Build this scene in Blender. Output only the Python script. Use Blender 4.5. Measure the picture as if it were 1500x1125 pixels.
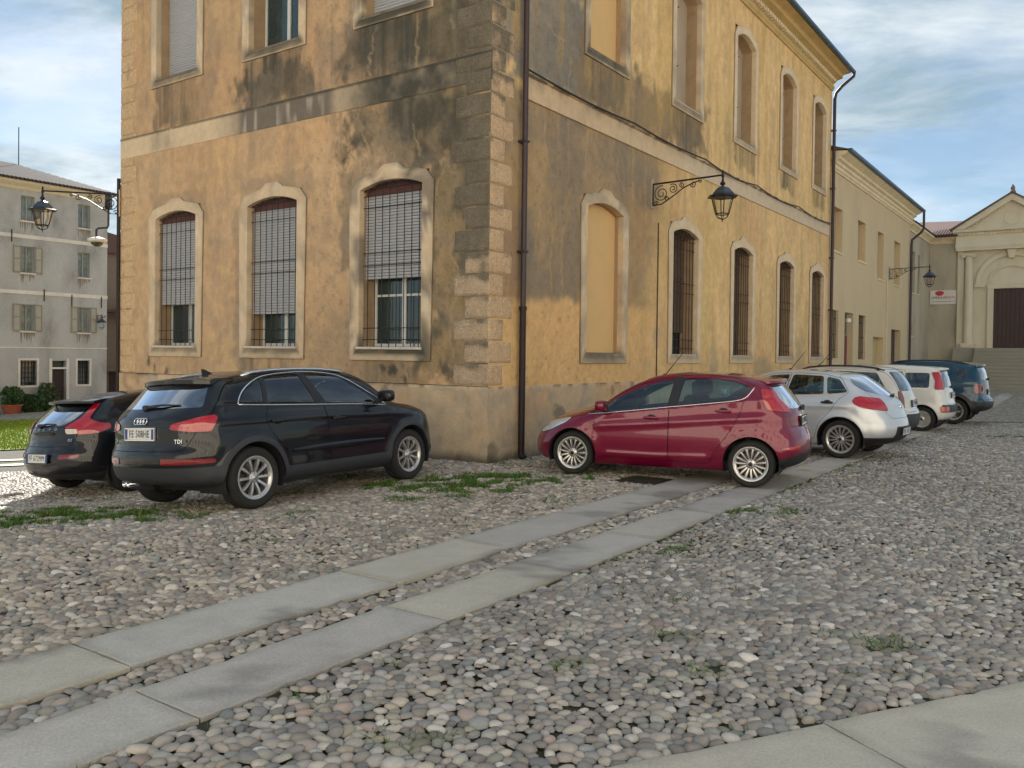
import bpy, bmesh, math, random
import numpy as np
from mathutils import Vector, Matrix
for o in list(bpy.data.objects): bpy.data.objects.remove(o)
SC = bpy.context.scene
COL = SC.collection
R_ = math.radians
# ------------------------------------------------------------------ camera
FPX = 1243.0
cam_d = bpy.data.cameras.new('camera'); cam = bpy.data.objects.new('camera', cam_d); COL.objects.link(cam)
cam_d.sensor_fit = 'HORIZONTAL'; cam_d.sensor_width = 36.0; cam_d.lens = 36.0*FPX/1500.0
cam_d.shift_y = -25.0/1500.0; cam_d.clip_end = 2000.0; cam_d.clip_start = 0.05
_p, _r = R_(0.8), 0.0125
_f = Vector((0, math.cos(_p), -math.sin(_p))); _x = Vector((1, 0, 0)); _u = _x.cross(_f)
_x2 = _x*math.cos(_r)+_u*math.sin(_r); _u2 = _u*math.cos(_r)-_x*math.sin(_r)
_m = Matrix.Identity(4)
for i in range(3): _m[i][0], _m[i][1], _m[i][2] = _x2[i], _u2[i], -_f[i]
_m[0][3], _m[1][3], _m[2][3] = 0.0, 0.0, 1.72
cam.matrix_world = _m
SC.camera = cam
# ------------------------------------------------------------------ sky and sun
SUN_AZ, SUN_EL = R_(-17.0), R_(33.0)          # azimuth clockwise from +Y
world = bpy.data.worlds.new('World'); SC.world = world; world.use_nodes = True
def build_sky():
    nt = world.node_tree; nt.nodes.clear(); N = nt.nodes.new; L = nt.links.new
    out = N('ShaderNodeOutputWorld')
    sky = N('ShaderNodeTexSky'); sky.sky_type = 'NISHITA'; sky.sun_disc = False
    sky.sun_elevation = SUN_EL; sky.sun_rotation = SUN_AZ
    sky.air_density = 1.0; sky.dust_density = 0.25; sky.ozone_density = 2.0
    b1 = N('ShaderNodeBackground'); b1.inputs[1].default_value = 0.05
    L(sky.outputs[0], b1.inputs[0])
    tc = N('ShaderNodeTexCoord'); sep = N('ShaderNodeSeparateXYZ'); L(tc.outputs['Generated'], sep.inputs[0])
    def mth(op, a, b=None, clamp=False):
        n = N('ShaderNodeMath'); n.operation = op; n.use_clamp = clamp
        for k, v in enumerate((a, b)):
            if v is None: continue
            if isinstance(v, (int, float)): n.inputs[k].default_value = v
            else: L(v, n.inputs[k])
        return n.outputs[0]
    zz = mth('ADD', mth('MAXIMUM', sep.outputs[2], 0.0), 0.16)
    cb = N('ShaderNodeCombineXYZ'); L(mth('DIVIDE', sep.outputs[0], zz), cb.inputs[0]); L(mth('DIVIDE', sep.outputs[1], zz), cb.inputs[1])
    def noise(scale, det, rough, off, dist=0.0, sx=1.0, sy=1.0):
        mp = N('ShaderNodeMapping'); L(cb.outputs[0], mp.inputs[0]); mp.inputs['Location'].default_value = off; mp.inputs['Scale'].default_value = (sx, sy, 1)
        mp.inputs['Rotation'].default_value = (0, 0, 0.5)
        n = N('ShaderNodeTexNoise'); n.inputs['Scale'].default_value = scale; n.inputs['Detail'].default_value = det
        n.inputs['Roughness'].default_value = rough; n.inputs['Distortion'].default_value = dist; L(mp.outputs[0], n.inputs['Vector']); return n.outputs[0]
    a = noise(0.75, 9, 0.58, (3.1, 1.7, 0), 0.25, 0.9, 1.15)
    b = noise(2.4, 8, 0.6, (7.3, 4.2, 0), 0.3, 0.8, 1.25)
    s = mth('ADD', mth('MULTIPLY', a, 0.62), mth('MULTIPLY', b, 0.38))
    rp = N('ShaderNodeMapRange'); rp.interpolation_type = 'SMOOTHSTEP'; rp.inputs[1].default_value = 0.42; rp.inputs[2].default_value = 0.56; L(s, rp.inputs[0])
    cover = mth('ADD', mth('MULTIPLY', rp.outputs[0], 0.66), 0.24, True)
    sh = N('ShaderNodeMapRange'); sh.inputs[1].default_value = 0.36; sh.inputs[2].default_value = 0.66; L(noise(1.7, 9, 0.6, (1.3, 9.2, 0), 0.3, 0.85, 1.2), sh.inputs[0])
    ramp = N('ShaderNodeValToRGB'); L(sh.outputs[0], ramp.inputs[0])
    ramp.color_ramp.elements[0].position = 0.15; ramp.color_ramp.elements[0].color = (0.34, 0.47, 0.54, 1)
    ramp.color_ramp.elements[1].position = 0.85; ramp.color_ramp.elements[1].color = (0.86, 0.93, 0.97, 1)
    b2 = N('ShaderNodeBackground'); b2.inputs[1].default_value = 0.43; L(ramp.outputs[0], b2.inputs[0])
    mx = N('ShaderNodeMixShader'); L(cover, mx.inputs[0]); L(b1.outputs[0], mx.inputs[1]); L(b2.outputs[0], mx.inputs[2])
    L(mx.outputs[0], out.inputs[0])
build_sky()
sun_d = bpy.data.lights.new('sun', 'SUN'); sun = bpy.data.objects.new('sun', sun_d); COL.objects.link(sun)
sun_d.energy = 5.0; sun_d.angle = R_(0.6); sun_d.color = (1.0, 0.95, 0.88)
_sd = Vector((math.sin(SUN_AZ)*math.cos(SUN_EL), math.cos(SUN_AZ)*math.cos(SUN_EL), math.sin(SUN_EL)))
sun.rotation_euler = _sd.to_track_quat('Z', 'Y').to_euler(); sun.location = _sd*60
SC.view_settings.view_transform = 'Standard'; SC.view_settings.look = 'None'; SC.view_settings.gamma = 1.0
SC.view_settings.exposure = 1.27
SC.view_settings.use_curve_mapping = False
SC.render.engine = 'CYCLES'
SC.cycles.max_bounces = 7; SC.cycles.diffuse_bounces = 4; SC.cycles.glossy_bounces = 3; SC.cycles.transparent_max_bounces = 12; SC.cycles.transmission_bounces = 4
SC.cycles.caustics_reflective = False; SC.cycles.caustics_refractive = False
SC.cycles.use_denoising = True
# ------------------------------------------------------------------ helpers
RNG = np.random.default_rng(7); random.seed(7)
def lin(*c):
    return tuple(((v/255.0)/12.92 if v/255.0 <= 0.04045 else ((v/255.0+0.055)/1.055)**2.4) for v in c)
def emp(name, loc=(0, 0, 0), label=None, cat=None, group=None, kind=None):
    o = bpy.data.objects.new(name, None); COL.objects.link(o); o.location = loc; o.empty_display_size = 0.3
    return tag(o, label, cat, group, kind)
def tag(o, label=None, cat=None, group=None, kind=None):
    if label: o['label'] = label
    if cat: o['category'] = cat
    if group: o['group'] = group
    if kind: o['kind'] = kind
    return o
def origin(o):
    v = Vector((0, 0, 0))
    while o is not None: v = v+o.location; o = o.parent
    return v
def link_mesh(name, me, parent=None, mats=None):
    o = bpy.data.objects.new(name, me); COL.objects.link(o)
    if parent is not None: o.parent = parent
    if mats is not None:
        for m in (mats if isinstance(mats, (list, tuple)) else [mats]): me.materials.append(m)
    return o
def np_mesh(name, V, F, smooth=False, col=None, normals=None):
    """V (n,3), F list of arrays of equal-size faces (k,3)/(k,4)"""
    me = bpy.data.meshes.new(name); V = np.asarray(V, np.float32)
    Fs = [np.asarray(f, np.int32) for f in (F if isinstance(F, (list, tuple)) else [F]) if len(f)]
    me.vertices.add(len(V)); me.vertices.foreach_set('co', V.ravel())
    li = np.concatenate([f.ravel() for f in Fs]) if Fs else np.zeros(0, np.int32)
    tot = np.concatenate([np.full(len(f), f.shape[1], np.int32) for f in Fs]) if Fs else np.zeros(0, np.int32)
    st = np.concatenate([[0], np.cumsum(tot)[:-1]]).astype(np.int32) if len(tot) else tot
    me.loops.add(len(li)); me.loops.foreach_set('vertex_index', li)
    me.polygons.add(len(tot)); me.polygons.foreach_set('loop_start', st); me.polygons.foreach_set('loop_total', tot)
    me.polygons.foreach_set('use_smooth', np.full(len(tot), bool(smooth)))
    me.update(calc_edges=True); me.validate()
    if col is not None:
        a = me.color_attributes.new('Col', 'FLOAT_COLOR', 'POINT'); c = np.ones((len(V), 4), np.float32); c[:, :col.shape[1]] = col
        a.data.foreach_set('color', c.ravel())
    if normals is not None: me.normals_split_custom_set_from_vertices([tuple(n) for n in normals])
    return me
class Fr:
    """a local frame: u along, o outward, z up"""
    def __init__(s, p, u, n): s.p = np.array(p, float); s.u = np.array(u, float); s.n = np.array(n, float)
    def __call__(s, u, o, z): return tuple(s.p+s.u*u+s.n*o+np.array([0, 0, z]))
class _W(Fr):
    def __init__(s): s.p = np.zeros(3); s.u = np.array([1., 0, 0]); s.n = np.array([0, 1., 0])
WF = _W()
class MB:
    def __init__(s, fr=None): s.v = []; s.f = []; s.fr = fr or WF
    def add(s, vs, fs, raw=False):
        b = len(s.v); s.v += [v if raw else s.fr(*v) for v in vs]; s.f += [tuple(i+b for i in f) for f in fs]; return s
    def box(s, u0, u1, o0, o1, z0, z1):
        vs = [(u, o, z) for z in (z0, z1) for o in (o0, o1) for u in (u0, u1)]
        return s.add(vs, [(0, 1, 3, 2), (4, 6, 7, 5), (0, 4, 5, 1), (2, 3, 7, 6), (0, 2, 6, 4), (1, 5, 7, 3)])
    def bbox(s, u0, u1, o0, o1, z0, z1, b=0.012):
        """box with a bevelled outer face"""
        vs = [(u, o0, z) for z, u in ((z0, u0), (z0, u1), (z1, u1), (z1, u0))]
        vs += [(u, o1-b, z) for z, u in ((z0, u0), (z0, u1), (z1, u1), (z1, u0))]
        vs += [(u, o1, z) for z, u in ((z0+b, u0+b), (z0+b, u1-b), (z1-b, u1-b), (z1-b, u0+b))]
        fs = [(3, 2, 1, 0), (8, 9, 10, 11)]
        for k in range(2):
            for i in range(4): fs.append((k*4+i, k*4+(i+1) % 4, k*4+4+(i+1) % 4, k*4+4+i))
        return s.add(vs, fs)
    def prism(s, poly, o0, o1):
        n = len(poly); vs = [(u, o0, z) for u, z in poly]+[(u, o1, z) for u, z in poly]
        fs = [tuple(range(n))[::-1], tuple(range(n, 2*n))]+[(i, (i+1) % n, n+(i+1) % n, n+i) for i in range(n)]
        return s.add(vs, fs)
    def ring(s, outer, inner, o0, o1):
        n = len(outer); vs = [(u, o0, z) for u, z in outer]+[(u, o1, z) for u, z in outer]+[(u, o1, z) for u, z in inner]+[(u, o0, z) for u, z in inner]
        fs = []
        for i in range(n):
            j = (i+1) % n
            fs += [(i, j, n+j, n+i), (n+i, n+j, 2*n+j, 2*n+i), (2*n+i, 2*n+j, 3*n+j, 3*n+i)]
        return s.add(vs, fs)
    def sweep(s, prof, u0, u1):
        """profile [(o,z)] swept along u"""
        n = len(prof); vs = [(u0, o, z) for o, z in prof]+[(u1, o, z) for o, z in prof]
        fs = [(i, (i+1) % n, n+(i+1) % n, n+i) for i in range(n)]+[tuple(range(n))[::-1], tuple(range(n, 2*n))]
        return s.add(vs, fs)
    def tube(s, pts, r, seg=6, raw=False, closed=False):
        P = [np.array(p if raw else s.fr(*p), float) for p in pts]; n = len(P); rr = r if isinstance(r, (list, tuple)) else [r]*n
        vs = []; prev = None
        for i in range(n):
            if closed: t = P[(i+1) % n]-P[i-1]
            else: t = P[min(i+1, n-1)]-P[max(i-1, 0)]
            t = t/(np.linalg.norm(t)+1e-9)
            if prev is None:
                a = np.array([0, 0, 1.0]) if abs(t[2]) < 0.9 else np.array([1.0, 0, 0])
            else: a = prev
            b = np.cross(t, a); b /= np.linalg.norm(b)+1e-9; a2 = np.cross(b, t); prev = a2
            for k in range(seg):
                th = 2*math.pi*k/seg; vs.append(tuple(P[i]+rr[i]*(math.cos(th)*b+math.sin(th)*a2)))
        fs = []
        for i in range(n if closed else n-1):
            j = (i+1) % n
            for k in range(seg): fs.append((i*seg+k, i*seg+(k+1) % seg, j*seg+(k+1) % seg, j*seg+k))
        if not closed: fs += [tuple(range(seg))[::-1], tuple((n-1)*seg+k for k in range(seg))]
        return s.add(vs, fs, raw=True)
    def lathe(s, prof, c=(0, 0, 0), axis='z', seg=16, cap=True):
        """prof [(r,h)] around axis through c (raw frame coords)"""
        vs = []
        for r, h in prof:
            for k in range(seg):
                th = 2*math.pi*k/seg; a, b = r*math.cos(th), r*math.sin(th)
                vs.append({'z': (c[0]+a, c[1]+b, c[2]+h), 'y': (c[0]+a, c[1]+h, c[2]+b), 'x': (c[0]+h, c[1]+a, c[2]+b)}[axis])
        fs = []; n = len(prof)
        for i in range(n-1):
            for k in range(seg): fs.append((i*seg+k, i*seg+(k+1) % seg, (i+1)*seg+(k+1) % seg, (i+1)*seg+k))
        if cap: fs += [tuple(range(seg))[::-1], tuple((n-1)*seg+k for k in range(seg))]
        return s.add(vs, fs)
    def mesh(s, name, smooth=False, org=(0, 0, 0), recalc=True, ang=None):
        me = bpy.data.meshes.new(name); o = np.array(org, float)
        me.from_pydata([tuple(np.array(v)-o) for v in s.v], [], s.f)
        if recalc:
            bm = bmesh.new(); bm.from_mesh(me); bmesh.ops.recalc_face_normals(bm, faces=bm.faces); bm.to_mesh(me); bm.free()
        if smooth: me.polygons.foreach_set('use_smooth', np.ones(len(me.polygons), bool))
        if smooth and ang: me.set_sharp_from_angle(angle=R_(ang))
        me.update(); return me
    def build(s, name, mat, parent=None, smooth=False, ang=40, label=None, cat=None, group=None, kind=None):
        org = origin(parent) if parent is not None else Vector((0, 0, 0))
        o = link_mesh(name, s.mesh(name, smooth, org, ang=ang), parent, mat); return tag(o, label, cat, group, kind)
def copy_tree(o, parent=None):
    c = o.copy(); COL.objects.link(c); c.parent = parent
    for ch in list(o.children): copy_tree(ch, c)
    return c
def sstep(a, b, x):
    t = np.clip((np.asarray(x, float)-a)/(b-a), 0, 1); return t*t*(3-2*t)
def vnoise(x, y, seed=0):
    x = np.asarray(x, float); y = np.asarray(y, float)
    ix = np.floor(x).astype(np.int64); iy = np.floor(y).astype(np.int64); fx = x-ix; fy = y-iy
    fx = fx*fx*(3-2*fx); fy = fy*fy*(3-2*fy)
    def h(a, b):
        n = (a*374761393+b*668265263+seed*1442695041) & 0xffffffff; n = ((n ^ (n >> 13))*1274126177) & 0xffffffff
        return ((n ^ (n >> 16)) & 0xffff)/65535.0
    return (h(ix, iy)*(1-fx)+h(ix+1, iy)*fx)*(1-fy)+(h(ix, iy+1)*(1-fx)+h(ix+1, iy+1)*fx)*fy
def fbm(x, y, seed=0, o=4, g=0.5):
    s = 0; a = 1; t = 0
    for k in range(o): s = s+a*vnoise(x*2**k+k*17.3, y*2**k-k*9.1, seed+k); t += a; a *= g
    return s/t
# ------------------------------------------------------------------ materials
MATS = {}
def mat(name, col, rough=0.8, metal=0.0, var=0.12, scale=6.0, bump=0.0, bscale=60.0, spec=0.5, coat=0.0, col2=None, attr=False, stretch=None, emit=None, fine=0.0):
    if name in MATS: return MATS[name]
    m = bpy.data.materials.new(name); m.use_nodes = True; nt = m.node_tree; N = nt.nodes.new; L = nt.links.new
    bs = nt.nodes['Principled BSDF']; bs.inputs['Roughness'].default_value = rough; bs.inputs['Metallic'].default_value = metal
    bs.inputs['Specular IOR Level'].default_value = spec; bs.inputs['Coat Weight'].default_value = coat; bs.inputs['Coat Roughness'].default_value = 0.03
    tc = N('ShaderNodeTexCoord'); src = tc.outputs['Object']
    if stretch:
        mp = N('ShaderNodeMapping'); mp.inputs['Scale'].default_value = stretch; L(src, mp.inputs[0]); src = mp.outputs[0]
    if attr:
        ca = N('ShaderNodeVertexColor'); ca.layer_name = 'Col'; base = ca.outputs[0]
    else:
        rg = N('ShaderNodeRGB'); rg.outputs[0].default_value = (*col, 1); base = rg.outputs[0]
    if col2 is not None or var > 0:
        ns = N('ShaderNodeTexNoise'); ns.inputs['Scale'].default_value = scale; ns.inputs['Detail'].default_value = 6; ns.inputs['Roughness'].default_value = 0.6; L(src, ns.inputs['Vector'])
        mr = N('ShaderNodeMapRange'); mr.inputs[1].default_value = 0.3; mr.inputs[2].default_value = 0.7; L(ns.outputs[0], mr.inputs[0])
        if col2 is not None:
            mx = N('ShaderNodeMix'); mx.data_type = 'RGBA'; L(mr.outputs[0], mx.inputs[0]); L(base, mx.inputs[6]); mx.inputs[7].default_value = (*col2, 1); base = mx.outputs[2]
        if var > 0:
            m2 = N('ShaderNodeMapRange'); m2.inputs[3].default_value = 1-var; m2.inputs[4].default_value = 1+var; L(ns.outputs[0], m2.inputs[0]); m2.inputs[1].default_value = 0.25; m2.inputs[2].default_value = 0.75
            vm = N('ShaderNodeVectorMath'); vm.operation = 'SCALE'; L(base, vm.inputs[0]); L(m2.outputs[0], vm.inputs['Scale']); base = vm.outputs[0]
    if fine > 0:
        nf = N('ShaderNodeTexNoise'); nf.inputs['Scale'].default_value = bscale*1.3; nf.inputs['Detail'].default_value = 3; L(tc.outputs['Object'], nf.inputs['Vector'])
        m3 = N('ShaderNodeMapRange'); m3.inputs[1].default_value = 0.25; m3.inputs[2].default_value = 0.75; m3.inputs[3].default_value = 1-fine; m3.inputs[4].default_value = 1+fine; L(nf.outputs[0], m3.inputs[0])
        vm2 = N('ShaderNodeVectorMath'); vm2.operation = 'SCALE'; L(base, vm2.inputs[0]); L(m3.outputs[0], vm2.inputs['Scale']); base = vm2.outputs[0]
    L(base, bs.inputs['Base Color'])
    if bump > 0:
        nb = N('ShaderNodeTexNoise'); nb.inputs['Scale'].default_value = bscale; nb.inputs['Detail'].default_value = 4; L(tc.outputs['Object'], nb.inputs['Vector'])
        bp = N('ShaderNodeBump'); bp.inputs['Strength'].default_value = bump; bp.inputs['Distance'].default_value = 0.02; L(nb.outputs[0], bp.inputs['Height']); L(bp.outputs[0], bs.inputs['Normal'])
    MATS[name] = m; return m
def glass(name, tint=(0.55, 0.72, 0.72), refl=1.0, rough=0.0):
    if name in MATS: return MATS[name]
    m = bpy.data.materials.new(name); m.use_nodes = True; nt = m.node_tree; nt.nodes.clear(); N = nt.nodes.new; L = nt.links.new
    o = N('ShaderNodeOutputMaterial'); t = N('ShaderNodeBsdfTransparent'); t.inputs[0].default_value = (*tint, 1)
    g = N('ShaderNodeBsdfGlossy'); g.inputs['Roughness'].default_value = rough; g.inputs[0].default_value = (0.95, 0.97, 1, 1)
    fr = N('ShaderNodeFresnel'); fr.inputs[0].default_value = 1.55
    mu = N('ShaderNodeMath'); mu.operation = 'MULTIPLY'; mu.use_clamp = True; mu.inputs[1].default_value = 1.6*refl; L(fr.outputs[0], mu.inputs[0])
    mx = N('ShaderNodeMixShader'); L(mu.outputs[0], mx.inputs[0]); L(t.outputs[0], mx.inputs[1]); L(g.outputs[0], mx.inputs[2]); L(mx.outputs[0], o.inputs[0])
    MATS[name] = m; return m
# layout frames: C is the corner of the yellow building, wall R runs off to the right, wall L to the left
PC = np.array([-0.378, 13.315, 0.0]); aR, aL = R_(35.0), R_(-55.0)
dR = np.array([math.sin(aR), math.cos(aR), 0]); dL = np.array([math.sin(aL), math.cos(aL), 0])
nR = np.array([dR[1], -dR[0], 0]); nL = np.array([-abs(dL[1]), -abs(dL[0]), 0])
FR_R = Fr(PC, dR, nR); FR_L = Fr(PC, dL, nL)
def zg(x, y):
    x = np.asarray(x, float); y = np.asarray(y, float)
    t = (x-PC[0])*dR[0]+(y-PC[1])*dR[1]
    s = (np.sqrt((x+1.2)**2+0.3)-(x+1.2))/2
    return -(0.075*np.minimum(s, 7.7)+0.053*np.maximum(s-7.7, 0))*sstep(7.5, 12.0, y)+0.30*sstep(24, 40, t)*sstep(2, 8, x)
# ------------------------------------------------------------------ ground
def st_of(x, y):
    return (x-PC[0])*dR[0]+(y-PC[1])*dR[1], (x-PC[0])*nR[0]+(y-PC[1])*nR[1]
def xy_of(t, s): return PC[0]+dR[0]*t+nR[0]*s, PC[1]+dR[1]*t+nR[1]*s
C_P0 = np.array([0.53, 3.505]); C_D = np.array([2.2, 0.95])/math.hypot(2.2, 0.95); C_N = np.array([C_D[1], -C_D[0]])
STRIPS = {'A': (3.10, 3.71), 'B': (4.02, 4.55)}
def in_building(x, y, m=0.0):
    t, s = st_of(x, y); return (s < m) & (t > -m) & (t < 43)
def grass_density(x, y):
    """where grass grows between the cobbles (0..1)"""
    t, s = st_of(x, y); d = np.zeros_like(np.asarray(x, float))
    def blob(px, py, rx, ry, a=1.0, ang=0.0):
        c, q = math.cos(ang), math.sin(ang); dx, dy = x-px, y-py; u, v = dx*c+dy*q, -dx*q+dy*c
        r = np.sqrt((u/rx)**2+(v/ry)**2)+(fbm(x*1.7, y*1.7, 31, 6, .65)-0.5)*2.4
        return a*sstep(1.0, 0.45, r)
    for b in [(-0.9, 11.35, 1.0, 0.75, 1.3), (-0.1, 11.85, 0.95, 0.5, 1.25), (0.55, 11.45, 0.65, 0.6, 1.2), (-0.4, 10.8, 0.95, 0.5, .9), (-0.7, 10.1, .6, .25, .6), (-1.0, 10.6, 0.8, 0.3, .6),
              (0.35, 10.9, 0.5, 0.35, .5), (-1.4, 9.9, 0.5, 0.3, .55), (-2.4, 9.0, 0.5, 0.25, .5), (1.35, 11.6, .35, .2, .6),
              (-4.4, 9.3, 1.3, 0.8, 1.1), (-5.6, 9.0, 1.3, 0.8, 1.1), (-3.5, 9.2, 0.8, 0.6, .9), (-4.9, 8.3, 1.2, 0.45, .7), (-6.4, 9.4, 1, .8, 1), (-3.0, 9.4, .4, .3, .6),
              (-1.82, 5.75, 0.17, 0.10, 1.6), (2.5, 9.25, 0.5, 0.28, .8), (3.0, 9.6, 0.35, 0.2, .6), (1.5, 7.5, .25, .15, .6), (0.95, 5.2, 0.28, 0.15, .7), (2.2, 5.1, 0.35, 0.22, .6), (0.3, 4.1, .2, .12, .6),
              (-1.05, 4.05, .3, .2, .6), (-0.5, 3.75, .35, .2, .7), (1.95, 4.55, .25, .08, .7), (1.1, 4.6, .18, .12, .6), (0.35, 4.65, .15, .1, .7), (-.55, 4.6, .2, .12, .5),
              (3.6, 7.6, .5, .2, .45), (4.3, 6.7, .5, .25, .4), (1.25, 5.9, .3, .2, .45), (11.5, 19.0, .8, .3, .7), (14.5, 24.5, 1.5, .5, .5), (6.5, 11.0, .5, .25, .4), (1.0, 3.85, .25, .06, .7), (1.7, 4.15, .3, .05, .7)]:
        d = np.maximum(d, blob(*b))
    n = fbm(x*0.9, y*0.9, 12)
    d = np.maximum(d, 0.35*sstep(0.52, 0.68, n)*sstep(8.4, 9.2, y)*sstep(3.2, 2.6, s))
    d = np.maximum(d, 0.26*sstep(0.55, 0.72, fbm(x*1.3, y*1.3, 55)))
    d = np.maximum(d, 0.55*sstep(4.75, 4.57, s)*sstep(4.55, 4.56, s)*sstep(0.45, 0.6, fbm(x*1.5, y*1.5, 77)))
    br = fbm(x*5.5, y*5.5, 83, 3); d = d*(0.12+0.95*sstep(0.42, 0.60, br))
    return d
def green_patch(x, y): return sstep(0.25, 0.8, grass_density(x, y))
M_SOIL = mat('packed_soil', lin(62, 56, 46), 0.95, var=0.35, scale=4, bump=0.6, bscale=90, col2=lin(58, 62, 42))
def far_cobble_material():
    m = bpy.data.materials.new('far_cobbles'); m.use_nodes = True; nt = m.node_tree; N = nt.nodes.new; L = nt.links.new
    bs = nt.nodes['Principled BSDF']; bs.inputs['Roughness'].default_value = 0.8
    tc = N('ShaderNodeTexCoord'); vo = N('ShaderNodeTexVoronoi'); vo.inputs['Scale'].default_value = 10.5; L(tc.outputs['Object'], vo.inputs['Vector'])
    rp = N('ShaderNodeValToRGB'); L(vo.outputs['Color'], rp.inputs[0])
    e = rp.color_ramp.elements; e[0].position = 0.1; e[0].color = (*lin(132, 126, 116), 1); e[1].position = 0.9; e[1].color = (*lin(196, 188, 174), 1)
    k = e.new(0.5); k.color = (*lin(166, 158, 146), 1)
    dm = N('ShaderNodeMapRange'); dm.inputs[1].default_value = 0.25; dm.inputs[2].default_value = 0.6; dm.inputs[3].default_value = 1.0; dm.inputs[4].default_value = 0.55; L(vo.outputs['Distance'], dm.inputs[0])
    ns = N('ShaderNodeTexNoise'); ns.inputs['Scale'].default_value = 0.6; ns.inputs['Detail'].default_value = 5; L(tc.outputs['Object'], ns.inputs['Vector'])
    gm = N('ShaderNodeMapRange'); gm.inputs[1].default_value = 0.55; gm.inputs[2].default_value = 0.75; gm.inputs[4].default_value = 0.35; L(ns.outputs[0], gm.inputs[0])
    sc = N('ShaderNodeVectorMath'); sc.operation = 'SCALE'; L(rp.outputs[0], sc.inputs[0]); L(dm.outputs[0], sc.inputs['Scale'])
    mx = N('ShaderNodeMix'); mx.data_type = 'RGBA'; L(gm.outputs[0], mx.inputs[0]); L(sc.outputs[0], mx.inputs[6]); mx.inputs[7].default_value = (*lin(86, 96, 58), 1)
    L(mx.outputs[2], bs.inputs['Base Color'])
    bp = N('ShaderNodeBump'); bp.inputs['Strength'].default_value = 0.9; bp.inputs['Distance'].default_value = 0.03; bp.invert = True; L(vo.outputs['Distance'], bp.inputs['Height']); L(bp.outputs[0], bs.inputs['Normal'])
    return m
M_FARCOB = far_cobble_material()
def build_ground():
    # one sheet out to the horizon, finer near the camera
    def axis(lo, hi, fine_lo, fine_hi, step):
        a = list(np.arange(fine_lo, fine_hi+1e-6, step)); k = step
        while a[-1] < hi: k *= 1.5; a.append(min(a[-1]+k, hi))
        k = step
        while a[0] > lo: k *= 1.5; a.insert(0, max(a[0]-k, lo))
        return np.array(a)
    X = axis(-900, 900, -30, 40, 0.8); Y = axis(-900, 900, -30, 60, 0.8)
    gx, gy = np.meshgrid(X, Y, indexing='ij'); V = np.stack([gx, gy, zg(gx, gy)], -1).reshape(-1, 3)
    nx, ny = len(X), len(Y); i = np.arange(nx-1)[:, None]*ny+np.arange(ny-1)[None]; i = i.ravel()
    F = np.stack([i, i+ny, i+ny+1, i+1], 1)
    g = link_mesh('ground', np_mesh('ground', V, F, True), None, M_FARCOB); tag(g, 'piazza ground paved with rounded river cobbles', 'ground', kind='structure')
    return g
GROUND = build_ground()
# soil bed under the modelled cobbles, 4 mm above the sheet
def build_soil():
    X = np.arange(-17, 24.01, 0.25); Y = np.arange(1.0, 29.01, 0.25); gx, gy = np.meshgrid(X, Y, indexing='ij')
    V = np.stack([gx, gy, zg(gx, gy)+0.004], -1).reshape(-1, 3); nx, ny = len(X), len(Y); i = (np.arange(nx-1)[:, None]*ny+np.arange(ny-1)[None]).ravel()
    F = np.stack([i, i+ny, i+ny+1, i+1], 1); c = V[F].mean(1)
    keep = (np.abs(c[:, 0]) < 0.62*c[:, 1]+1.8) & (c[:, 1] < 24) & ~in_building(c[:, 0], c[:, 1], -0.6)
    used = np.unique(F[keep]); mp = np.full(len(V), -1); mp[used] = np.arange(len(used))
    o = link_mesh('soil_bed', np_mesh('soil_bed', V[used], mp[F[keep]], True), GROUND, M_SOIL)
build_soil()
M_STONE = mat('river_stone', (0.3, 0.27, 0.23), 0.62, var=0.10, scale=30, bump=0.10, bscale=160, attr=True, spec=0.35, fine=0.10)
PAL = np.array([lin(*c) for c in [(168, 155, 138), (150, 140, 126), (132, 124, 114), (176, 166, 150), (156, 144, 128), (148, 132, 118), (120, 116, 110), (140, 136, 122), (186, 178, 166), (164, 150, 126), (128, 130, 124), (154, 130, 114), (142, 132, 120), (104, 102, 98)]])
PAL = PAL*0.85+PAL.mean(0)*0.15*np.array([.97, 1.0, 1.03])
PALW = np.array([5, 6, 5, 4, 4, 3, 3, 4, 1.6, 3, 2.5, 1, 5, 1.4]); PALW = PALW/PALW.sum()
def stone_template(seg, lats):
    V = [(0, 0, 1.0)]; F3 = []; F4 = []
    for k, la in enumerate(lats):
        for i in range(seg):
            th = 2*math.pi*(i+0.5*(k % 2))/seg; V.append((math.cos(th)*math.cos(la), math.sin(th)*math.cos(la), math.sin(la)))
    for i in range(seg): F3.append((0, 1+i, 1+(i+1) % seg))
    for k in range(len(lats)-1):
        a, b = 1+k*seg, 1+(k+1)*seg
        for i in range(seg):
            j = (i+1) % seg
            if k % 2 == 0: F3 += [(a+i, b+i, a+j), (a+j, b+i, b+j)]
            else: F3 += [(a+i, b+i, b+j), (a+i, b+j, a+j)]
    return np.array(V), np.array(F3)
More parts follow.
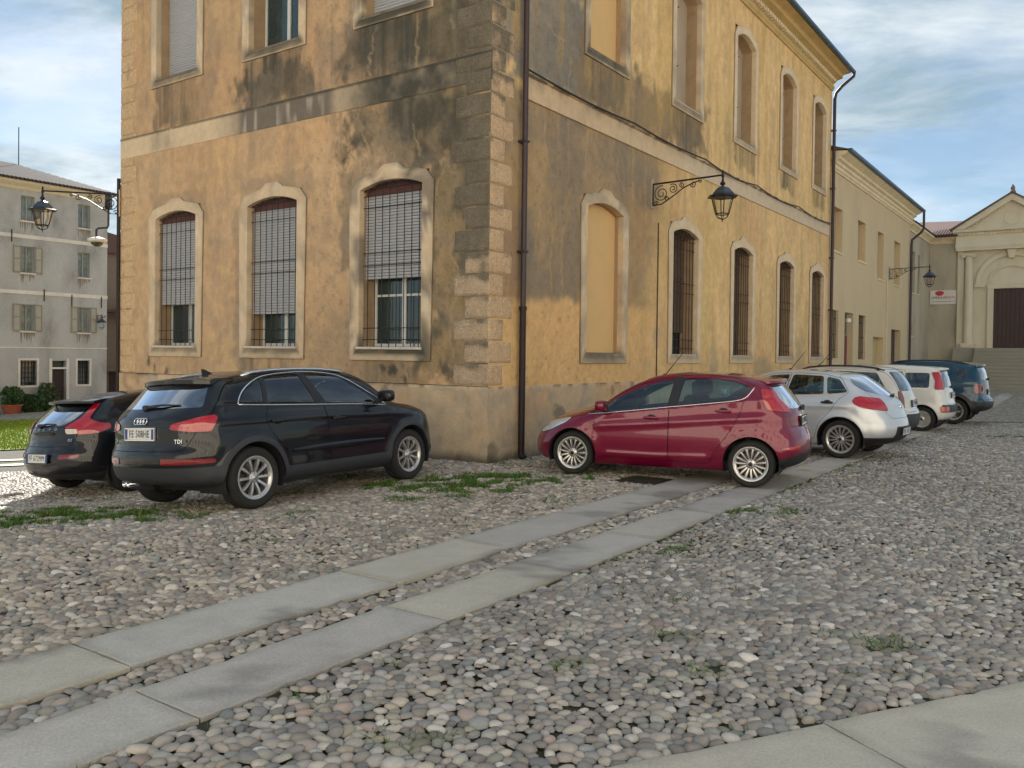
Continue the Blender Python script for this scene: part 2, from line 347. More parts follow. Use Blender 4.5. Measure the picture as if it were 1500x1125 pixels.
def build_cobbles():
    sp = 0.067
    nx, ny = int(40/sp), int(27/(sp*0.88))
    I, J = np.meshgrid(np.arange(nx), np.arange(ny), indexing='ij')
    a = 0.55                                               # lattice turned against the view
    px = (I+0.5*(J % 2))*sp-20.0; py = J*sp*0.88+1.6
    P = np.stack([px, py], -1)+RNG.normal(0, 0.022, (nx, ny, 2))
    big = 0.72+0.62*vnoise(px*0.5, py*0.5, 5)*0.5
    rad = (0.0255+0.015*RNG.random((nx, ny))**1.2+0.012*(RNG.random((nx, ny)) > 0.9))*np.clip(big+0.1, 0.85, 1.15)
    for it in range(14):
        D = np.zeros_like(P)
        for di in range(-2, 3):
            for dj in range(-2, 3):
                if di == 0 and dj == 0: continue
                Q = np.roll(P, (di, dj), (0, 1)); r = np.roll(rad, (di, dj), (0, 1)); d = P-Q; L = np.sqrt((d**2).sum(-1))+1e-6
                ov = np.clip(rad+r-L, 0, 0.03)*(L < 0.3); D += d/L[..., None]*ov[..., None]*0.22
        P += D
    P = P.reshape(-1, 2); rad = rad.ravel(); x, y = P[:, 0], P[:, 1]
    t, s = st_of(x, y)
    vis = (np.abs(x) < 0.62*y+1.4) & (y > 2.6) & (y < 23.5)
    keep = vis & ~((s < 0.03) & (t > -0.03) & (t < 45))
    L_left = (x-PC[0])*nL[0]+(y-PC[1])*nL[1]
    for lo, hi in STRIPS.values(): keep &= ~((s > lo-0.028) & (s < hi+0.028))
    v = (x-C_P0[0])*C_N[0]+(y-C_P0[1])*C_N[1]; keep &= ~((v > -0.028) & (v < 0.86))
    keep &= ~((t > -0.40) & (t < 0.30) & (s > 2.40) & (s < 3.12))            # drain cover
    keep &= ~((x < -8.2) & (y > 15.8))
    sunk = grass_density(x, y); keep &= ~(RNG.random(len(x)) < 0.12*sunk)
    P, rad, x, y, s = P[keep], rad[keep], x[keep], y[keep], s[keep]; n = len(P); sunk = sunk[keep]
    asp = 0.42+0.42*RNG.random(n); ang = RNG.normal(0.30, 0.85, n)
    h = rad*(0.50+0.22*RNG.random(n)); z0 = zg(x, y)+0.013-0.010*sunk+0.006*(vnoise(x*1.2, y*1.2, 9)-0.5)-0.010*sstep(0.56, .7, vnoise(x*.8, y*.8, 91))
    ci = RNG.choice(len(PAL), n, p=PALW); col = PAL[ci]*(0.78+0.62*RNG.random((n, 1))**1.2)
    tint = fbm(x*0.35, y*0.35, 3)[:, None]; col = col*(0.88+0.24*tint)
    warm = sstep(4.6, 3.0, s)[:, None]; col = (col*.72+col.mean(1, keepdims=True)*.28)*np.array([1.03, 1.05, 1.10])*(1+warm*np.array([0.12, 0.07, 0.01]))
    gp = green_patch(x, y)[:, None]*0.35; col = col*(1-gp)+np.array(lin(96, 104, 62))*gp
    depth = y
    order = np.argsort(depth)
    near = order[:300]; rest = order[300:]
    # nearest 300: objects of their own
    T, F = stone_template(11, [0.95, 0.45, -0.05]); var = []
    for k in range(24):
        c0 = col[near[k*12]]; w = 1+0.07*np.sin(T[:, 0]*3+k)+0.06*np.cos(T[:, 1]*4+k*2)
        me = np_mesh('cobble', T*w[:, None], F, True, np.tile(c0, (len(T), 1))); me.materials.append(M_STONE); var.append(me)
    for q, k in enumerate(near):
        o = bpy.data.objects.new('cobble', var[(q*7+int(ci[k])) % 24]); COL.objects.link(o); o.parent = GROUND
        o.location = (x[k], y[k], z0[k]); o.rotation_euler = (RNG.normal(0, .12), RNG.normal(0, .12), ang[k]); o.scale = (rad[k]*1.26, rad[k]*1.26*asp[k]**.6, h[k])
    def mass(idx, T, F):
        m = len(idx); tv = len(T)
        c, q = np.cos(ang[idx]), np.sin(ang[idx])
        w = 1+0.10*np.sin(T[None, :, 0]*3+idx[:, None]*1.7)+0.08*np.cos(T[None, :, 1]*4+idx[:, None]*2.3)
        lx = T[None, :, 0]*(rad[idx]*1.26)[:, None]*w; ly = T[None, :, 1]*(rad[idx]*1.26*asp[idx]**.6)[:, None]*w; lz = T[None, :, 2]*h[idx][:, None]
        tl = RNG.normal(0, 0.14, (m, 1)); lz = lz+lx*tl
        V = np.stack([x[idx][:, None]+c[:, None]*lx-q[:, None]*ly, y[idx][:, None]+q[:, None]*lx+c[:, None]*ly, z0[idx][:, None]+lz], -1).reshape(-1, 3)
        Fa = (F[None]+(np.arange(m)*tv)[:, None, None]).reshape(-1, 3)
        return V, Fa, np.repeat(col[idx], tv, 0)
    d = depth[rest]
    parts = [mass(rest[d < 7], *stone_template(9, [0.95, 0.45, -0.05])), mass(rest[(d >= 7) & (d < 12)], *stone_template(7, [0.7, -0.05])), mass(rest[d >= 12], *stone_template(6, [0.6, -0.05]))]
    off = np.cumsum([0]+[len(p[0]) for p in parts]); V = np.concatenate([p[0] for p in parts]); F = np.concatenate([p[1]+o for p, o in zip(parts, off)]); c = np.concatenate([p[2] for p in parts])
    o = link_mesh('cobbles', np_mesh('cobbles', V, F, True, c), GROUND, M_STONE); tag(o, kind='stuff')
    print('cobbles', n, 'tris', len(F))
build_cobbles()
# stone slabs laid as cart tracks
M_SLAB = mat('worn_slab_stone', (0.4, 0.4, 0.4), 0.8, var=0.08, scale=5, bump=0.22, bscale=60, fine=0.15, spec=0.25, attr=True)
SLABC = [np.array(lin(*c)) for c in ((186, 180, 172), (180, 174, 168), (190, 183, 169), (175, 169, 163), (184, 177, 167))]
def slab(parent, fr, u0, u1, o0, o1, zt, k):
    """one slab: worn irregular edges, slightly dished top, stains painted on its points"""
    g = 0.006; u0 += g; u1 -= g; sd = int(RNG.integers(0, 9999)); nu = max(4, int((u1-u0)/0.07)); no = max(6, int((o1-o0)/0.07)); b = 0.009
    us = np.concatenate([[u0, u0], np.linspace(u0+b, u1-b, nu), [u1, u1]]); os_ = np.concatenate([[o0, o0], np.linspace(o0+b, o1-b, no), [o1, o1]]); gu, go = np.meshgrid(us, os_, indexing='ij')
    top = np.ones(gu.shape); top[0] = top[-1] = 0; top[:, 0] = top[:, -1] = 0; rim = np.zeros(gu.shape); rim[1] = rim[-2] = 1; rim[:, 1] = rim[:, -2] = 1
    du = np.minimum(gu-u0, u1-gu); do = np.minimum(go-o0, o1-go); e = np.minimum(du, do)
    jo = 0.014*(vnoise(gu*7, go*0+sd, sd)-.5)*(do < .02)+0.02*sstep(.80, .95, vnoise(gu*5+9, go*0, sd+3))*(do < .02)*np.sign((o0+o1)/2-go); ju = 0.008*(vnoise(go*9, gu*0+sd, sd+1)-.5)*(du < .02)
    gu2, go2 = gu+ju, go+jo; x = fr.p[0]+fr.u[0]*gu2+fr.n[0]*go2; y = fr.p[1]+fr.u[1]*gu2+fr.n[1]*go2; z = zg(x, y)+zt+0.004*(vnoise(gu*2.5, go*2.5, sd+2)-.5)-rim*.003
    z = np.where(top > 0, z, zg(x, y)-.03); n1 = fbm(x*1.1, y*1.1, 881, 5); n2 = fbm(x*4, y*4, 882+sd % 50, 5); c = SLABC[k % 5]*(0.90+0.2*n1)[..., None]*(0.95+.10*n2)[..., None]
    c = lay_(c, np.array(lin(112, 110, 106)), 0.55*sstep(.60, .72, fbm(x*2.1, y*2.1, 883, 5))); c = lay_(c, np.array(lin(186, 182, 172)), 0.4*sstep(.56, .7, fbm(x*1.7+9, y*1.7, 884, 5))); c = lay_(c, np.array(lin(110, 106, 92)), 0.30*sstep(.035, .0, e+.04*(n2-.5)))
    V = np.stack([x, y, z], -1).reshape(-1, 3)-np.array(origin(parent)); n = len(os_); i = (np.arange(len(us)-1)[:, None]*n+np.arange(n-1)[None]).ravel(); me = np_mesh('slab', V, np.stack([i, i+n, i+n+1, i+1], 1), False, c.reshape(-1, 3)); link_mesh('slab', me, parent, M_SLAB)
def lay_(c, new, m): return c*(1-m[..., None])+new*m[..., None]
GR = Fr(PC, dR, nR)
def strip(name, label, joints, o0, o1, zt):
    e = emp(name, (float(PC[0]), float(PC[1]), 0), label, 'paving', kind='structure')
    for k in range(len(joints)-1): slab(e, GR, joints[k], joints[k+1], o0+RNG.normal(0, .004), o1+RNG.normal(0, .004), zt+RNG.normal(0, .002), int(RNG.integers(0, 5)))
jA = [-11.9, -9.9, -8.15, -6.07, -4.63, -2.9, -1.25, 0.3, 2.0, 3.8, 5.5]
while jA[-1] < 30: jA.append(jA[-1]+1.4+0.6*RNG.random())
jB = [-11.8, -10.1, -8.32, -6.52, -4.98, -3.47, -1.9, -0.3, 1.3, 2.9, 4.6]
while jB[-1] < 34: jB.append(jB[-1]+1.5+0.5*RNG.random())
strip('paving_strip', 'row of pale stone slabs nearer the building wall', jA, *STRIPS['A'], 0.034)
strip('paving_strip', 'row of pale stone slabs along the open cobbles', jB, *STRIPS['B'], 0.032)
GC = Fr((C_P0[0], C_P0[1], 0), (C_D[0], C_D[1], 0), (C_N[0], C_N[1], 0))
def strip_c():
    e = emp('paving_strip', (float(C_P0[0]), float(C_P0[1]), 0), 'wide stone slabs crossing the nearest cobbles', 'paving', kind='structure')
    j = [-4.2, -2.4, -0.7, 1.02, 2.95, 4.9, 6.8, 8.9]
    for k in range(len(j)-1): slab(e, GC, j[k], j[k+1], 0.0, 0.83, 0.036, 2 if k in (2, 3) else k)
strip_c()
def drain():
    t = emp('drain_cover', (*xy_of(-0.05, 2.75), 0), 'dark iron drain cover beside the slabs under the crimson car', 'drain cover')
    m = mat('rusty_iron', lin(58, 52, 48), 0.7, 0.3, var=0.3, scale=20, bump=0.3, bscale=60)
    MB(GR).box(-0.38, 0.28, 2.42, 3.085, -0.02, 0.012).build('frame', m, t)
    for k in range(6): MB(GR).box(-0.33+k*0.1, -0.26+k*0.1, 2.47, 3.03, 0.012, 0.026).build('bar', m, t)
drain()
# grass between the cobbles: uncountable
def build_grass():
    N = 1400000; x = RNG.uniform(-9, 15, N); y = RNG.uniform(3.0, 20, N); k = np.abs(x) < 0.62*y+1; x, y = x[k], y[k]
    d = grass_density(x, y); t, s = st_of(x, y); k = (RNG.random(len(x)) < d**1.25*np.where(y > 8, 0.9, 0.6)) & ~((s < 0.02) & (t > 0))
    for lo, hi in STRIPS.values(): k &= ~((s > lo) & (s < hi))
    v = (x-C_P0[0])*C_N[0]+(y-C_P0[1])*C_N[1]; k &= ~((v > 0) & (v < 0.86))
    x, y, d = x[k], y[k], d[k]; n = len(x)
    # a line of weeds along the foot of the walls
    u = np.concatenate([RNG.uniform(0, 10, 2500), RNG.uniform(0, 6, 900)]); side = np.arange(3400) < 2500
    o = np.abs(RNG.normal(0, 0.05, 3400))+0.01; kk = RNG.random(3400) < 0.9*sstep(0.42, 0.62, vnoise(u*3, u*0+3, 4)); 
    wx = np.where(side, PC[0]+dL[0]*u+nL[0]*o, PC[0]+dR[0]*u+nR[0]*o)[kk]; wy = np.where(side, PC[1]+dL[1]*u+nL[1]*o, PC[1]+dR[1]*u+nR[1]*o)[kk]
    x = np.concatenate([x, wx]); y = np.concatenate([y, wy]); d = np.concatenate([d, np.full(len(wx), 0.6)]); n = len(x)
    h = (0.016+0.034*RNG.random(n))*(0.55+0.65*np.clip(d, 0, 1.3)); w = 0.003+0.0035*RNG.random(n); w = w*np.clip(y/6, 0.8, 2.0); a = RNG.uniform(0, 6.28, n); le = RNG.normal(0, 0.6, (n, 2))*h[:, None]
    z = zg(x, y)+0.012
    p0 = np.stack([x-np.cos(a)*w, y-np.sin(a)*w, z], 1); p1 = np.stack([x+np.cos(a)*w, y+np.sin(a)*w, z], 1); p2 = np.stack([x+le[:, 0], y+le[:, 1], z+h], 1)
    V = np.stack([p0, p1, p2], 1).reshape(-1, 3); F = np.arange(3*n).reshape(-1, 3)
    c = np.array(lin(66, 106, 46))*(0.55+0.85*RNG.random((n, 1)))+np.array([0.03, 0.02, 0])*RNG.random((n, 1)); dry = RNG.random(n) < .12; c[dry] = np.array(lin(150, 138, 92))*(.6+.5*RNG.random((dry.sum(), 1))); c = np.repeat(c, 3, 0)
    o = link_mesh('grass', np_mesh('grass', V, F, False, c), None, mat('grass_blade', (0, 0, 0), 0.7, var=0, attr=True, spec=0.2)); tag(o, 'short green grass growing between the cobbles', 'grass', kind='stuff')
    print('grass', n)
build_grass()
# ------------------------------------------------------------------ the yellow corner building
BLD = emp('corner_palazzo', (float(PC[0]), float(PC[1]), 0), 'weathered two-storey ochre building with stone quoins at the piazza corner', 'building')
EAVE = 11.0
M_STUCCO = mat('old_stucco', (0.5, 0.35, 0.18), 0.92, var=0.13, scale=5, bump=0.3, bscale=30, attr=True, spec=0.15, fine=0.10)
M_FRAME = mat('window_stone', (0.5, 0.4, 0.3), 0.9, var=0.10, scale=7, bump=0.2, bscale=45, attr=True, spec=0.15, fine=0.08)
M_TRIM = mat('trim_stone', lin(190, 168, 134), 0.9, var=0.15, scale=3, bump=0.15, bscale=40, spec=0.15, fine=0.06)
M_REVEAL = mat('reveal_plaster', lin(196, 168, 132), 0.92, var=0.2, scale=4, col2=lin(150, 124, 98), bump=0.15, bscale=50, spec=0.1)
M_IRON = mat('wrought_iron', lin(52, 44, 44), 0.6, 0.4, var=0.2, scale=30)
M_PVC = mat('white_window_frame', lin(208, 208, 202), 0.45, var=0.04)
M_SHUT = mat('roller_shutter', lin(178, 179, 182), 0.6, var=0.06, scale=12)
M_DGLASS = mat('dark_window_glass', lin(38, 58, 62), 0.08, var=0.2, scale=3, spec=0.9)
M_RED = mat('rust_red_lintel', lin(96, 62, 58), 0.8, var=0.2, scale=10)
M_SILL = mat('sill_stone', lin(200, 192, 182), 0.85, var=0.15, scale=9, bump=0.2, bscale=60)
M_TAUPE = mat('taupe_shutter', lin(176, 160, 140), 0.85, var=0.12, scale=2.5, stretch=(1, 1, 0.4))
M_PIPE = mat('brown_downpipe', lin(66, 52, 54), 0.5, 0.3, var=0.12, scale=8)
M_PIPE2 = mat('cast_iron_downpipe', lin(40, 28, 30), 0.55, 0.3, var=0.12, scale=8)
M_GUTTER = mat('zinc_gutter', lin(72, 96, 116), 0.45, 0.5, var=0.15, scale=6)
M_ROOF = mat('clay_tile', lin(112, 84, 74), 0.9, var=0.3, scale=8, col2=lin(92, 76, 72), bump=0.2, bscale=40)
OCH_L, OCH_R = np.array(lin(200, 167, 130)), np.array(lin(230, 194, 140))
GREY, DARK, OLIVE, BROWN = np.array(lin(128, 118, 106)), np.array(lin(80, 78, 70)), np.array(lin(124, 108, 80)), np.array(lin(150, 120, 88))
PALE, PINK, WHITE = np.array(lin(206, 186, 156)), np.array(lin(216, 192, 160)), np.array(lin(222, 208, 186))
def lay(col, new, m): return col*(1-m[..., None])+new*m[..., None]
def polyd(u, z, pts):
    d = np.full(u.shape, 9.0)
    for (a, b), (c, e) in zip(pts[:-1], pts[1:]):
        vx, vy = c-a, e-b; k = np.clip(((u-a)*vx+(z-b)*vy)/(vx*vx+vy*vy+1e-9), 0, 1); d = np.minimum(d, np.hypot(u-a-k*vx, z-b-k*vy))
    return d
def soft(u, z, u0, u1, z0, z1, seed, e=0.35, w=0.55, s=1.3, edge_top=None):
    """rectangle with a ragged noisy edge, 0..1"""
    nu = (fbm(u*s, z*s, seed, 5)-0.5)*2*w; nz = (fbm(u*s+40, z*s*0.7, seed+9, 5)-0.5)*2*w
    a = np.minimum(np.minimum(u+nu-u0, u1-u-nu), np.minimum(z+nz-z0, z1-z-nz)); m = sstep(-e*1.3, e*1.3, a); nh = fbm(u*5.5, z*4.2, seed+71, 6, .62)
    return sstep(.15, .85, m+(nh-.5)*1.5)*sstep(0, .12, m)
def drips(u, z, seed, f=9.0): return np.clip((fbm(u*f, z*0.35, seed, 4)-0.42)*3.2, 0, 1)
def paint_L(u, z):
    n1 = fbm(u*0.8, z*0.8, 1, 5); n2 = fbm(u*3, z*3, 2, 5); n3 = fbm(u*9, z*9, 3, 3)
    c = OCH_L*(0.90+0.22*n1)[..., None]*(0.94+0.12*n2)[..., None]
    c = lay(c, np.array(lin(206, 164, 122)), 0.55*sstep(0.50, 0.72, fbm(u*0.7+5, z*0.7, 21, 4)))
    c = lay(c, np.array(lin(208, 176, 128)), 0.45*sstep(0.55, 0.75, fbm(u*0.9+9, z*1.1, 22, 4)))
    up = sstep(6.4, 6.6, z)
    c = lay(c, np.array(lin(178, 146, 110)), 0.55*up*(0.4+0.6*n1))
    # soft grey weathering, more to the corner
    near = sstep(4.4, 1.2, u)
    c = lay(c, GREY, 0.5*sstep(0.47, 0.66, fbm(u*1.1, z*0.7, 31, 6, .62))*np.clip(0.35+near+0.35*up, 0, 1))
    c = lay(c, np.array(lin(168, 146, 120)), 0.40*sstep(0.50, 0.64, fbm(u*3.2, z*1.5, 33, 6, .62))); c = lay(c, GREY*1.05, 0.30*sstep(0.56, 0.66, fbm(u*5, z*1.8, 34, 6, .62))*(0.5+0.5*up))
    # heavy stains above window nearest the corner and up the corner
    m = soft(u, z, -1, 2.9, 4.55, 6.1, 41, 0.55, 0.9, .9); c = lay(c, OLIVE*0.86, 0.80*m*(0.55+0.6*n2)); c = lay(c, DARK*.9, 0.85*m*sstep(0.40, 0.58, fbm(u*1.6, z*1.4, 42, 6, .6)))
    m = soft(u, z, -1, 1.35, 1.35, 4.8, 43, 0.22, 0.4); c = lay(c, OLIVE, 0.8*m*(0.5+0.7*n2)); c = lay(c, DARK*1.15, 0.8*m*sstep(0.42, 0.60, fbm(u*2.2, z*1.6, 44, 6, .62)))
    m = soft(u, z, -1, 3.1, 6.4, 7.6, 45, 0.25, 0.5); c = lay(c, GREY*0.8, 0.75*m*(0.5+0.6*n2)); c = lay(c, DARK, 0.72*m*sstep(0.40, 0.60, fbm(u*1.5+3, z*1.6, 46, 5)))
    m = soft(u, z, -1, 2.0, 6.4, 13, 47, 0.4, 0.6); c = lay(c, OLIVE*0.95, 0.70*m*(0.4+0.7*n2)); c = lay(c, DARK, 0.5*m*sstep(0.46, 0.64, fbm(u*1.3+8, z*1.2, 48, 5)))
    m = soft(u, z, 0.9, 1.5, 6.7, 7.4, 49, 0.3, 0.3); c = lay(c, np.array(lin(150, 132, 100)), 0.6*m)
    # beside and below windows
    for uc, a in ((8.3, .6), (5.18, .95), (2.1, .9)):
        m = soft(u, z, uc-0.75, uc+0.80, 6.42, 7.5, 50+int(uc), 0.12, 0.22, 3); c = lay(c, DARK*0.85, a*np.clip(m*(0.45+0.8*drips(u, z, 60+int(uc), 7)), 0, 1))
    m = soft(u, z, 4.1, 6.3, 6.4, 7.1, 57, 0.25, 0.4, 2); c = lay(c, DARK*1.0, 0.75*m)
    m = soft(u, z, -1, 3.4, 6.4, 7.35, 58, .2, .45, 2.2); c = lay(c, DARK*.95, 0.6*m*(.5+.8*n2)); m = soft(u, z, 0.5, 2.9, 4.95, 6.05, 59, .35, .7, 1.6); c = lay(c, DARK*1.0, 0.6*m*(.4+.9*n2))
    for uc, a in ((5.18, .55), (8.3, .2), (2.1, .35)):
        m = soft(u, z, uc-0.65, uc+1.0, 1.20, 1.75, 70+int(uc), 0.1, 0.16, 4); c = lay(c, DARK*1.3, a*m*(0.3+0.9*drips(u, z, 75, 9)))
        m = soft(u, z, uc-0.95, uc+0.95, 4.6, 5.1, 76+int(uc), 0.10, 0.10, 4); c = lay(c, GREY, 0.35*m)
    m = soft(u, z, 3.0, 3.35, 3.2, 4.9, 81, 0.1, 0.15, 3); c = lay(c, GREY*0.9, 0.6*m)
    m = soft(u, z, 5.8, 6.3, 1.3, 4.6, 83, 0.14, 0.2, 3); c = lay(c, GREY*1.15, 0.45*m)
    # the blackened and streaked string-course zone is a separate piece; rust runs
    for pts in ([(2.95, 6.0), (2.72, 5.4), (2.6, 5.15)], [(2.35, 5.65), (2.05, 5.05)], [(1.55, 6.0), (1.62, 5.5), (1.48, 5.05)], [(1.0, 4.9), (1.15, 4.3), (0.95, 3.4), (1.05, 2.8)], [(0.78, 3.5), (0.62, 2.9), (0.8, 2.2), (0.7, 1.7)], [(2.7, 6.5), (2.6, 7.1), (2.45, 7.35)], [(1.6, 6.5), (1.55, 7.6), (1.7, 9)], [(0.8, 7.0), (0.7, 7.9)]):
        d = polyd(u+0.22*(n2-.5)+.12*(n3-.5), z+0.2*(n2-.5), pts); c = lay(c, np.array(lin(186, 164, 130)), 0.45*sstep(0.038, 0.004, d)*sstep(.25, .5, n2))
    st = sstep(.50, .70, fbm(u*6.5, z*.22, 91, 5, .6)); c = lay(c, GREY*.95, 0.42*st*sstep(6.9, 6.45, z)*0+0.45*st*sstep(4.6, 6.0, z)*sstep(6.05, 6.0, z)*(.35+.65*sstep(6.5, 3, u))); c = lay(c, GREY*.9, 0.45*st*sstep(6.5, 6.6, z)*(.4+.6*sstep(8, 3, u)))
    c = lay(c, np.array(lin(150, 136, 118)), 0.35*sstep(.46, .62, fbm(u*.9+3, z*.8, 92, 6, .66))*sstep(9.5, 4, u)); sp_ = fbm(u*14, z*12, 93, 4, .7); c = lay(c, DARK*1.2, .35*sstep(.62, .70, sp_)*sstep(6.5, 2.5, u))
    # small blackened chips
    for (a, b) in ((2.0, 1.38), (1.75, 1.32), (2.05, 1.43), (2.25, 1.45), (9.3, 1.5), (10.1, 2.6), (8.6, 1.32), (9.05, 1.35)):
        c = lay(c, DARK*0.8, 0.8*sstep(0.10, 0.03, np.hypot(u-a+0.16*(n3-.5), (z-b)*0.7+0.14*(n2-.5))))
    return c*(0.94+0.12*n3)[..., None]
def paint_R(u, z):
    n1 = fbm(u*0.6, z*0.6, 101, 5); n2 = fbm(u*2.6, z*2.6, 102, 5); n3 = fbm(u*9, z*9, 103, 3)
    c = OCH_R*(0.90+0.20*n1)[..., None]*(0.95+0.10*n2)[..., None]
    c = lay(c, np.array(lin(218, 174, 126)), 0.5*sstep(0.48, 0.7, fbm(u*0.5, z*0.6, 121, 4))*sstep(6.3, 6.0, z))
    c = lay(c, np.array(lin(216, 186, 122)), 0.45*sstep(0.5, 0.7, fbm(u*0.8, z*0.4, 122, 4)))
    lo = sstep(6.2, 6.0, z); c = lay(c, np.array(lin(196, 160, 116)), 0.35*sstep(0.50, 0.64, fbm(u*2.6, z*1.2, 134, 6, .62))); c = lay(c, np.array(lin(176, 150, 116)), 0.28*sstep(0.56, 0.68, fbm(u*4, z*1.2, 135, 6, .62)))
    # brown-grey wash over the first bays of the ground floor, straight lower edge
    m = lo*sstep(2.58, 2.80, z+0.18*(n2-.5)+0.05*np.sin(u*2.0))*sstep(6.6, 4.9, u+1.5*(n1-.5)-0.35*(z-4.2))
    c = lay(c, np.array(lin(164, 138, 106)), 0.85*m); c = lay(c, GREY*1.08, 0.70*m*sstep(0.42, 0.66, fbm(u*0.9, z*0.9, 131, 5))); c = lay(c, np.array(lin(128, 120, 112)), 0.55*m*sstep(0.5, 0.68, fbm(u*1.3+7, z*0.8, 132, 5))*sstep(3.2, 1.5, u))
    c = lay(c, np.array(lin(176, 140, 100)), 0.5*m*sstep(0.52, .7, fbm(u*1.9, z*0.5, 133, 4)))
    m2 = lo*sstep(9.5, 5.5, u)*sstep(2.2, 3.2, z)*(1-m); c = lay(c, np.array(lin(190, 150, 96)), 0.5*m2*n2)
    c = lay(c, np.array(lin(218, 168, 116)), 0.55*lo*(1-m)*sstep(7.5, 4.5, u+1.2*(n1-.5))*sstep(3.2, 2.4, z)*(.5+.7*n2))
    # upper floor
    m = soft(u, z, -1, 3.15, 6.3, 9.3, 141, 0.45, 0.7, 0.8); c = lay(c, np.array(lin(130, 126, 118)), 0.88*m*(0.75+0.4*n2)); c = lay(c, np.array(lin(112, 112, 110)), 0.5*m*sstep(.45, .6, n1))
    m = soft(u, z, 2.4, 8.8, 6.3, 7.55, 143, 0.3, 0.5, 1.0); c = lay(c, np.array(lin(138, 118, 92)), 0.8*m*(0.7+0.5*n2)); c = lay(c, GREY*0.75, 0.5*m*drips(u, z, 144, 3))
    for k, (uc, a) in enumerate(((3.75, .75), (7.55, .95), (11.28, .9), (15.02, .8), (18.35, .7))):
        m = soft(u, z, uc-0.72, uc+0.76, 6.45 if k < 2 else 6.7, 7.45, 150+k, 0.10, 0.2, 3); c = lay(c, DARK*1.25, a*m*(0.35+0.65*drips(u, z, 160+k, 6)))
    c = lay(c, np.array(lin(196, 160, 92)), 0.4*sstep(0.52, 0.7, fbm(u*3.0, z*0.25, 171, 4))*sstep(6.5, 7, z))
    st = sstep(.50, .70, fbm(u*5.5, z*.2, 191, 5, .6)); c = lay(c, GREY, 0.35*st*sstep(6.35, 6.45, z)*sstep(8.6, 6.9, z)); c = lay(c, np.array(lin(178, 152, 118)), .4*st*sstep(4.2, 5.95, z)*lo); sp_ = fbm(u*13, z*12, 193, 4, .7); c = lay(c, DARK*1.3, .28*sstep(.63, .71, sp_)*sstep(8, 2.5, u))
    # grey mended patches low on the wall
    for (a, b, rx, rz, k) in ((9.35, 1.55, .35, .55, .6), (9.3, 1.15, .25, .5, .5), (13.0, 1.45, .7, .35, .5), (16.6, 1.7, .5, .8, .45), (6.1, 2.05, .25, .3, .4), (5.6, 1.55, .2, .2, .3)):
        r = np.hypot((u-a)/rx, (z-b)/rz)+(n2-.5)*1.4; c = lay(c, np.array(lin(172, 156, 130)), k*sstep(1.1, 0.7, r))
    for pts in ([(1.5, 6.0), (1.62, 5.2), (1.4, 4.6), (1.5, 4.2), (1.25, 3.4)], [(3.9, 6.0), (3.55, 5.3), (3.3, 5.0)], [(4.0, 5.9), (4.25, 5.3), (4.5, 5.0)], [(3.05, 5.9), (2.95, 5.0)], [(2.25, 4.2), (2.15, 3.6), (2.2, 2.8)], [(1.95, 4.1), (1.8, 3.7), (1.85, 2.9)], [(4.85, 6.0), (4.9, 4.9)], [(2.3, 6.5), (2.4, 7.2), (1.6, 7.4)], [(4.6, 6.5), (4.7, 7.3)], [(6.1, 6.5), (6.05, 7.1)], [(5.4, 6.0), (5.5, 4.4), (5.42, 3.2)]):
        d = polyd(u+0.22*(n2-.5)+.12*(n3-.5), z+0.2*(n2-.5), pts); c = lay(c, np.array(lin(196, 162, 116)), 0.5*sstep(0.042, 0.004, d)*sstep(.25, .5, n2))
    return c*(0.95+0.10*n3)[..., None]
def paint_plinth(u, z, seed):
    n1 = fbm(u*1.2, z*1.2, seed, 5); n2 = fbm(u*4, z*4, seed+1, 4)
    c = np.array(lin(196, 172, 142))*(0.88+0.26*n1)[..., None]
    c = lay(c, np.array(lin(172, 158, 140)), 0.6*sstep(0.45, 0.62, n2)); c = lay(c, GREY*0.9, 0.75*sstep(0.63, 0.70, fbm(u*1.8, z*1.5, seed+2, 5)))
    c = lay(c, np.array(lin(206, 164, 118)), 0.4*sstep(0.55, 0.7, fbm(u*2, z*2+5, seed+6, 4)))
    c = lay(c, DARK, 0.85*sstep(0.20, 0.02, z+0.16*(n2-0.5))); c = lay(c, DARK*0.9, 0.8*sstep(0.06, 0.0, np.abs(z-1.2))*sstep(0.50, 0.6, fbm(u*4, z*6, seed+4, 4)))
    return c
def facade(name, fr, us, zs, paint, holes, off=0.0):
    gu, gz = np.meshgrid(us, zs, indexing='ij'); c = paint(gu, gz); nz = len(zs)
    V = fr.p+gu[..., None]*fr.u+(off+0.012*(fbm(gu*1.2, gz*1.2, 9, 3)-0.5))[..., None]*fr.n+gz[..., None]*np.array([0, 0, 1.0])
    V = V.reshape(-1, 3)-np.array(origin(BLD)); i = (np.arange(len(us)-1)[:, None]*nz+np.arange(nz-1)[None]).ravel(); F = np.stack([i, i+nz, i+nz+1, i+1], 1)
    cu = (us[:-1]+us[1:])/2; cz = (zs[:-1]+zs[1:])/2; k = np.ones((len(cu), len(cz)), bool)
    for (a, b, z0, z1) in holes: k &= ~(((cu > a) & (cu < b))[:, None] & ((cz > z0) & (cz < z1))[None])
    F = F[k.ravel()]
    return link_mesh(name, np_mesh(name, V, F, True, c.reshape(-1, 3)), BLD, M_STUCCO)
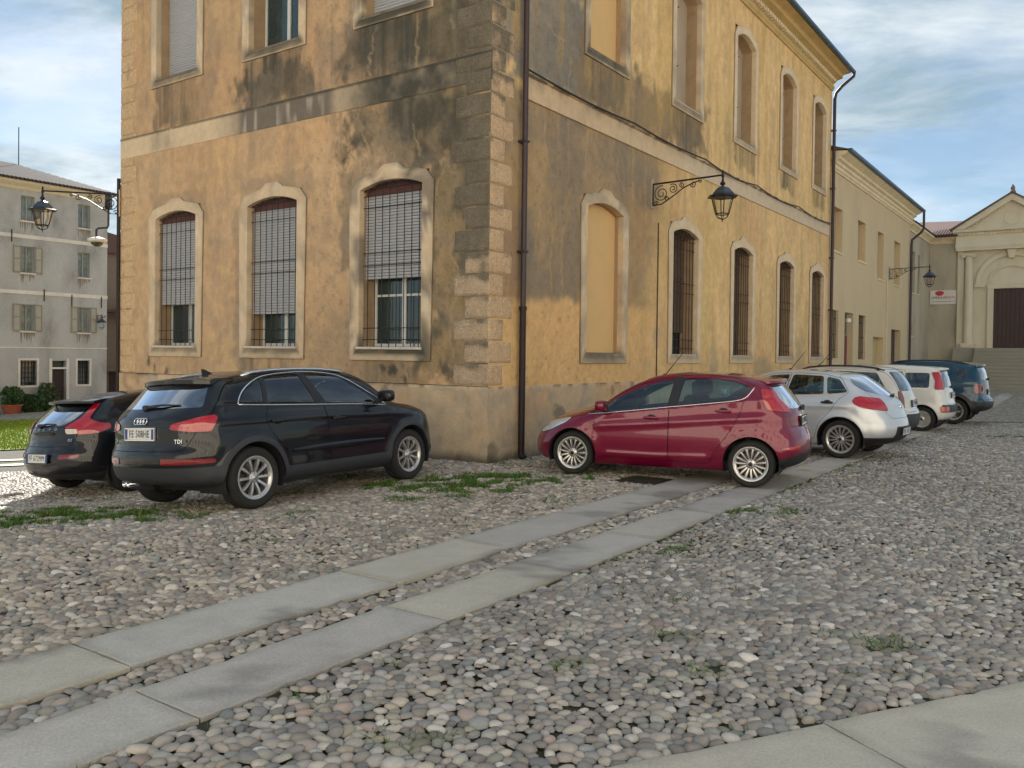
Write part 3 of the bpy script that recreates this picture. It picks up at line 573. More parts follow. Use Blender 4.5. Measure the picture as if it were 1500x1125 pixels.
# window geometry (metres in wall coordinates)
WL = [8.3, 5.18, 2.1]; WR = [3.72, 7.52, 11.28, 15.0, 18.35]
def arch(hw, zs, rise, n, cu=0.0):
    """points of a segmental arch from -hw to hw"""
    return [(cu+hw*math.sin(a), zs+rise*(math.cos(a)-math.cos(1.05))/(1-math.cos(1.05))) if False else (cu+hw*x, zs+rise*(1-x*x)) for x in np.linspace(-1, 1, n) for a in (0,)]
def outlines(cu, zb, zsp, rise, hw, fb, fw, key, ears):
    """inner and outer outline of a stone surround, same point count, going round from bottom left"""
    n = 13; inner = [(cu-hw, zb)]+arch(hw, zsp, rise, n, cu)+[(cu+hw, zb)]
    outer = [(cu-hw-fw, zb-fb)]
    for k, x in enumerate(np.linspace(-1, 1, n)):
        if k == 0: outer.append((cu-hw-fw-ears, zsp+0.02))
        elif k == n-1: outer.append((cu+hw+fw+ears, zsp+0.02))
        else:
            uu = cu+(hw+fw+ears)*(x if abs(x) > 0.2 else x)
            z = zsp+0.16+rise*1.25*(1-x*x)
            if abs(x) < 0.20: z += key
            outer.append((uu, z))
    outer.append((cu+hw+fw, zb-fb))
    return outer, inner
def paint_frame(u, z, cu, seed, dirt):
    n = fbm(u*2.5, z*2.5, seed, 5); n2 = fbm(u*8, z*8, seed+1, 3)
    c = PINK*(1.10 if dirt < .2 else 1.0)*(0.90+0.2*n)[..., None]; c = lay(c, WHITE*(1.1 if dirt < .2 else 1.0), 0.5*sstep(0.5, 0.7, n2))
    c = lay(c, GREY, dirt*sstep(0.44, 0.6, n)); c = lay(c, DARK, 0.6*dirt*sstep(0.58, 0.7, fbm(u*3+5, z*2, seed+3, 4)))
    return c
def frame_part(parent, fr, outer, inner, o0, o1, cu, seed, dirt):
    # ring subdivided so that its stains and an edge shadow line can be painted on the points
    P = []; n = len(outer); S = 5; T = 3
    dense_o, dense_i = [], []
    for i in range(n):
        j = (i+1) % n; L = math.hypot(outer[j][0]-outer[i][0], outer[j][1]-outer[i][1]); k = max(1, int(L/0.18))
        for q in range(k):
            f = q/k; dense_o.append((outer[i][0]*(1-f)+outer[j][0]*f, outer[i][1]*(1-f)+outer[j][1]*f)); dense_i.append((inner[i][0]*(1-f)+inner[j][0]*f, inner[i][1]*(1-f)+inner[j][1]*f))
    m = len(dense_o); rows = [([p for p in dense_o], o0), ([p for p in dense_o], o1-0.008)]
    for q in range(T+1):
        f = (q+0.06)/(T+0.12); rows.append(([(a[0]*(1-f)+b[0]*f, a[1]*(1-f)+b[1]*f) for a, b in zip(dense_o, dense_i)], o1))
    rows += [([p for p in dense_i], o1-0.012), ([p for p in dense_i], -0.10)]
    UZ = np.array([p for r, o in rows for p in r]); O = np.repeat([o for r, o in rows], m)
    V = fr.p+UZ[:, :1]*fr.u+O[:, None]*fr.n+UZ[:, 1:]*np.array([[0, 0, 1.0]]); V = V-np.array(origin(parent))
    F = [(r*m+i, r*m+(i+1) % m, (r+1)*m+(i+1) % m, (r+1)*m+i) for r in range(len(rows)-1) for i in range(m)]
    c = paint_frame(UZ[:, 0], UZ[:, 1], cu, seed, dirt); c[:2*m] *= .45; c[2*m:3*m] *= .88; zb_ = min(p[1] for p in inner); sl = sstep(zb_-.15, zb_-.10, UZ[:, 1])*sstep(zb_+.03, zb_-.005, UZ[:, 1])*sstep(-.95, -.8, -np.abs(UZ[:, 0]-cu)); c = lay(c, DARK*.9, np.clip(sl*(.35+dirt*.7)*(.6+.8*fbm(UZ[:, 0]*6, UZ[:, 1]*6, seed+9, 4)), 0, .95))  # outer rows darkened as a painted shadow line; stain below the sill
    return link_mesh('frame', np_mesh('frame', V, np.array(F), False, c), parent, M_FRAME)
def reveal(parent, fr, inner, depth, m=None, bottom=True):
    mb = MB(fr); n = len(inner); vs = [(u, -0.09, z) for u, z in inner]+[(u, -depth, z) for u, z in inner]
    mb.add(vs, [(i, (i+1) % n, n+(i+1) % n, n+i) for i in range(n)]); return mb.build('reveal', m or M_REVEAL, parent)
def grille(parent, fr, cu, hw, zb, zsp, rise, o, nb=6, scroll=True):
    mb = MB(fr)
    for k in range(nb):
        x = -1+2*(k+0.5)/nb if nb > 6 else -1+2*(k)/(nb-1)*0.96+0.04
        mb.tube([(cu+hw*x*.97, o, zb), (cu+hw*x*.97, o, zsp+rise*(1-x*x)*(0.2 if scroll else 0.9))], 0.0085, 5)
    for z in (zb+0.13, zb+0.33, zb+(zsp-zb)*0.52, zb+(zsp-zb)*0.60, zsp-0.30, zsp-0.10): mb.tube([(cu-hw, o, z), (cu+hw, o, z)], 0.0075, 4)
    if scroll:
        mb.tube([(cu+hw*x, o, zsp+rise*(1-x*x)-0.01) for x in np.linspace(-1, 1, 13)], 0.009, 4)
        mb.tube([(cu-hw, o, zsp+0.02), (cu+hw, o, zsp+0.02)], 0.009, 4)
        for k in range(-3, 4):
            c0 = cu+k*hw*0.27; r = 0.05 if abs(k) < 3 else 0.03
            mb.tube([(c0+r*(1-a/14)*math.cos(a+k), o, zsp+0.05+rise*0.25+r*(1-a/14)*math.sin(a+k)) for a in np.linspace(0, 10, 22)], 0.006, 4)
    return mb.build('grille', M_IRON, parent)
def casement(parent, fr, u0, u1, z0, z1, o, mull=True, glassm=None):
    """inner window: frame with panes"""
    mb = MB(fr); w = 0.055
    mb.box(u0, u0+w, o-0.05, o, z0, z1).box(u1-w, u1, o-0.05, o, z0, z1).box(u0+w, u1-w, o-0.05, o-0.001, z0, z0+w).box(u0+w, u1-w, o-0.05, o-0.001, z1-w, z1)
    uc = (u0+u1)/2
    if mull: mb.box(uc-0.045, uc+0.045, o-0.05, o+0.006, z0+w, z1-w)
    zm = z0+(z1-z0)*0.62
    for a, b in (((u0+w, uc-0.045), (uc+0.045, u1-w)) if mull else ((u0+w, u1-w),)): mb.box(a, b, o-0.045, o-0.004, zm-0.02, zm+0.02)
    f = mb.build('casement', M_PVC, parent)
    for a, b in (((u0+w, uc-0.045), (uc+0.045, u1-w)) if mull else ((u0+w, u1-w),)):
        for c, d in ((z0+w, zm-0.02), (zm+0.02, z1-w)): MB(fr).box(a, b, o-0.03, o-0.02, c, d).build('pane', glassm or M_DGLASS, parent)
def roller(parent, fr, u0, u1, z0, z1, o):
    mb = MB(fr); p = 0.052; z = z0
    while z < z1: mb.sweep([(o-0.012, z), (o+0.004, z+0.006), (o+0.010, z+p*0.5), (o+0.004, z+p-0.010), (o-0.012, z+p-0.004)], u0, u1); z += p
    b = mb.build('shutter', M_SHUT, parent); b['kind'] = 'stuff'; return b
HL, HR = [], []
def window_common(fr, cu, zb, zsp, rise, hw, fb, fw, key, ears, dirt, seed, label, holes, depth=0.42, proud=0.035):
    w = emp('window', label=None); w.parent = BLD
    outer, inner = outlines(cu, zb, zsp, rise, hw, fb, fw, key, ears)
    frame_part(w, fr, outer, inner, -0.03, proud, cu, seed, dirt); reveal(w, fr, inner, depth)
    holes.append((cu-hw-fw*0.55, cu+hw+fw*0.55, zb-fb*0.5, zsp+rise+0.10))
    return w, inner
def sill(w, fr, cu, hw, zb, col=True):
    MB(fr).bbox(cu-hw-0.03, cu+hw+0.03, -0.30, 0.075, zb-0.012, zb+0.032, 0.008).build('sill', M_SILL, w)
def inner_box(w, fr, cu, hw, zb, zt, d, m):
    MB(fr).box(cu-hw-0.3, cu+hw+0.3, -d-0.06, -d, zb-0.2, zt).build('back_panel', m, w)
M_ROOM = mat('dark_room', lin(34, 34, 36), 0.9, var=0.1); M_CREAMIN = mat('cream_inner_panel', lin(188, 164, 130), 0.9, var=0.12, scale=3)
M_DSHUT = mat('brown_inner_shutter', lin(104, 86, 72), 0.85, var=0.15, scale=5)
def ground_windows_L():
    for k, cu in enumerate(WL):
        w, inner = window_common(FR_L, cu, 1.80, 4.56, 0.13, 0.72, 0.20, 0.215, 0.085, 0.04, (0.25, 0.35, 0.85)[k], 300+k, '', HL)
        sill(w, FR_L, cu, 0.72, 1.80); o = -0.13
        # cream side wall of the niche, shutter, then the casement below it
        zsh = (2.72, 2.46, 3.02)[k]
        MB(FR_L).box(cu-0.72, cu+0.72, o-0.05, o-0.02, 4.42, 4.72).build('lintel', M_RED, w)
        roller(w, FR_L, cu-0.71, cu+0.71, zsh, 4.46, o)
        casement(w, FR_L, cu-0.71, cu+0.71, 1.84, 3.3, -0.36)
        inner_box(w, FR_L, cu, 0.72, 1.8, 4.8, 0.50, M_ROOM); grille(w, FR_L, cu, 0.70, 1.83, 4.56, 0.12, -0.06, 8)
        MB(FR_L).tube([(cu-0.60, 0.05, 1.90), (cu-0.60, 0.05, 1.84)], 0.01, 4).build('bolt', M_IRON, w)
def upper_windows_L():
    for k, cu in enumerate(WL):
        w, inner = window_common(FR_L, cu, 7.55, 10.15, 0.16, 0.72, 0.14, 0.20, 0.06, 0.02, (0.35, 0.6, 0.9)[k], 320+k, '', HL)
        MB(FR_L).bbox(cu-0.75, cu+0.75, -0.30, 0.05, 7.53, 7.575, 0.008).build('sill', mat('mossy_sill', lin(118, 108, 92), 0.9, var=0.3, scale=6), w); o = -0.33
        if k == 1:
            casement(w, FR_L, cu-0.71, cu+0.71, 7.58, 10.2, o-.03)
        else:
            roller(w, FR_L, cu-0.71, cu+0.71, 7.60, 10.28, o+.05)
        inner_box(w, FR_L, cu, 0.72, 7.5, 10.4, 0.55, M_ROOM)
def windows_R():
    for k, cu in enumerate(WR):
        w, inner = window_common(FR_R, cu, 1.77, 4.50, 0.14, 0.71, 0.19, 0.20, 0.085, 0.04, (0.45, 0.12, 0.06, 0.06, 0.06)[k], 340+k, '', HR)
        if k == 0:
            MB(FR_R).box(cu-0.8, cu+0.8, -0.24, -0.17, 1.6, 4.8).build('infill', mat('infill_plaster', lin(226, 190, 132), 0.92, var=0.16, scale=2.0, col2=lin(214, 172, 120), bump=0.15, bscale=40), w)
            MB(FR_R).bbox(cu-0.71, cu+0.71, -0.18, 0.01, 1.74, 1.79, 0.01).build('sill', mat('mossy_sill', lin(118, 108, 92)), w)
        else:
            MB(FR_R).bbox(cu-0.71, cu+0.71, -0.35, 0.012, 1.75, 1.785, 0.01).build('sill', M_SILL, w)
            grille(w, FR_R, cu, 0.70, 1.79, 4.50, 0.13, -0.07, 8)
            roller(w, FR_R, cu-0.70, cu+0.70, 1.8 if k > 1 else 2.3, 4.6, -0.36).data.materials[0] = M_DSHUT
            inner_box(w, FR_R, cu, 0.72, 1.7, 4.8, 0.45, M_ROOM)
        w, inner = window_common(FR_R, cu, 7.42, 10.02, 0.20, 0.70, 0.16, 0.19, 0.02, 0.0, (0.6, 0.3, 0.08, 0.08, 0.02)[k], 360+k, '', HR)
        MB(FR_R).bbox(cu-0.71, cu+0.71, -0.34, 0.03, 7.40, 7.445, 0.01).build('sill', M_SILL if k in (1,) else mat('mossy_sill', lin(118, 108, 92)), w)
        d = 0.20 if k == 0 else 0.36
        MB(FR_R).box(cu-0.8, cu+0.8, -d-0.05, -d, 7.3, 10.4).build('infill', mat('infill_plaster', (0, 0, 0)) if k == 0 else (mat('grey_infill', lin(150, 150, 148), 0.8, var=0.08, scale=2) if k == 4 else M_TAUPE), w)
        if k:
            for zz in (8.2, 9.5): MB(FR_R).tube([(cu-0.66, -0.1, zz), (cu-0.60, 0.03, zz)], 0.012, 5).build('hinge', M_IRON, w)
ground_windows_L(); upper_windows_L(); windows_R()
us = np.arange(0.0, 10.401, 0.033); us[-1] = 10.40
facade('wall', FR_L, us, np.concatenate([np.arange(1.22, 11.9, 0.033), [11.9]]), paint_L, HL)
uR = [0.0]
while uR[-1] < 19.78: uR.append(min(19.78, uR[-1]+0.028+uR[-1]*0.0022))
facade('wall', FR_R, np.array(uR), np.concatenate([np.arange(1.20, 11.9, 0.036), [11.9]]), paint_R, HR)
def plinth(fr, u1, seed, o):
    us = np.arange(-o, u1, 0.05); us[-1] = u1; zs = np.concatenate([np.arange(-0.6, 1.2, 0.05), [1.21]]); gu, gz = np.meshgrid(us, zs, indexing='ij'); n = len(zs)
    off = np.full(gu.shape, o)+0.02*(fbm(gu*2, gz*2, seed, 4)-0.5); gz2 = gz+0
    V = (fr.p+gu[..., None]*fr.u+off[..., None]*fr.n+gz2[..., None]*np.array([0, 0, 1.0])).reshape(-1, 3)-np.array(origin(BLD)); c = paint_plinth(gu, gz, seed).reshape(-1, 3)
    i = (np.arange(len(us)-1)[:, None]*n+np.arange(n-1)[None]).ravel(); F = np.stack([i, i+n, i+n+1, i+1], 1)
    b = len(V); top = (fr.p+us[:, None]*fr.u+zs[-1]*np.array([0, 0, 1.0])-0.05*fr.n)-np.array(origin(BLD)); V = np.concatenate([V, top]); c = np.concatenate([c, np.tile(c.mean(0)*0.8, (len(us), 1))])
    j = np.arange(len(us)-1); F = np.concatenate([F, np.stack([j*n+n-1, (j+1)*n+n-1, b+j+1, b+j], 1)])
    link_mesh('plinth', np_mesh('plinth', V, F, True, c), BLD, M_STUCCO)
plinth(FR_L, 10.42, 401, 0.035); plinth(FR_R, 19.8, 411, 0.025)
# back walls and body so that the block is a real volume
def body():
    mb = MB(); a = FR_R; P = lambda t, s, z: tuple(PC+dR*t+dL*s+np.array([0, 0, z]))
    for q in ([P(19.78, 0, -1), P(19.78, 10.4, -1), P(19.78, 10.4, 11.9), P(19.78, 0, 11.9)], [P(0, 10.4, -1), P(19.78, 10.4, -1), P(19.78, 10.4, 11.9), P(0, 10.4, 11.9)]): mb.add(q, [(0, 1, 2, 3)], raw=True)
    mb.build('wall', mat('rear_plaster', lin(196, 158, 104), 0.92, var=0.2, scale=1.0), BLD)
body()
# string course: band pieces on both walls
def course(fr, u0, u1, z0, z1, seed, left):
    us = np.arange(u0, u1, 0.022); us[-1] = u1; q = .016 if left else .034; prof = [(-0.02, z0), (q-.006, z0), (q, z0+0.012)]+[(q, z) for z in np.linspace(z0+0.05, z1-0.06, 9)]+[(q, z1-0.03), (q+(.012 if left else .041), z1-0.015), (q+(.014 if left else .046), z1+0.008), (-0.02, z1+0.02)]
    n = len(prof); gu = np.repeat(us, n); O = np.tile([p[0] for p in prof], len(us)); Z = np.tile([p[1] for p in prof], len(us))
    n1 = fbm(gu*1.2, Z*2, seed, 5); n2 = fbm(gu*5, Z*5, seed+1, 4); c = PINK*(0.88+0.22*n1)[:, None]
    if left:
        c = lay(c, GREY*0.9, 0.8*sstep(7.2, 6.2, gu+0.8*(n2-.5))*(0.3+0.7*n2)); dr = sstep(6.3, 6.05, gu)*sstep(3.4, 3.7, gu); c = lay(c, np.array(lin(112, 104, 96)), 0.9*dr); c = lay(c, np.array(lin(176, 164, 148)), 0.8*dr*sstep(0.50, 0.80, vnoise(gu*9.5, Z*1.2, 6))*sstep(z1-.02, z1-.1, Z))
        dk = sstep(3.3, 2.6, gu+1.0*(n2-.5)); c = lay(c, DARK*0.95, np.clip(0.92*dk*(0.55+0.7*n2), 0, 1)); c = lay(c, GREY*0.8, 0.5*sstep(8.2, 8.6, gu)*sstep(9.4, 9.0, gu)*n2*1.3)
    else:
        c = c*np.array([1.0, 0.98, 0.95]); c = lay(c, np.array(lin(176, 148, 120)), 0.6*sstep(7, 2, gu)*n2); c = lay(c, GREY, 0.45*drips(gu, Z, seed+5, 5)*sstep(z0+0.1, z1, Z)); c = lay(c, np.array(lin(206, 192, 172)), 0.5*sstep(6, 9, gu))
    edge = sstep(z1-0.05, z1-0.01, Z); c = lay(c, DARK*0.9, 0.75*edge*sstep(0.35, 0.6, n2+0.2*left))
    V = fr.p+gu[:, None]*fr.u+O[:, None]*fr.n+Z[:, None]*np.array([0, 0, 1.0])-np.array(origin(BLD))
    i = (np.arange(len(us)-1)[:, None]*n+np.arange(n-1)[None]).ravel(); F = np.stack([i, i+n, i+n+1, i+1], 1)
    link_mesh('string_course', np_mesh('string_course', V, F, False, c), BLD, M_FRAME)
course(FR_L, -0.03, 10.42, 6.03, 6.47, 420, True); course(FR_R, 0.93, 19.6, 5.96, 6.36, 430, False)
# quoins at the corner: one stone per course wraps both walls
M_QUOIN = mat('pitted_quoin_stone', (0.5, 0.4, 0.3), 0.95, var=0.16, scale=14, bump=1.0, bscale=42, attr=True, spec=0.1, fine=0.38)
def paint_quoin(u, z, z0, z1, face, k):
    n = fbm(u*3, z*3, 510+face, 5); pit = fbm(u*26, z*26, 520+face, 3); f = (z-z0)/(z1-z0)
    if face == 0: c = np.array(lin(186, 164, 138))*(0.85+0.3*n)[..., None]; dk = np.clip(0.10+1.15*sstep(2.6, 4.3, z+1.4*(n-.5))+0.55*sstep(.62, .95, f+.5*(n-.5))*(z < 4.2), 0, 1)
    elif face == 1: c = np.array(lin(204, 174, 140))*(0.88+0.24*n)[..., None]; dk = np.clip(0.05+0.55*sstep(4.6, 7.5, z+1.6*(n-.5))+0.35*sstep(.72, 1.0, f+.5*(n-.5))*sstep(1.5, 2.4, z), 0, 1)
    else: c = np.array(lin(206, 176, 138))*(0.88+0.24*n)[..., None]; dk = 0.25*sstep(.5, .7, n)
    dark = np.array(lin(106, 99, 86))*(0.8+0.5*n)[..., None]; d2 = sstep(.2, .8, dk+(fbm(u*7, z*7, 531+face, 5)-.5)*.9*(dk > .02)); return c*(1-(0.92*d2)[..., None])+dark*(0.92*d2)[..., None]
def quoin_block(fr, u0, u1, z0, z1, p, face, k):
    b = 0.010; nu, nz = max(4, int((u1-u0)/0.035)), max(4, int((z1-z0)/0.035)); us = np.concatenate([[u0], np.linspace(u0+b, u1-b, nu), [u1]]); zs = np.concatenate([[z0], np.linspace(z0+b, z1-b, nz), [z1]]); gu, gz = np.meshgrid(us, zs, indexing='ij')
    O = np.full(gu.shape, p)+0.006*(fbm(gu*18, gz*18, 541+k, 3)-.5)*(face < 2); O[0] = O[-1] = -.01; O[:, 0] = O[:, -1] = -.01; O[0, :] = -.01
    jit = .008*(fbm(gu*6, gz*6, 551+k, 3)-.5); V = (fr.p+(gu+jit)[..., None]*fr.u+O[..., None]*fr.n+(gz+jit)[..., None]*np.array([0, 0, 1.])).reshape(-1, 3)-np.array(origin(BLD)); n = len(zs); i = (np.arange(len(us)-1)[:, None]*n+np.arange(n-1)[None]).ravel()
    c = paint_quoin(gu, gz, z0, z1, face, k); link_mesh('quoin', np_mesh('quoin', V, np.stack([i, i+n, i+n+1, i+1], 1), True, c.reshape(-1, 3)), BLD, M_QUOIN)
def quoins():
    z = 1.225; k = 0; h = 0.3555; p = 0.009
    while z < 11.0:
        lw, rw = (0.70, 0.38) if k % 2 == 0 else (0.48, 0.61); g = 0.006
        quoin_block(FR_L, -p, lw, z+g, z+h-g, p+(.012 if 6.0 < z+h*.5 < 6.5 else 0), 0, k); quoin_block(FR_R, -p, rw, z+g, z+h-g, p, 1, k)
        lw = 0.58 if k % 2 == 0 else 0.46
        quoin_block(FR_L, 10.40-lw, 10.425, z+0.006, z+h-0.006, 0.014, 2, k); z += h; k += 1
quoins()
# cornice, dentils, eaves and gutter along both walls
M_CORN = mat('cornice_plaster', lin(200, 172, 120), 0.9, var=0.15, scale=2.5, bump=0.1, bscale=40, spec=0.15)
def cornice(fr, u0, u1, sgn):
    prof = [(-0.02, 10.98), (0.05, 10.98), (0.06, 11.03), (0.09, 11.06), (0.10, 11.11), (0.06, 11.13), (0.06, 11.20), (0.20, 11.32), (0.36, 11.36), (0.36, 11.44), (0.40, 11.47), (0.62, 11.50), (0.62, 11.56), (-0.02, 11.60)]
    MB(fr).sweep(prof, u0-0.0, u1).build('cornice', M_CORN, BLD)
    dm = None; n = int((u1-u0)/0.19); md = mat('dentil_stone', lin(226, 210, 178), 0.9, var=0.12)
    for k in range(n):
        u = u0+0.05+k*0.19
        if dm is None:
            dm = MB(Fr((0, 0, 0), fr.u, fr.n)).box(0, 0.105, 0.058, 0.19, 11.205, 11.318).mesh('dentil'); dm.materials.append(md)
        o = bpy.data.objects.new('dentil', dm); COL.objects.link(o); o.parent = BLD; p = fr(u, 0, 0); o.location = (p[0]-PC[0], p[1]-PC[1], 0)
    ga = [(0.62+0.075+0.075*math.cos(a), 11.56+0.075*math.sin(a)) for a in np.linspace(math.pi, 2*math.pi, 9)]; gi = [(0.62+0.075+0.066*math.cos(a), 11.56+0.066*math.sin(a)) for a in np.linspace(2*math.pi, math.pi, 9)]
    MB(fr).sweep(ga+gi, u0-0.62*0, u1+0.1).build('gutter', M_GUTTER, BLD)
cornice(FR_R, 0.0, 19.74, 1); cornice(FR_L, 0.0, 10.4, 1)
def roof():
    P = lambda t, s, z: tuple(PC+dR*t+dL*s+np.array([0, 0, z])); e = 0.66
    mb = MB(); a, b, c, d = P(-e, -e, 11.60), P(19.9, -e, 11.60), P(19.9, 10.4+e, 11.60), P(-e, 10.4+e, 11.60); r1, r2 = P(5.6, 5.2, 13.9), P(14.8, 5.2, 13.9)
    mb.add([a, b, c, d, r1, r2], [(0, 1, 5, 4), (1, 2, 5), (2, 3, 4, 5), (3, 0, 4), (0, 3, 2, 1)], raw=True); mb.build('roof', M_ROOF, BLD)
roof()
def pipes():
    t = 0.81; mb = MB(FR_R); mb.tube([(t, 0.70, 11.5), (t, 0.62, 11.40), (t, 0.16, 11.0), (t, 0.10, 10.8), (t, 0.10, 2.52)], 0.048, 10)
    p = mb.build('downpipe', M_PIPE, BLD, smooth=True)
    q = MB(FR_R); q.tube([(t, 0.10, 2.52), (t, 0.10, 2.46), (t, 0.10, 2.455), (t, 0.10, 0.12), (t, 0.11, 0.06), (t, 0.16, 0.03)], [0.068, 0.068, 0.056, 0.056, 0.056, 0.056], 10); q.build('pipe_shoe', M_PIPE2, p, smooth=True)
    for z in (3.4, 5.2, 7.6, 9.6): MB(FR_R).box(t-0.062, t+0.062, -0.01, 0.152, z, z+0.035).build('clamp', M_PIPE, p)
    MB(FR_R).box(t+0.09, t+0.125, 0.0, 0.03, 0.3, 6.35).build('cable_duct', mat('grey_duct', lin(176, 166, 154), 0.6), BLD)
    t = 19.78; mb = MB(FR_R); mb.tube([(t+0.10, 0.70, 11.54), (t+0.10, 0.68, 11.42), (t, 0.34, 11.12), (t-0.02, 0.14, 10.9), (t-0.02, 0.10, 10.7), (t-0.02, 0.10, 0.1)], 0.055, 10); p = mb.build('downpipe', M_PIPE, BLD, smooth=True)
    for z in (1.7, 3.4, 5.2, 7.6, 9.6): MB(FR_R).box(t-0.09, t+0.05, -0.01, 0.165, z, z+0.04).build('clamp', M_PIPE, p)
    # thin black downpipe at the far left edge
    MB(FR_L).tube([(10.43, 0.05, 5.6), (10.43, 0.05, -0.4)], 0.04, 8).build('downpipe', M_PIPE2, BLD, smooth=True)
pipes()
def cables():
    m = mat('black_cable', lin(46, 42, 42), 0.7, var=0.1)
    pts = []
    for k, (a, b) in enumerate(zip([0.9, 4.7, 8.4, 12.0, 15.8], [4.7, 8.4, 12.0, 15.8, 19.7])):
        for f in np.linspace(0, 1, 9)[:-1]: pts.append((a+(b-a)*f, 0.10, 6.385-0.10*math.sin(math.pi*f)*(0.5 if k < 2 else 1)+0.02))
    pts.append((19.7, 0.10, 6.40)); MB(FR_R).tube(pts, 0.016, 6).build('wall_cable', m, None, label='black cable sagging along the string course of the ochre wall', cat='cable')
    MB(FR_R).tube([(6.05, 0.02, 4.6), (6.05, 0.02, 1.25)], 0.012, 5).build('wall_cable', m, None, label='thin dark cable running down the ochre wall below the lantern bracket', cat='cable')
cables()
# ------------------------------------------------------------------ neighbouring buildings
def rect_wall(parent, fr, u0, u1, z0, z1, holes, m, name='wall', off=0.0, thick=0.3):
    """wall sheet with exact rectangular openings and their reveals"""
    us = sorted({u0, u1, *[h[0] for h in holes], *[h[1] for h in holes]}); zs = sorted({z0, z1, *[h[2] for h in holes], *[h[3] for h in holes]})
    us = [u for u in us if u0 <= u <= u1]; zs = [z for z in zs if z0 <= z <= z1]
    mb = MB(fr); idx = {}
    def vid(i, j):
        if (i, j) not in idx: idx[i, j] = len(mb.v); mb.v.append(fr(us[i], off, zs[j]))
        return idx[i, j]
    for i in range(len(us)-1):
        for j in range(len(zs)-1):
            cu, cz = (us[i]+us[i+1])/2, (zs[j]+zs[j+1])/2
            if any(h[0] < cu < h[1] and h[2] < cz < h[3] for h in holes): continue
            mb.f.append((vid(i, j), vid(i+1, j), vid(i+1, j+1), vid(i, j+1)))
    w = mb.build(name, m, parent)
    for h in holes:
        rv = MB(fr); a, b, c, d = h[:4]; t = h[4] if len(h) > 4 else thick
        P = [(a, c), (b, c), (b, d), (a, d)]
        rv.add([(u, off, z) for u, z in P]+[(u, off-t, z) for u, z in P], [(k, (k+1) % 4, 4+(k+1) % 4, 4+k) for k in range(4)])
        rv.build('reveal', m, w)
    return w
def bars(parent, fr, u0, u1, z0, z1, o, n=6, nh=4, r=0.012):
    mb = MB(fr)
    for k in range(n): u = u0+(u1-u0)*(k+0.5)/n; mb.tube([(u, o, z0), (u, o, z1)], r, 4)
    for k in range(nh): z = z0+(z1-z0)*(k+0.5)/nh; mb.tube([(u0, o, z), (u1, o, z)], r*0.9, 4)
    return mb.build('grille', M_IRON, parent)
def sub(parent, name='window'):
    e = emp(name); e.parent = parent; return e
M_B2 = mat('pale_ochre_plaster', lin(226, 204, 164), 0.92, var=0.2, scale=0.9, col2=lin(186, 168, 140), bump=0.15, bscale=20, spec=0.1, fine=0.08, stretch=(1, 1, .5))
M_B2N = mat('niche_plaster', lin(176, 152, 120), 0.92, var=0.12, scale=2)
M_B2C = mat('cream_cornice', lin(226, 210, 176), 0.9, var=0.16, scale=3, bump=0.1, bscale=30)
M_YNICHE = mat('yellow_niche', lin(200, 176, 110), 0.92, var=0.12, scale=1.5, col2=lin(176, 166, 140))
M_MAROON = mat('maroon_door', lin(112, 58, 56), 0.7, var=0.15, scale=6); M_TEAL = mat('teal_glass', lin(62, 84, 82), 0.2, var=0.15, scale=5, spec=0.8)
M_DOORD = mat('dark_wood_door', lin(74, 58, 54), 0.75, var=0.25, scale=8, stretch=(6, 6, 0.6)); M_WGREY = mat('grey_inner_shutter', lin(120, 104, 88), 0.8, var=0.2, scale=5)
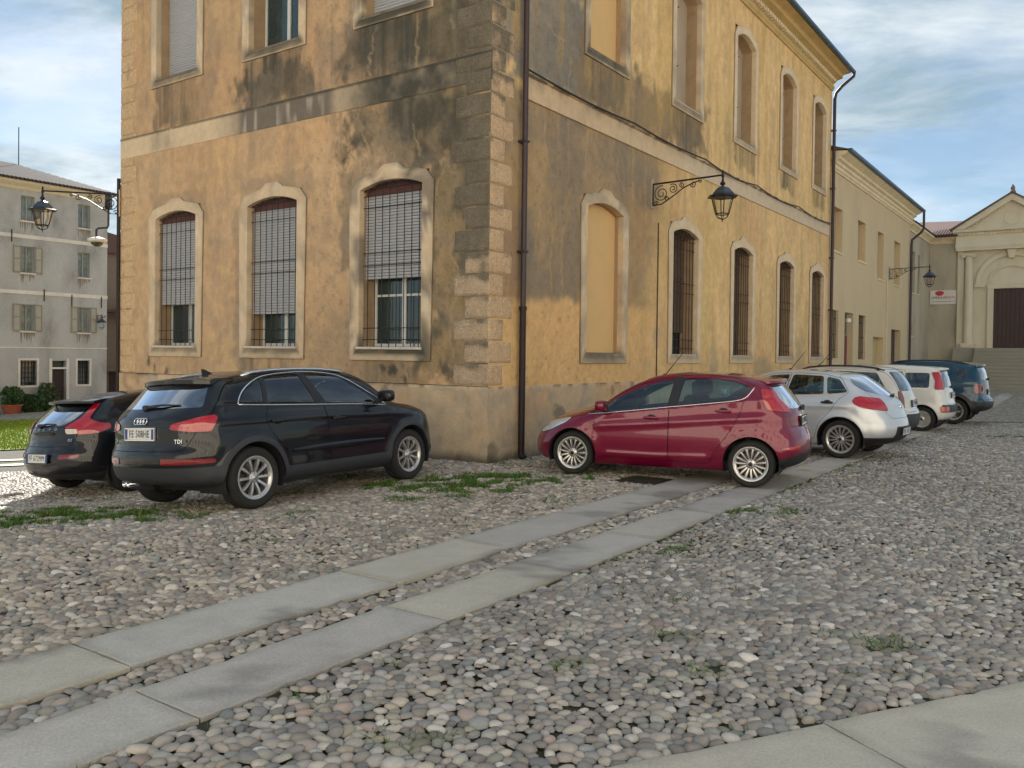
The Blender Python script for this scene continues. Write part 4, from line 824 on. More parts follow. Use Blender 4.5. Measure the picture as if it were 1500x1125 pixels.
def building2():
    e = emp('ochre_house', tuple(FR_R(20, 0, 0)), 'pale ochre two-storey house beyond the corner palazzo, with moulded eaves', 'building')
    up = [(20.2, 21.5, 5.55, 7.12, .25), (23.85, 25.13, 5.55, 7.12, .25), (27.3, 28.5, 5.13, 7.12, .25), (30.7, 32.05, 5.13, 7.12, .25)]
    lo = [(20.0, 21.15, 1.75, 3.46), (22.05, 23.35, 0.0, 3.46), (24.2, 25.36, 1.72, 3.46), (26.7, 28.75, 0.0, 2.67), (30.36, 32.45, 0.0, 3.10)]
    rect_wall(e, FR_R, 19.82, 34.3, -0.3, 8.4, up+lo, M_B2)
    for a, b, c, d, t in up:
        w = sub(e); MB(FR_R).box(a, b, -0.28, -0.245, c, d).build('infill', M_B2N, w); MB(FR_R).bbox(a-0.04, b+0.04, -0.2, 0.05, c-0.05, c+0.012, 0.008).build('sill', M_B2C, w)
    for a, b, c, d in (lo[0], lo[2]):
        w = sub(e); MB(FR_R).box(a, b, -0.3, -0.26, c, d).build('shutter', M_WGREY, w); bars(w, FR_R, a, b, c, d, -0.08, 6, 3)
    d = sub(e, 'door'); MB(FR_R).box(22.05, 23.35, -0.28, -0.22, 0, 2.62).build('leaf', M_MAROON, d); MB(FR_R).box(22.05, 23.35, -0.28, -0.24, 2.64, 3.46).build('transom', M_TEAL, d); MB(FR_R).box(22.25, 22.6, -0.219, -0.212, 1.4, 2.2).build('notice', mat('paper', lin(214, 196, 190), 0.8, var=0.1, scale=20), d)
    MB(FR_R).lathe([(0.0, -.01), (.09, 0), (.09, .12), (0, .14)], (22.2, .1, 3.1), 'z', 10).build('lamp_globe', mat('white_glass', lin(225, 225, 220), 0.3), e)
    MB(FR_R).box(26.7, 28.75, -0.3, -0.27, 0, 2.67).build('blocked_opening', M_YNICHE, e)
    d = sub(e, 'door'); MB(FR_R).box(30.36, 32.45, -0.3, -0.25, 0, 3.1).build('leaf', M_DOORD, d)
    for z in np.arange(0.4, 3.1, 0.38): MB(FR_R).box(30.42, 32.4, -0.249, -0.235, z, z+0.03).build('rail', M_DOORD, d)
    prof = [(-0.02, 8.32), (0.05, 8.32), (0.06, 8.38), (0.10, 8.40), (0.11, 8.50), (0.17, 8.53), (0.18, 8.62), (0.28, 8.66), (0.30, 8.74), (0.52, 8.84), (0.54, 8.90), (-0.02, 8.95)]
    MB(FR_R).sweep(prof, 19.84, 34.3).build('cornice', M_B2C, e)
    ga = [(0.60+0.07*math.cos(a), 8.92+0.07*math.sin(a)) for a in np.linspace(math.pi, 2*math.pi, 8)]; MB(FR_R).sweep(ga+[(0.67, 8.97), (0.53, 8.97)], 19.84, 34.4).build('gutter', M_GUTTER, e)
    P = lambda t, s, z: tuple(PC+dR*t+dL*s+np.array([0, 0, z]))
    MB().add([P(19.84, -0.56, 8.96), P(34.4, -0.56, 8.96), P(34.4, 8, 8.96), P(19.84, 8, 8.96), P(19.84, 3.7, 10.3), P(34.4, 3.7, 10.3)], [(0, 1, 5, 4), (2, 3, 4, 5), (0, 4, 3), (1, 2, 5), (3, 2, 1, 0)], raw=True).build('roof', M_ROOF, e)
    MB().add([P(34.3, 0, -1), P(34.3, 8, -1), P(34.3, 8, 8.96), P(34.3, 0, 8.96)], [(0, 1, 2, 3)], raw=True).build('wall', M_B2, e)
    MB(FR_R).tube([(34.36, 0.60, 8.86), (34.36, 0.60, 8.1), (34.3, 0.5, 7.9), (34.22, 0.12, 7.55), (34.2, 0.1, 7.3), (34.2, 0.1, 0)], 0.06, 8).build('downpipe', M_PIPE, e, smooth=True)
    MB(FR_R).tube([(29.2, 0.03, 5.3), (29.2, 0.03, 0.2)], 0.02, 5).build('conduit', M_B2C, e)
building2()
TCH = 41.0; CHP = PC+dR*TCH; FR_C = Fr(CHP, -dL, nL)
M_GREYP = mat('grey_stained_plaster', lin(212, 200, 174), 0.92, var=0.28, scale=0.9, col2=lin(146, 138, 124), bump=0.15, bscale=18, stretch=(1, 1, .5))
def building3():
    e = emp('link_house', tuple(FR_R(35, -0.15, 0)), 'low grey-plastered wing joining the ochre house to the chapel', 'building')
    S = Fr(PC-nR*0.15, dR, nR); holes = [(35.9, 36.65, 5.13, 7.2), (37.45, 38.0, 5.15, 7.2), (35.75, 36.2, 2.95, 3.6)]
    rect_wall(e, S, 34.3, TCH, -0.3, 8.2, holes, M_GREYP)
    for a, b, c, d in holes:
        w = sub(e); MB(S).box(a, b, -0.25, -0.2, c, d).build('pane', M_DGLASS, w); MB(S).bbox(a-0.06, b+0.06, -0.1, 0.05, c-0.06, c, 0.01).build('sill', M_B2C, w)
    F = Fr(CHP-nR*0.15, -dL, nL)
    MB(F).box(0.0, 1.6, -0.4, 0.0, -0.3, 8.2).build('wall', M_GREYP, e)
    prof = [(-0.02, 8.12), (0.06, 8.12), (0.08, 8.2), (0.22, 8.32), (0.30, 8.36), (0.32, 8.46), (-0.02, 8.5)]
    MB(S).sweep(prof, 34.32, TCH+0.3).build('cornice', M_B2C, e); MB(F).sweep(prof, -0.1, 1.42).build('cornice', M_B2C, e)
    P = lambda t, s, z: tuple(PC+dR*t+dL*s+np.array([0, 0, z]))
    rf = MB().add([P(34.45, -0.25, 8.5), P(TCH-0.4, -0.25, 8.5), P(TCH-0.4, -1.7, 8.5), P(TCH+3, -1.7, 9.7), P(TCH+3, 3, 9.9), P(34.45, 3, 9.9)], [(0, 1, 4, 5), (1, 2, 3, 4)], raw=True).build('roof', M_ROOF, e)
    # tile ridges in rows on the roof slope towards the street
    tm = MB(Fr((0, 0, 0), dR, dL)).sweep([(0.0, 0.0)], 0, 0) if False else None
    for k in range(13):
        s0 = -1.6+k*0.14; q = MB().tube([P(TCH-0.42, s0, 8.53), P(TCH+1.2, s0, 9.05)], 0.055, 6, raw=True); q.build('roof_tile', M_ROOF, rf)
    MB(F).sweep([(0.42, 8.50), (0.44, 8.43), (0.50, 8.41), (0.55, 8.45), (0.56, 8.52)], -0.1, 1.42).build('gutter', M_PIPE, e)
building3()
M_CH = mat('chapel_stone', lin(232, 222, 196), 0.9, var=0.16, scale=1.4, col2=lin(196, 184, 158), bump=0.1, bscale=20, stretch=(1, 1, .5))
M_STEP = mat('weathered_step', lin(170, 164, 150), 0.92, var=0.25, scale=3, col2=lin(140, 136, 124), bump=0.3, bscale=25)
def chapel():
    e = emp('chapel', tuple(FR_C(3.78, 0, 0.3)), 'small cream stone chapel with pediment, columns and steps', 'church'); AX, HW = 3.78, 2.62; f0 = 2.40
    MB(FR_C).box(AX-HW+0.1, AX+HW-0.1, -6, -0.02, 0, 8.6).build('wall', M_CH, e)
    # entablature
    MB(FR_C).box(AX-HW+0.02, AX+HW-0.02, -0.05, 0.42, 7.62, 7.78).build('architrave', M_CH, e); MB(FR_C).box(AX-HW, AX+HW, -0.05, 0.46, 7.78, 7.96).build('architrave', M_CH, e)
    MB(FR_C).box(AX-HW+0.02, AX+HW-0.02, -0.05, 0.40, 7.96, 8.42).build('frieze', M_CH, e)
    MB(FR_C).sweep([(-0.05, 8.42), (0.44, 8.42), (0.50, 8.55), (0.66, 8.60), (0.68, 8.72), (-0.05, 8.74)], AX-HW-0.12, AX+HW+0.12).build('cornice', M_CH, e)
    for k in range(27): MB(FR_C).box(AX-HW+0.05+k*0.195, AX-HW+0.16+k*0.195, 0.405, 0.50, 8.44, 8.54).build('dentil', M_CH, e)
    # pediment: tympanum, raking cornices, disc
    MB(FR_C).prism([(AX-HW, 8.74), (AX+HW, 8.74), (AX, 10.25)], -0.05, 0.34).build('tympanum', M_CH, e)
    for s in (-1, 1):
        MB(FR_C).prism([(AX+s*(HW+0.18), 8.74), (AX+s*(HW-0.42), 8.74), (AX, 10.13), (AX, 10.47)], -0.05, 0.66+0.01*s).build('raking_cornice', M_CH, e)
        MB(FR_C).prism([(AX+s*(HW+0.28), 8.76), (AX+s*(HW+0.1), 8.74), (AX, 10.475), (AX, 10.56)], -6, 0.74+0.01*s).build('roof', M_ROOF, e)
        for k in range(11):
            f = (k+1.5)/14; u = AX+s*(HW-0.62)*(1-f); z = 8.80+f*1.30; MB(FR_C).box(u-0.045, u+0.045, 0.345, 0.44, z-0.02, z+0.09).build('dentil', M_CH, e)
    MB(FR_C).lathe([(0.0, 0.338), (0.34, 0.338), (0.36, 0.37), (0.31, 0.375), (0.30, 0.355), (0.0, 0.355)], (AX, 0, 9.25), 'y', 24, False).build('roundel', M_CH, e)
    MB(FR_C).lathe([(0.17, 0), (0.14, .12), (0.10, .16), (0.12, .3), (0.05, .42), (0.0, .5)], (AX, 0.35, 10.5), 'z', 8).build('finial', mat('finial_stone', lin(120, 112, 106), 0.9), e)
    for s in (-1, 1):
        u = AX+s*1.97
        MB(FR_C).box(AX+s*2.36-0.16, AX+s*2.36+0.16, -0.02, 0.16, f0, 7.62).build('pilaster', M_CH, e)
        c = MB(FR_C); c.lathe([(0.27, f0+0.26), (0.27, f0+0.30), (0.225, f0+0.36), (0.225, 4.2), (0.19, 7.15), (0.19, 7.28), (0.24, 7.30), (0.24, 7.36)], (u, 0.22, 0), 'z', 20); col = c.build('column', M_CH, e, smooth=True)
        MB(FR_C).box(u-0.30, u+0.30, -0.02, 0.50, 7.36, 7.45).build('abacus', M_CH, col)
        for q in (-1, 1): MB(FR_C).lathe([(0.0, 0), (.095, 0), (.095, .3), (0, .3)], (u+q*0.24, 0.16, 7.33), 'y', 12).build('volute', M_CH, col)
        MB(FR_C).bbox(u-0.33, u+0.33, -0.02, 0.54, f0, f0+0.26, 0.03).build('base', M_CH, col)
    # arch over the door
    for r0, r1, o in ((1.66, 1.44, 0.10), (1.05, 0.93, 0.07)):
        ar = MB(FR_C); zc = 5.86; sc = 1.0 if r0 > 1.5 else 0.62
        pts_o = [(AX+r0*math.cos(a), zc+(0.1 if sc < 1 else 0)+r0*math.sin(a)*(1.0 if sc == 1 else .85)) for a in np.linspace(math.pi, 0, 25)]; pts_i = [(AX+r1*math.cos(a), zc+(0.1 if sc < 1 else 0)+r1*math.sin(a)*(1.0 if sc == 1 else .85)) for a in np.linspace(math.pi, 0, 25)]
        for k in range(24): ar.prism([pts_o[k], pts_o[k+1], pts_i[k+1], pts_i[k]], -0.02, o)
        ar.build('arch', M_CH, e)
    MB(FR_C).prism([(AX-0.20, 7.60), (AX+0.20, 7.60), (AX+0.12, 7.15), (AX-0.12, 7.15)], 0, 0.30).build('keystone', M_CH, e)
    for s in (-1, 1): MB(FR_C).box(AX+s*1.47-0.24, AX+s*1.47+0.24, -0.02, 0.14, 5.66, 5.86).build('impost', M_CH, e)
    for a, b, c, d in ((AX-1.10, AX-0.80, f0, 5.80), (AX+0.80, AX+1.10, f0, 5.80)): MB(FR_C).bbox(a, b, -0.02, 0.12, c, d, 0.02).build('door_surround', M_CH, e)
    MB(FR_C).bbox(AX-1.12, AX+1.12, -0.02, 0.13, 5.565, 5.80, 0.02).build('door_surround', M_CH, e)
    d = sub(e, 'door'); 
    for k in range(8): MB(FR_C).bbox(AX-0.80+k*0.2, AX-0.605+k*0.2, -0.01, 0.03, f0+0.02, 5.56, 0.01).build('plank', M_DOORD, d)
    # steps
    st = sub(e, 'steps'); n = 12; h = (f0-0.22)/n
    for k in range(n): MB(FR_C).bbox(AX-1.55-0.0*k, AX+HW+1.2, 0.25, 0.55+0.28*(n-1-k)+0.30, 0.22+h*k-0.0, 0.22+h*(k+1)-0.004, 0.012).build('step', M_STEP, st)
    MB(FR_C).box(AX-HW+0.0, AX+HW+1.3, -0.02, 0.60, 0.0, f0-0.006).build('podium', M_STEP, e)
    MB(FR_C).box(AX-HW+0.02, AX-1.56, 0.60, 0.95, 0.0, 2.1).build('side_block', M_STEP, e); MB(FR_C).box(AX-HW+0.3, AX-1.57, 0.95, 1.6, 0.0, 1.6).build('side_block', M_STEP, e)
chapel()
def text_obj(name, txt, parent, m, size, M, ext=0.002, align='CENTER', sx=1.0):
    cu = bpy.data.curves.new(name, 'FONT'); cu.body = txt; cu.size = size; cu.extrude = ext; cu.align_x = align; cu.align_y = 'CENTER'; cu.resolution_u = 2; cu.space_character = 1.05
    o = bpy.data.objects.new(name+'_tmp', cu); COL.objects.link(o); dg = bpy.context.evaluated_depsgraph_get(); me = bpy.data.meshes.new_from_object(o.evaluated_get(dg)); bpy.data.objects.remove(o); bpy.data.curves.remove(cu)
    me.materials.clear(); me.name = name; me.transform(M @ Matrix.Diagonal((sx, 1, 1, 1))); return link_mesh(name, me, parent, m)
def face_matrix(fr, u, o, z, org=(0, 0, 0), flip=1):
    U = Vector(fr.u)*flip; Nn = Vector(fr.n); M = Matrix.Identity(4); Z = Vector((0, 0, 1))
    for i in range(3): M[i][0], M[i][1], M[i][2] = U[i], Z[i], Nn[i]
    p = Vector(fr(u, o, z))-Vector(org); M[0][3], M[1][3], M[2][3] = p; return M
def banner():
    F = Fr(CHP-nR*0.15, -dL, nL); e = emp('banner', tuple(F(0.6, 0.05, 4.8)), 'white banner with red emblem hung on the grey wall beside the chapel', 'banner')
    n = 12; mb = MB(F); us = np.linspace(0.06, 1.36, n); vs = [(u, 0.05+0.015*math.sin(u*7), z) for z in (4.80, 5.18, 5.56) for u in us]+[(u, 0.044+0.015*math.sin(u*7), z) for z in (4.80, 5.18, 5.56) for u in us]
    fs = [(r*n+i, r*n+i+1, (r+1)*n+i+1, (r+1)*n+i) for r in range(2) for i in range(n-1)]+[(3*n+r*n+i, 3*n+(r+1)*n+i, 3*n+(r+1)*n+i+1, 3*n+r*n+i+1) for r in range(2) for i in range(n-1)]
    mb.add(vs, fs).build('sheet', mat('banner_cloth', lin(222, 216, 208), 0.8, var=0.04), e)
    mr = mat('banner_red', lin(196, 62, 72), 0.8, var=0.05); mk = mat('banner_dark', lin(70, 70, 74), 0.8, var=0.05)
    MB(F).prism([(0.33+0.0+0.22*math.cos(a)*(1+0.1*math.sin(3*a))+0.2, 5.40+0.13*math.sin(a)) for a in np.linspace(0, 2*math.pi, 18)[:-1]], 0.068, 0.072).build('emblem', mr, e)
    og = origin(e); text_obj('lettering', 'VERDEZZANO'[:5], e, mk, 0.17, face_matrix(F, 0.36, 0.069, 5.16, og), 0.002) if False else None
    text_obj('lettering', 'OPERA', e, mk, 0.17, face_matrix(F, 0.40, 0.069, 5.16, og)); text_obj('lettering', 'ESTATE', e, mr, 0.17, face_matrix(F, 1.01, 0.069, 5.16, og))
    MB(F).box(0.14, 1.28, 0.068, 0.071, 4.93, 4.97).build('line', mat('banner_grey', lin(180, 178, 176), 0.8), e)
banner()
# ------------------------------------------------------------------ left building across the lower lawn
LK = 1.8; LP = np.array([-13.49*LK, 22.98*LK, 0.0]); FR_LB = Fr(LP, dR, nR)
def lz(z): return 1.72+LK*(z-1.72)
M_LB = mat('grey_house_plaster', lin(206, 208, 208), 0.93, var=0.30, scale=0.9, col2=lin(128, 128, 127), bump=0.15, bscale=12, fine=0.10, stretch=(1, 1, .45))
M_LBB = mat('grey_house_band', lin(216, 212, 206), 0.92, var=0.15, scale=1.5); M_LSH = mat('grey_green_shutter', lin(168, 166, 154), 0.8, var=0.1, scale=3)
M_STAINW = mat('drip_stain', lin(136, 126, 112), 0.95, var=0.3, scale=6, stretch=(3, 3, 0.5))
M_LGL = mat('curtained_glass', lin(98, 116, 122), 0.25, var=0.25, scale=2.5, spec=0.7, col2=lin(140, 150, 150))
def shutters(w, fr, a, b, c, d, both=True):
    W2 = (b-a)*0.56
    for s, u in ((-1, a), (1, b)):
        u0, u1 = (u-W2, u-0.01) if s < 0 else (u+0.01, u+W2); q = MB(fr).bbox(u0, u1, 0.02, 0.06, c-0.02, d+0.02, 0.01); p = q.build('shutter', M_LSH, w)
        fr2 = MB(fr); 
        for x in (u0, u1-0.05): fr2.box(x, x+0.05, 0.061, 0.075, c, d)
        for z in (c, (c+d)/2, d-0.06): fr2.box(u0+0.05, u1-0.05, 0.061, 0.074, z, z+0.06)
        fr2.build('shutter_rail', mat('shutter_rail', lin(140, 138, 128), 0.8), p)
def left_house():
    e = emp('grey_house', tuple(FR_LB(0, 0, lz(0))), 'tall grey plastered four-storey house across the lawn, with shuttered windows', 'building')
    cols = [(0.16, 0.52), (1.73, 2.08), (-1.45, -1.09), (-3.0, -2.64), (-4.6, -4.2)]; H = []; D = []
    for k, (a, b) in enumerate(cols):
        a, b = a*LK, b*LK
        H += [(a, b, lz(5.22), lz(5.90), .25), (a, b, lz(3.80), lz(4.52), .25), (a, b, lz(2.21), lz(2.94), .25), (a if k else 0.16*LK, b if k else 0.60*LK, lz(0.72), lz(1.41), .25)]
        D += [(k, 'top'), (k, 'mid'), (k, 'low'), (k, 'gnd')]
    door = (1.01*LK, 1.41*LK, lz(-0.02), lz(1.40), .3); zb = lz(-0.35)
    rect_wall(e, FR_LB, -6*LK, 2.6*LK, zb, lz(6.25), H+[door], M_LB)
    for (a, b, c, d, t), (k, fl) in zip(H, D):
        w = sub(e); MB(FR_LB).box(a, b, -0.25, -0.2, c, d).build('pane', M_DGLASS if fl == 'gnd' else M_LGL, w)
        if fl != 'gnd':
            m = (a+b)/2; mb = MB(FR_LB); mb.box(m-0.03, m+0.03, -0.2, -0.15, c, d).box(a, a+0.05, -0.2, -0.15, c, d).box(b-0.05, b, -0.2, -0.15, c, d).box(a+.05, b-.05, -0.2, -0.151, d-0.05, d).box(a+.05, b-.05, -0.2, -0.151, c, c+.05); mb.build('casement', mat('grey_casement', lin(150, 156, 152), 0.6), w)
            MB(FR_LB).bbox(a-0.06, b+0.06, -0.1, 0.08, c-0.07, c, 0.01).build('sill', M_LBB, w)
            dr = MB(FR_LB)
            for q in range(9):
                u = a-.05+(b-a+.08)*(q+RNG.random()*.6)/9; wd = .03+.07*RNG.random(); ln = .12+.45*RNG.random(); dr.add([(u, .005, c-.075), (u+wd, .005, c-.075), (u+wd*.7, .005, c-.075-ln*.8), (u+wd*.4, .005, c-.075-ln)], [(0, 1, 2, 3)])
            dr.build('drip_stain', M_STAINW, w)['kind'] = 'stuff'
            if (fl == 'low') or (fl == 'mid' and k % 2 == 0): shutters(w, FR_LB, a, b, c, d)
        else:
            bars(w, FR_LB, a, b, c, d, -0.06, 5, 5, 0.016); f = MB(FR_LB); q = 0.10
            f.box(a-q, a, -0.02, 0.03, c-q, d+q).box(b, b+q, -0.02, 0.03, c-q, d+q).box(a, b, -0.02, 0.028, c-q, c).box(a, b, -0.02, 0.028, d, d+q); f.build('frame', M_LBB, w)
    a, b, c, d, t = door; q = sub(e, 'door'); MB(FR_LB).box(a, b, -0.3, -0.24, c, lz(1.17)).build('leaf', mat('dark_brown_door', lin(58, 48, 52), 0.7, var=0.2, scale=4, stretch=(5, 5, .5)), q); MB(FR_LB).box(a, b, -0.3, -0.26, lz(1.21), d).build('transom', M_DGLASS, q); MB(FR_LB).bbox(a-.12, b+.12, -0.1, 0.05, lz(1.165), lz(1.215), .01).build('lintel', M_LBB, q)
    MB(FR_LB).box(a-0.14, a-.002, -0.02, 0.04, c, d+0.12).box(b+.002, b+0.14, -0.02, 0.04, c, d+0.12).build('frame', M_LBB, q)
    for z, h in ((4.79, .10), (3.27, .10), (1.76, .03)): MB(FR_LB).box(-6*LK, 2.605*LK, -0.02, 0.03, lz(z)-h*LK*0.5, lz(z)+h*LK*0.5).build('band', M_LBB, e)
    MB(FR_LB).sweep([(-.02, lz(6.05)), (0.05, lz(6.05)), (0.12, lz(6.12)), (0.35, lz(6.2)), (0.38, lz(6.28)), (-.02, lz(6.3))], -6*LK, 2.6*LK+0.1).build('cornice', mat('cream_eaves', lin(206, 196, 170), 0.9, var=0.12), e)
    # roof with rows of tiles
    ue, ur = 2.6*LK+0.4, 1.35*LK; z0, z1 = lz(6.27), lz(6.27)+1.75; dp = 5.0
    P = [(-6*LK, 0.5, z0), (ue, 0.5, z0), (ur-0.2, -dp, z1), (-6*LK, -dp, z1), (ue, -2*dp, z0), (-6*LK, -2*dp, z0)]
    rf = MB(FR_LB).add(P, [(0, 1, 2, 3), (1, 4, 2), (4, 5, 3, 2), (0, 5, 4, 1)]).build('roof', mat('grey_brown_tile', lin(82, 75, 74), 0.9, var=0.3, scale=3), e)
    mt = mat('roof_tile_grey', lin(84, 76, 74), 0.9, var=0.35, scale=5)
    for k in range(44):
        u = -1.2*LK+k*0.19; uu = min(u, ur-0.2); 
        if u > ue-0.1: break
        f = 1.0 if u < ur-0.25 else max(0.05, (ue-u)/(ue-ur+0.2))
        MB(FR_LB).tube([(u, 0.56, z0+0.05), (u, 0.5-(dp+0.5)*f, z0+0.05+(z1-z0)*f)], 0.06, 5).build('tile_row', mt, rf)
    MB(FR_LB).box(ue-0.4-0.3, ue-0.4, -2*dp, -0.02, zb, lz(6.25)).build('wall', M_LB, e)
    MB(FR_LB).tube([(1.38*LK, -dp, z1-0.1), (1.38*LK, -dp, z1+2.1)], 0.025, 5).build('antenna', M_IRON, e); MB(FR_LB).tube([(0.06*LK, -dp, z1-0.1), (0.06*LK, -dp, z1+0.5)], 0.03, 5).build('antenna', M_IRON, e)
    for (u, z) in ((-0.08, 4.86), (0.78, 3.3), (1.55, 3.2), (2.42, 3.2)): MB(FR_LB).box(u*LK-0.02, u*LK+0.02, 0.03, 0.06, lz(z)-0.45, lz(z)+0.15).build('wall_tie', M_IRON, e)
left_house()
def back_house():
    p = np.array([-25.6, 52.0, 0.0]); F = Fr(p, (1, 0, 0), (0, -1, 0)); e = emp('stone_outbuilding', tuple(F(0, 0, -2)), 'narrow dark stone building glimpsed between grey house and palazzo', 'building')
    m = mat('dark_rubble', lin(150, 136, 118), 0.95, var=0.35, scale=2.5, col2=lin(110, 102, 92), bump=0.6, bscale=10)
    MB(F).box(-3, 4.5, -6, 0, -3, 7.6).build('wall', m, e); MB(F).prism([(-3.4, 7.6), (4.9, 7.6), (4.9, 7.75), (0.5, 9.0), (-3.4, 9.0)], -6, 0.5).build('roof', M_ROOF, e)
    MB(F).tube([(1.6, 0.4, 3.9), (1.6, 0.2, 3.5), (1.75, 0.1, 3.2), (1.75, 0.1, -2.5)], 0.07, 6).build('downpipe', M_PIPE2, e); MB(F).prism([(0.0, 3.9), (2.3, 4.1), (2.3, 4.25), (0, 4.05)], 0, 0.9).build('canopy', M_ROOF, e)
    d = sub(e, 'door'); MB(F).box(0.9, 2.0, -0.02, 0.03, -2.6, 0.4).build('leaf', M_DOORD, d); MB(F).box(0.7, 2.3, -0.02, 0.5, 0.42, 0.6).build('lintel', m, d)
back_house()
def sunlit_opposite():
    # long palace added behind the viewer, sized and whitened to bounce sunlight; cars also reflect it
    for (p, u, n, L, Hh, lab, c) in (((-34, -15.5, 0), (1, 0, 0), (0, 1, 0), 84, 14.5, 'long sunlit cream palace seen only as a reflection in the car doors', (238, 230, 212)),):
        F = Fr(np.array(p, float), np.array(u, float), np.array(n, float)); e = emp('cream_bounce_palace', tuple(F(L/2, 0, 0)), lab, 'building'); H = []
        for k in range(int(L/5)):
            for z in (1.6, 7.0): H.append((1.8+k*5, 3.1+k*5, z, z+2.4, .25))
        m = mat('bounce_palace_plaster', lin(*c), 0.92, var=0.12, scale=0.7); rect_wall(e, F, 0, L, 0, Hh, H, m)
        for a, b, z0, z1, t in H:
            w = sub(e); MB(F).box(a, b, -0.25, -0.2, z0, z1).build('pane', M_DGLASS, w)
        MB(F).box(0, L, -9, -0.26, 0, Hh-0.02).build('wall', m, e); MB(F).prism([(-.4, Hh), (L+.4, Hh), (L-4, Hh+2.6), (4, Hh+2.6)], -9, 0.6).build('roof', M_ROOF, e)
        MB(F).sweep([(-.02, 5.0), (.08, 5.0), (.1, 5.3), (-.02, 5.3)], 0, L).build('string_course', M_TRIM, e)
sunlit_opposite()
# lawn, pale stone edging and planting in front of the grey house
def lower_garden():
    def sheet(name, x0, x1, y0, y1, dz, m, label, cat):
        X = np.linspace(x0, x1, 24); Y = np.linspace(y0, y1, 24); gx, gy = np.meshgrid(X, Y, indexing='ij'); V = np.stack([gx, gy, zg(gx, gy)+dz], -1).reshape(-1, 3); i = (np.arange(23)[:, None]*24+np.arange(23)[None]).ravel()
        o = link_mesh(name, np_mesh(name, V, np.stack([i, i+24, i+25, i+1], 1), True), None, m); tag(o, label, cat, kind='structure'); return o
    sheet('lawn', -34, -9.2, 20.5, 33.5, 0.03, mat('lawn_soil', lin(112, 128, 52), 0.95, var=0.25, scale=3, col2=lin(92, 112, 46), bump=0.5, bscale=40), 'green lawn beyond the parked black cars', 'lawn')
    for k, (a, b) in enumerate(((16.9, 17.25), (17.9, 18.2))): sheet('stone_edging', -22, -8.6, a, b, 0.025, mat('pale_edging', lin(206, 196, 180), 0.85, var=0.1, scale=2), 'pale stone band crossing the cobbles before the lawn' if k else 'nearer pale stone band crossing the cobbles', 'edging')
    N = 60000; x = RNG.uniform(-30, -9.3, N); y = RNG.uniform(20.5, 33.4, N); h = 0.05+0.06*RNG.random(N); a = RNG.uniform(0, 6.28, N); w = 0.012; z = zg(x, y)+0.03; le = RNG.normal(0, .03, (N, 2))
    V = np.stack([np.stack([x-np.cos(a)*w, y-np.sin(a)*w, z], 1), np.stack([x+np.cos(a)*w, y+np.sin(a)*w, z], 1), np.stack([x+le[:, 0], y+le[:, 1], z+h], 1)], 1).reshape(-1, 3)
    c = np.repeat(np.array(lin(128, 150, 56))*(0.6+0.7*RNG.random((N, 1))), 3, 0); o = link_mesh('lawn_grass', np_mesh('lawn_grass', V, np.arange(3*N).reshape(-1, 3), False, c), None, MATS['grass_blade']); tag(o, 'mown grass of the lawn by the grey house', 'grass', kind='stuff')
lower_garden()
def bush(name, u, o, w, d, h, label, n, leaf, col, pot=None, zb=0.0, group=None, fr=FR_LB):
    p = np.array(fr(u, o, 0)); base = float(zg(p[0], p[1]))+zb; e = emp(name, (p[0], p[1], base), label, 'plant', group)
    z0 = 0.0
    if pot:
        MB(Fr(p+np.array([0, 0, base]), fr.u, fr.n)).lathe([(pot*.7, 0), (pot, .38), (pot*1.06, .38), (pot*1.06, .44), (pot*.92, .44), (pot*.9, .36), (0, .36)], (0, 0, 0), 'z', 14).build('pot', mat('terracotta', lin(158, 88, 66), 0.9, var=0.15), e); z0 = 0.38
    st = MB()
    for k in range(7):
        a = RNG.uniform(0, 6.28); r = RNG.uniform(.1, .38); st.tube([(0, 0, z0), (math.cos(a)*w*r*.5, math.sin(a)*d*r*.5, z0+h*.45), (math.cos(a)*w*r, math.sin(a)*d*r, z0+h*.85)], [.02, .014, .006], 4)
    o_ = link_mesh('stem', st.mesh('stem'), e, mat('bark', lin(92, 78, 60), 0.9))
    t = RNG.uniform(0, 2*math.pi, n); q = np.sqrt(RNG.random(n)); zz = RNG.random(n); r = (0.35+0.65*np.sin(np.pi*np.clip(zz*.85+.1, 0, 1)))*(0.75+0.5*vnoise(t*1.6, zz*4, 3)); c = np.stack([np.cos(t)*q*r*w*.5, np.sin(t)*q*r*d*.5, z0+zz*h], 1)
    A = RNG.normal(0, 1, (n, 3)); A /= np.linalg.norm(A, axis=1)[:, None]; B = np.cross(A, RNG.normal(0, 1, (n, 3))); B /= np.linalg.norm(B, axis=1)[:, None]; s = leaf*(.6+.8*RNG.random((n, 1)))
    V = np.stack([c-A*s, c+B*s*.45, c+A*s, c-B*s*.45], 1).reshape(-1, 3); cc = np.repeat(np.array(lin(*col))*(.5+.9*RNG.random((n, 1))), 4, 0)
    link_mesh('foliage', np_mesh('foliage', V, np.arange(4*n).reshape(-1, 4), False, cc), e, mat('leaf', (0, 0, 0), 0.6, var=0, attr=True, spec=.3))
bush('potted_shrub', -0.28*LK, 0.9, 1.2, 1.0, 0.9, 'dark green shrub in a terracotta pot by the grey house', 900, 0.08, (62, 92, 48), .45)
bush('shrub', 0.28*LK, 0.8, 1.5, 1.0, 0.85, 'low dense green shrub against the grey house', 1100, 0.07, (58, 88, 46))
bush('shrub', 0.72*LK, 0.6, 1.1, .9, 1.35, 'taller loose shrub left of the dark house door', 900, 0.08, (78, 96, 56))
bush('shrub', 0.62*LK, 1.0, 0.9, .8, 0.6, 'small low shrub in front of the taller one by the house door', 500, 0.06, (54, 80, 44))
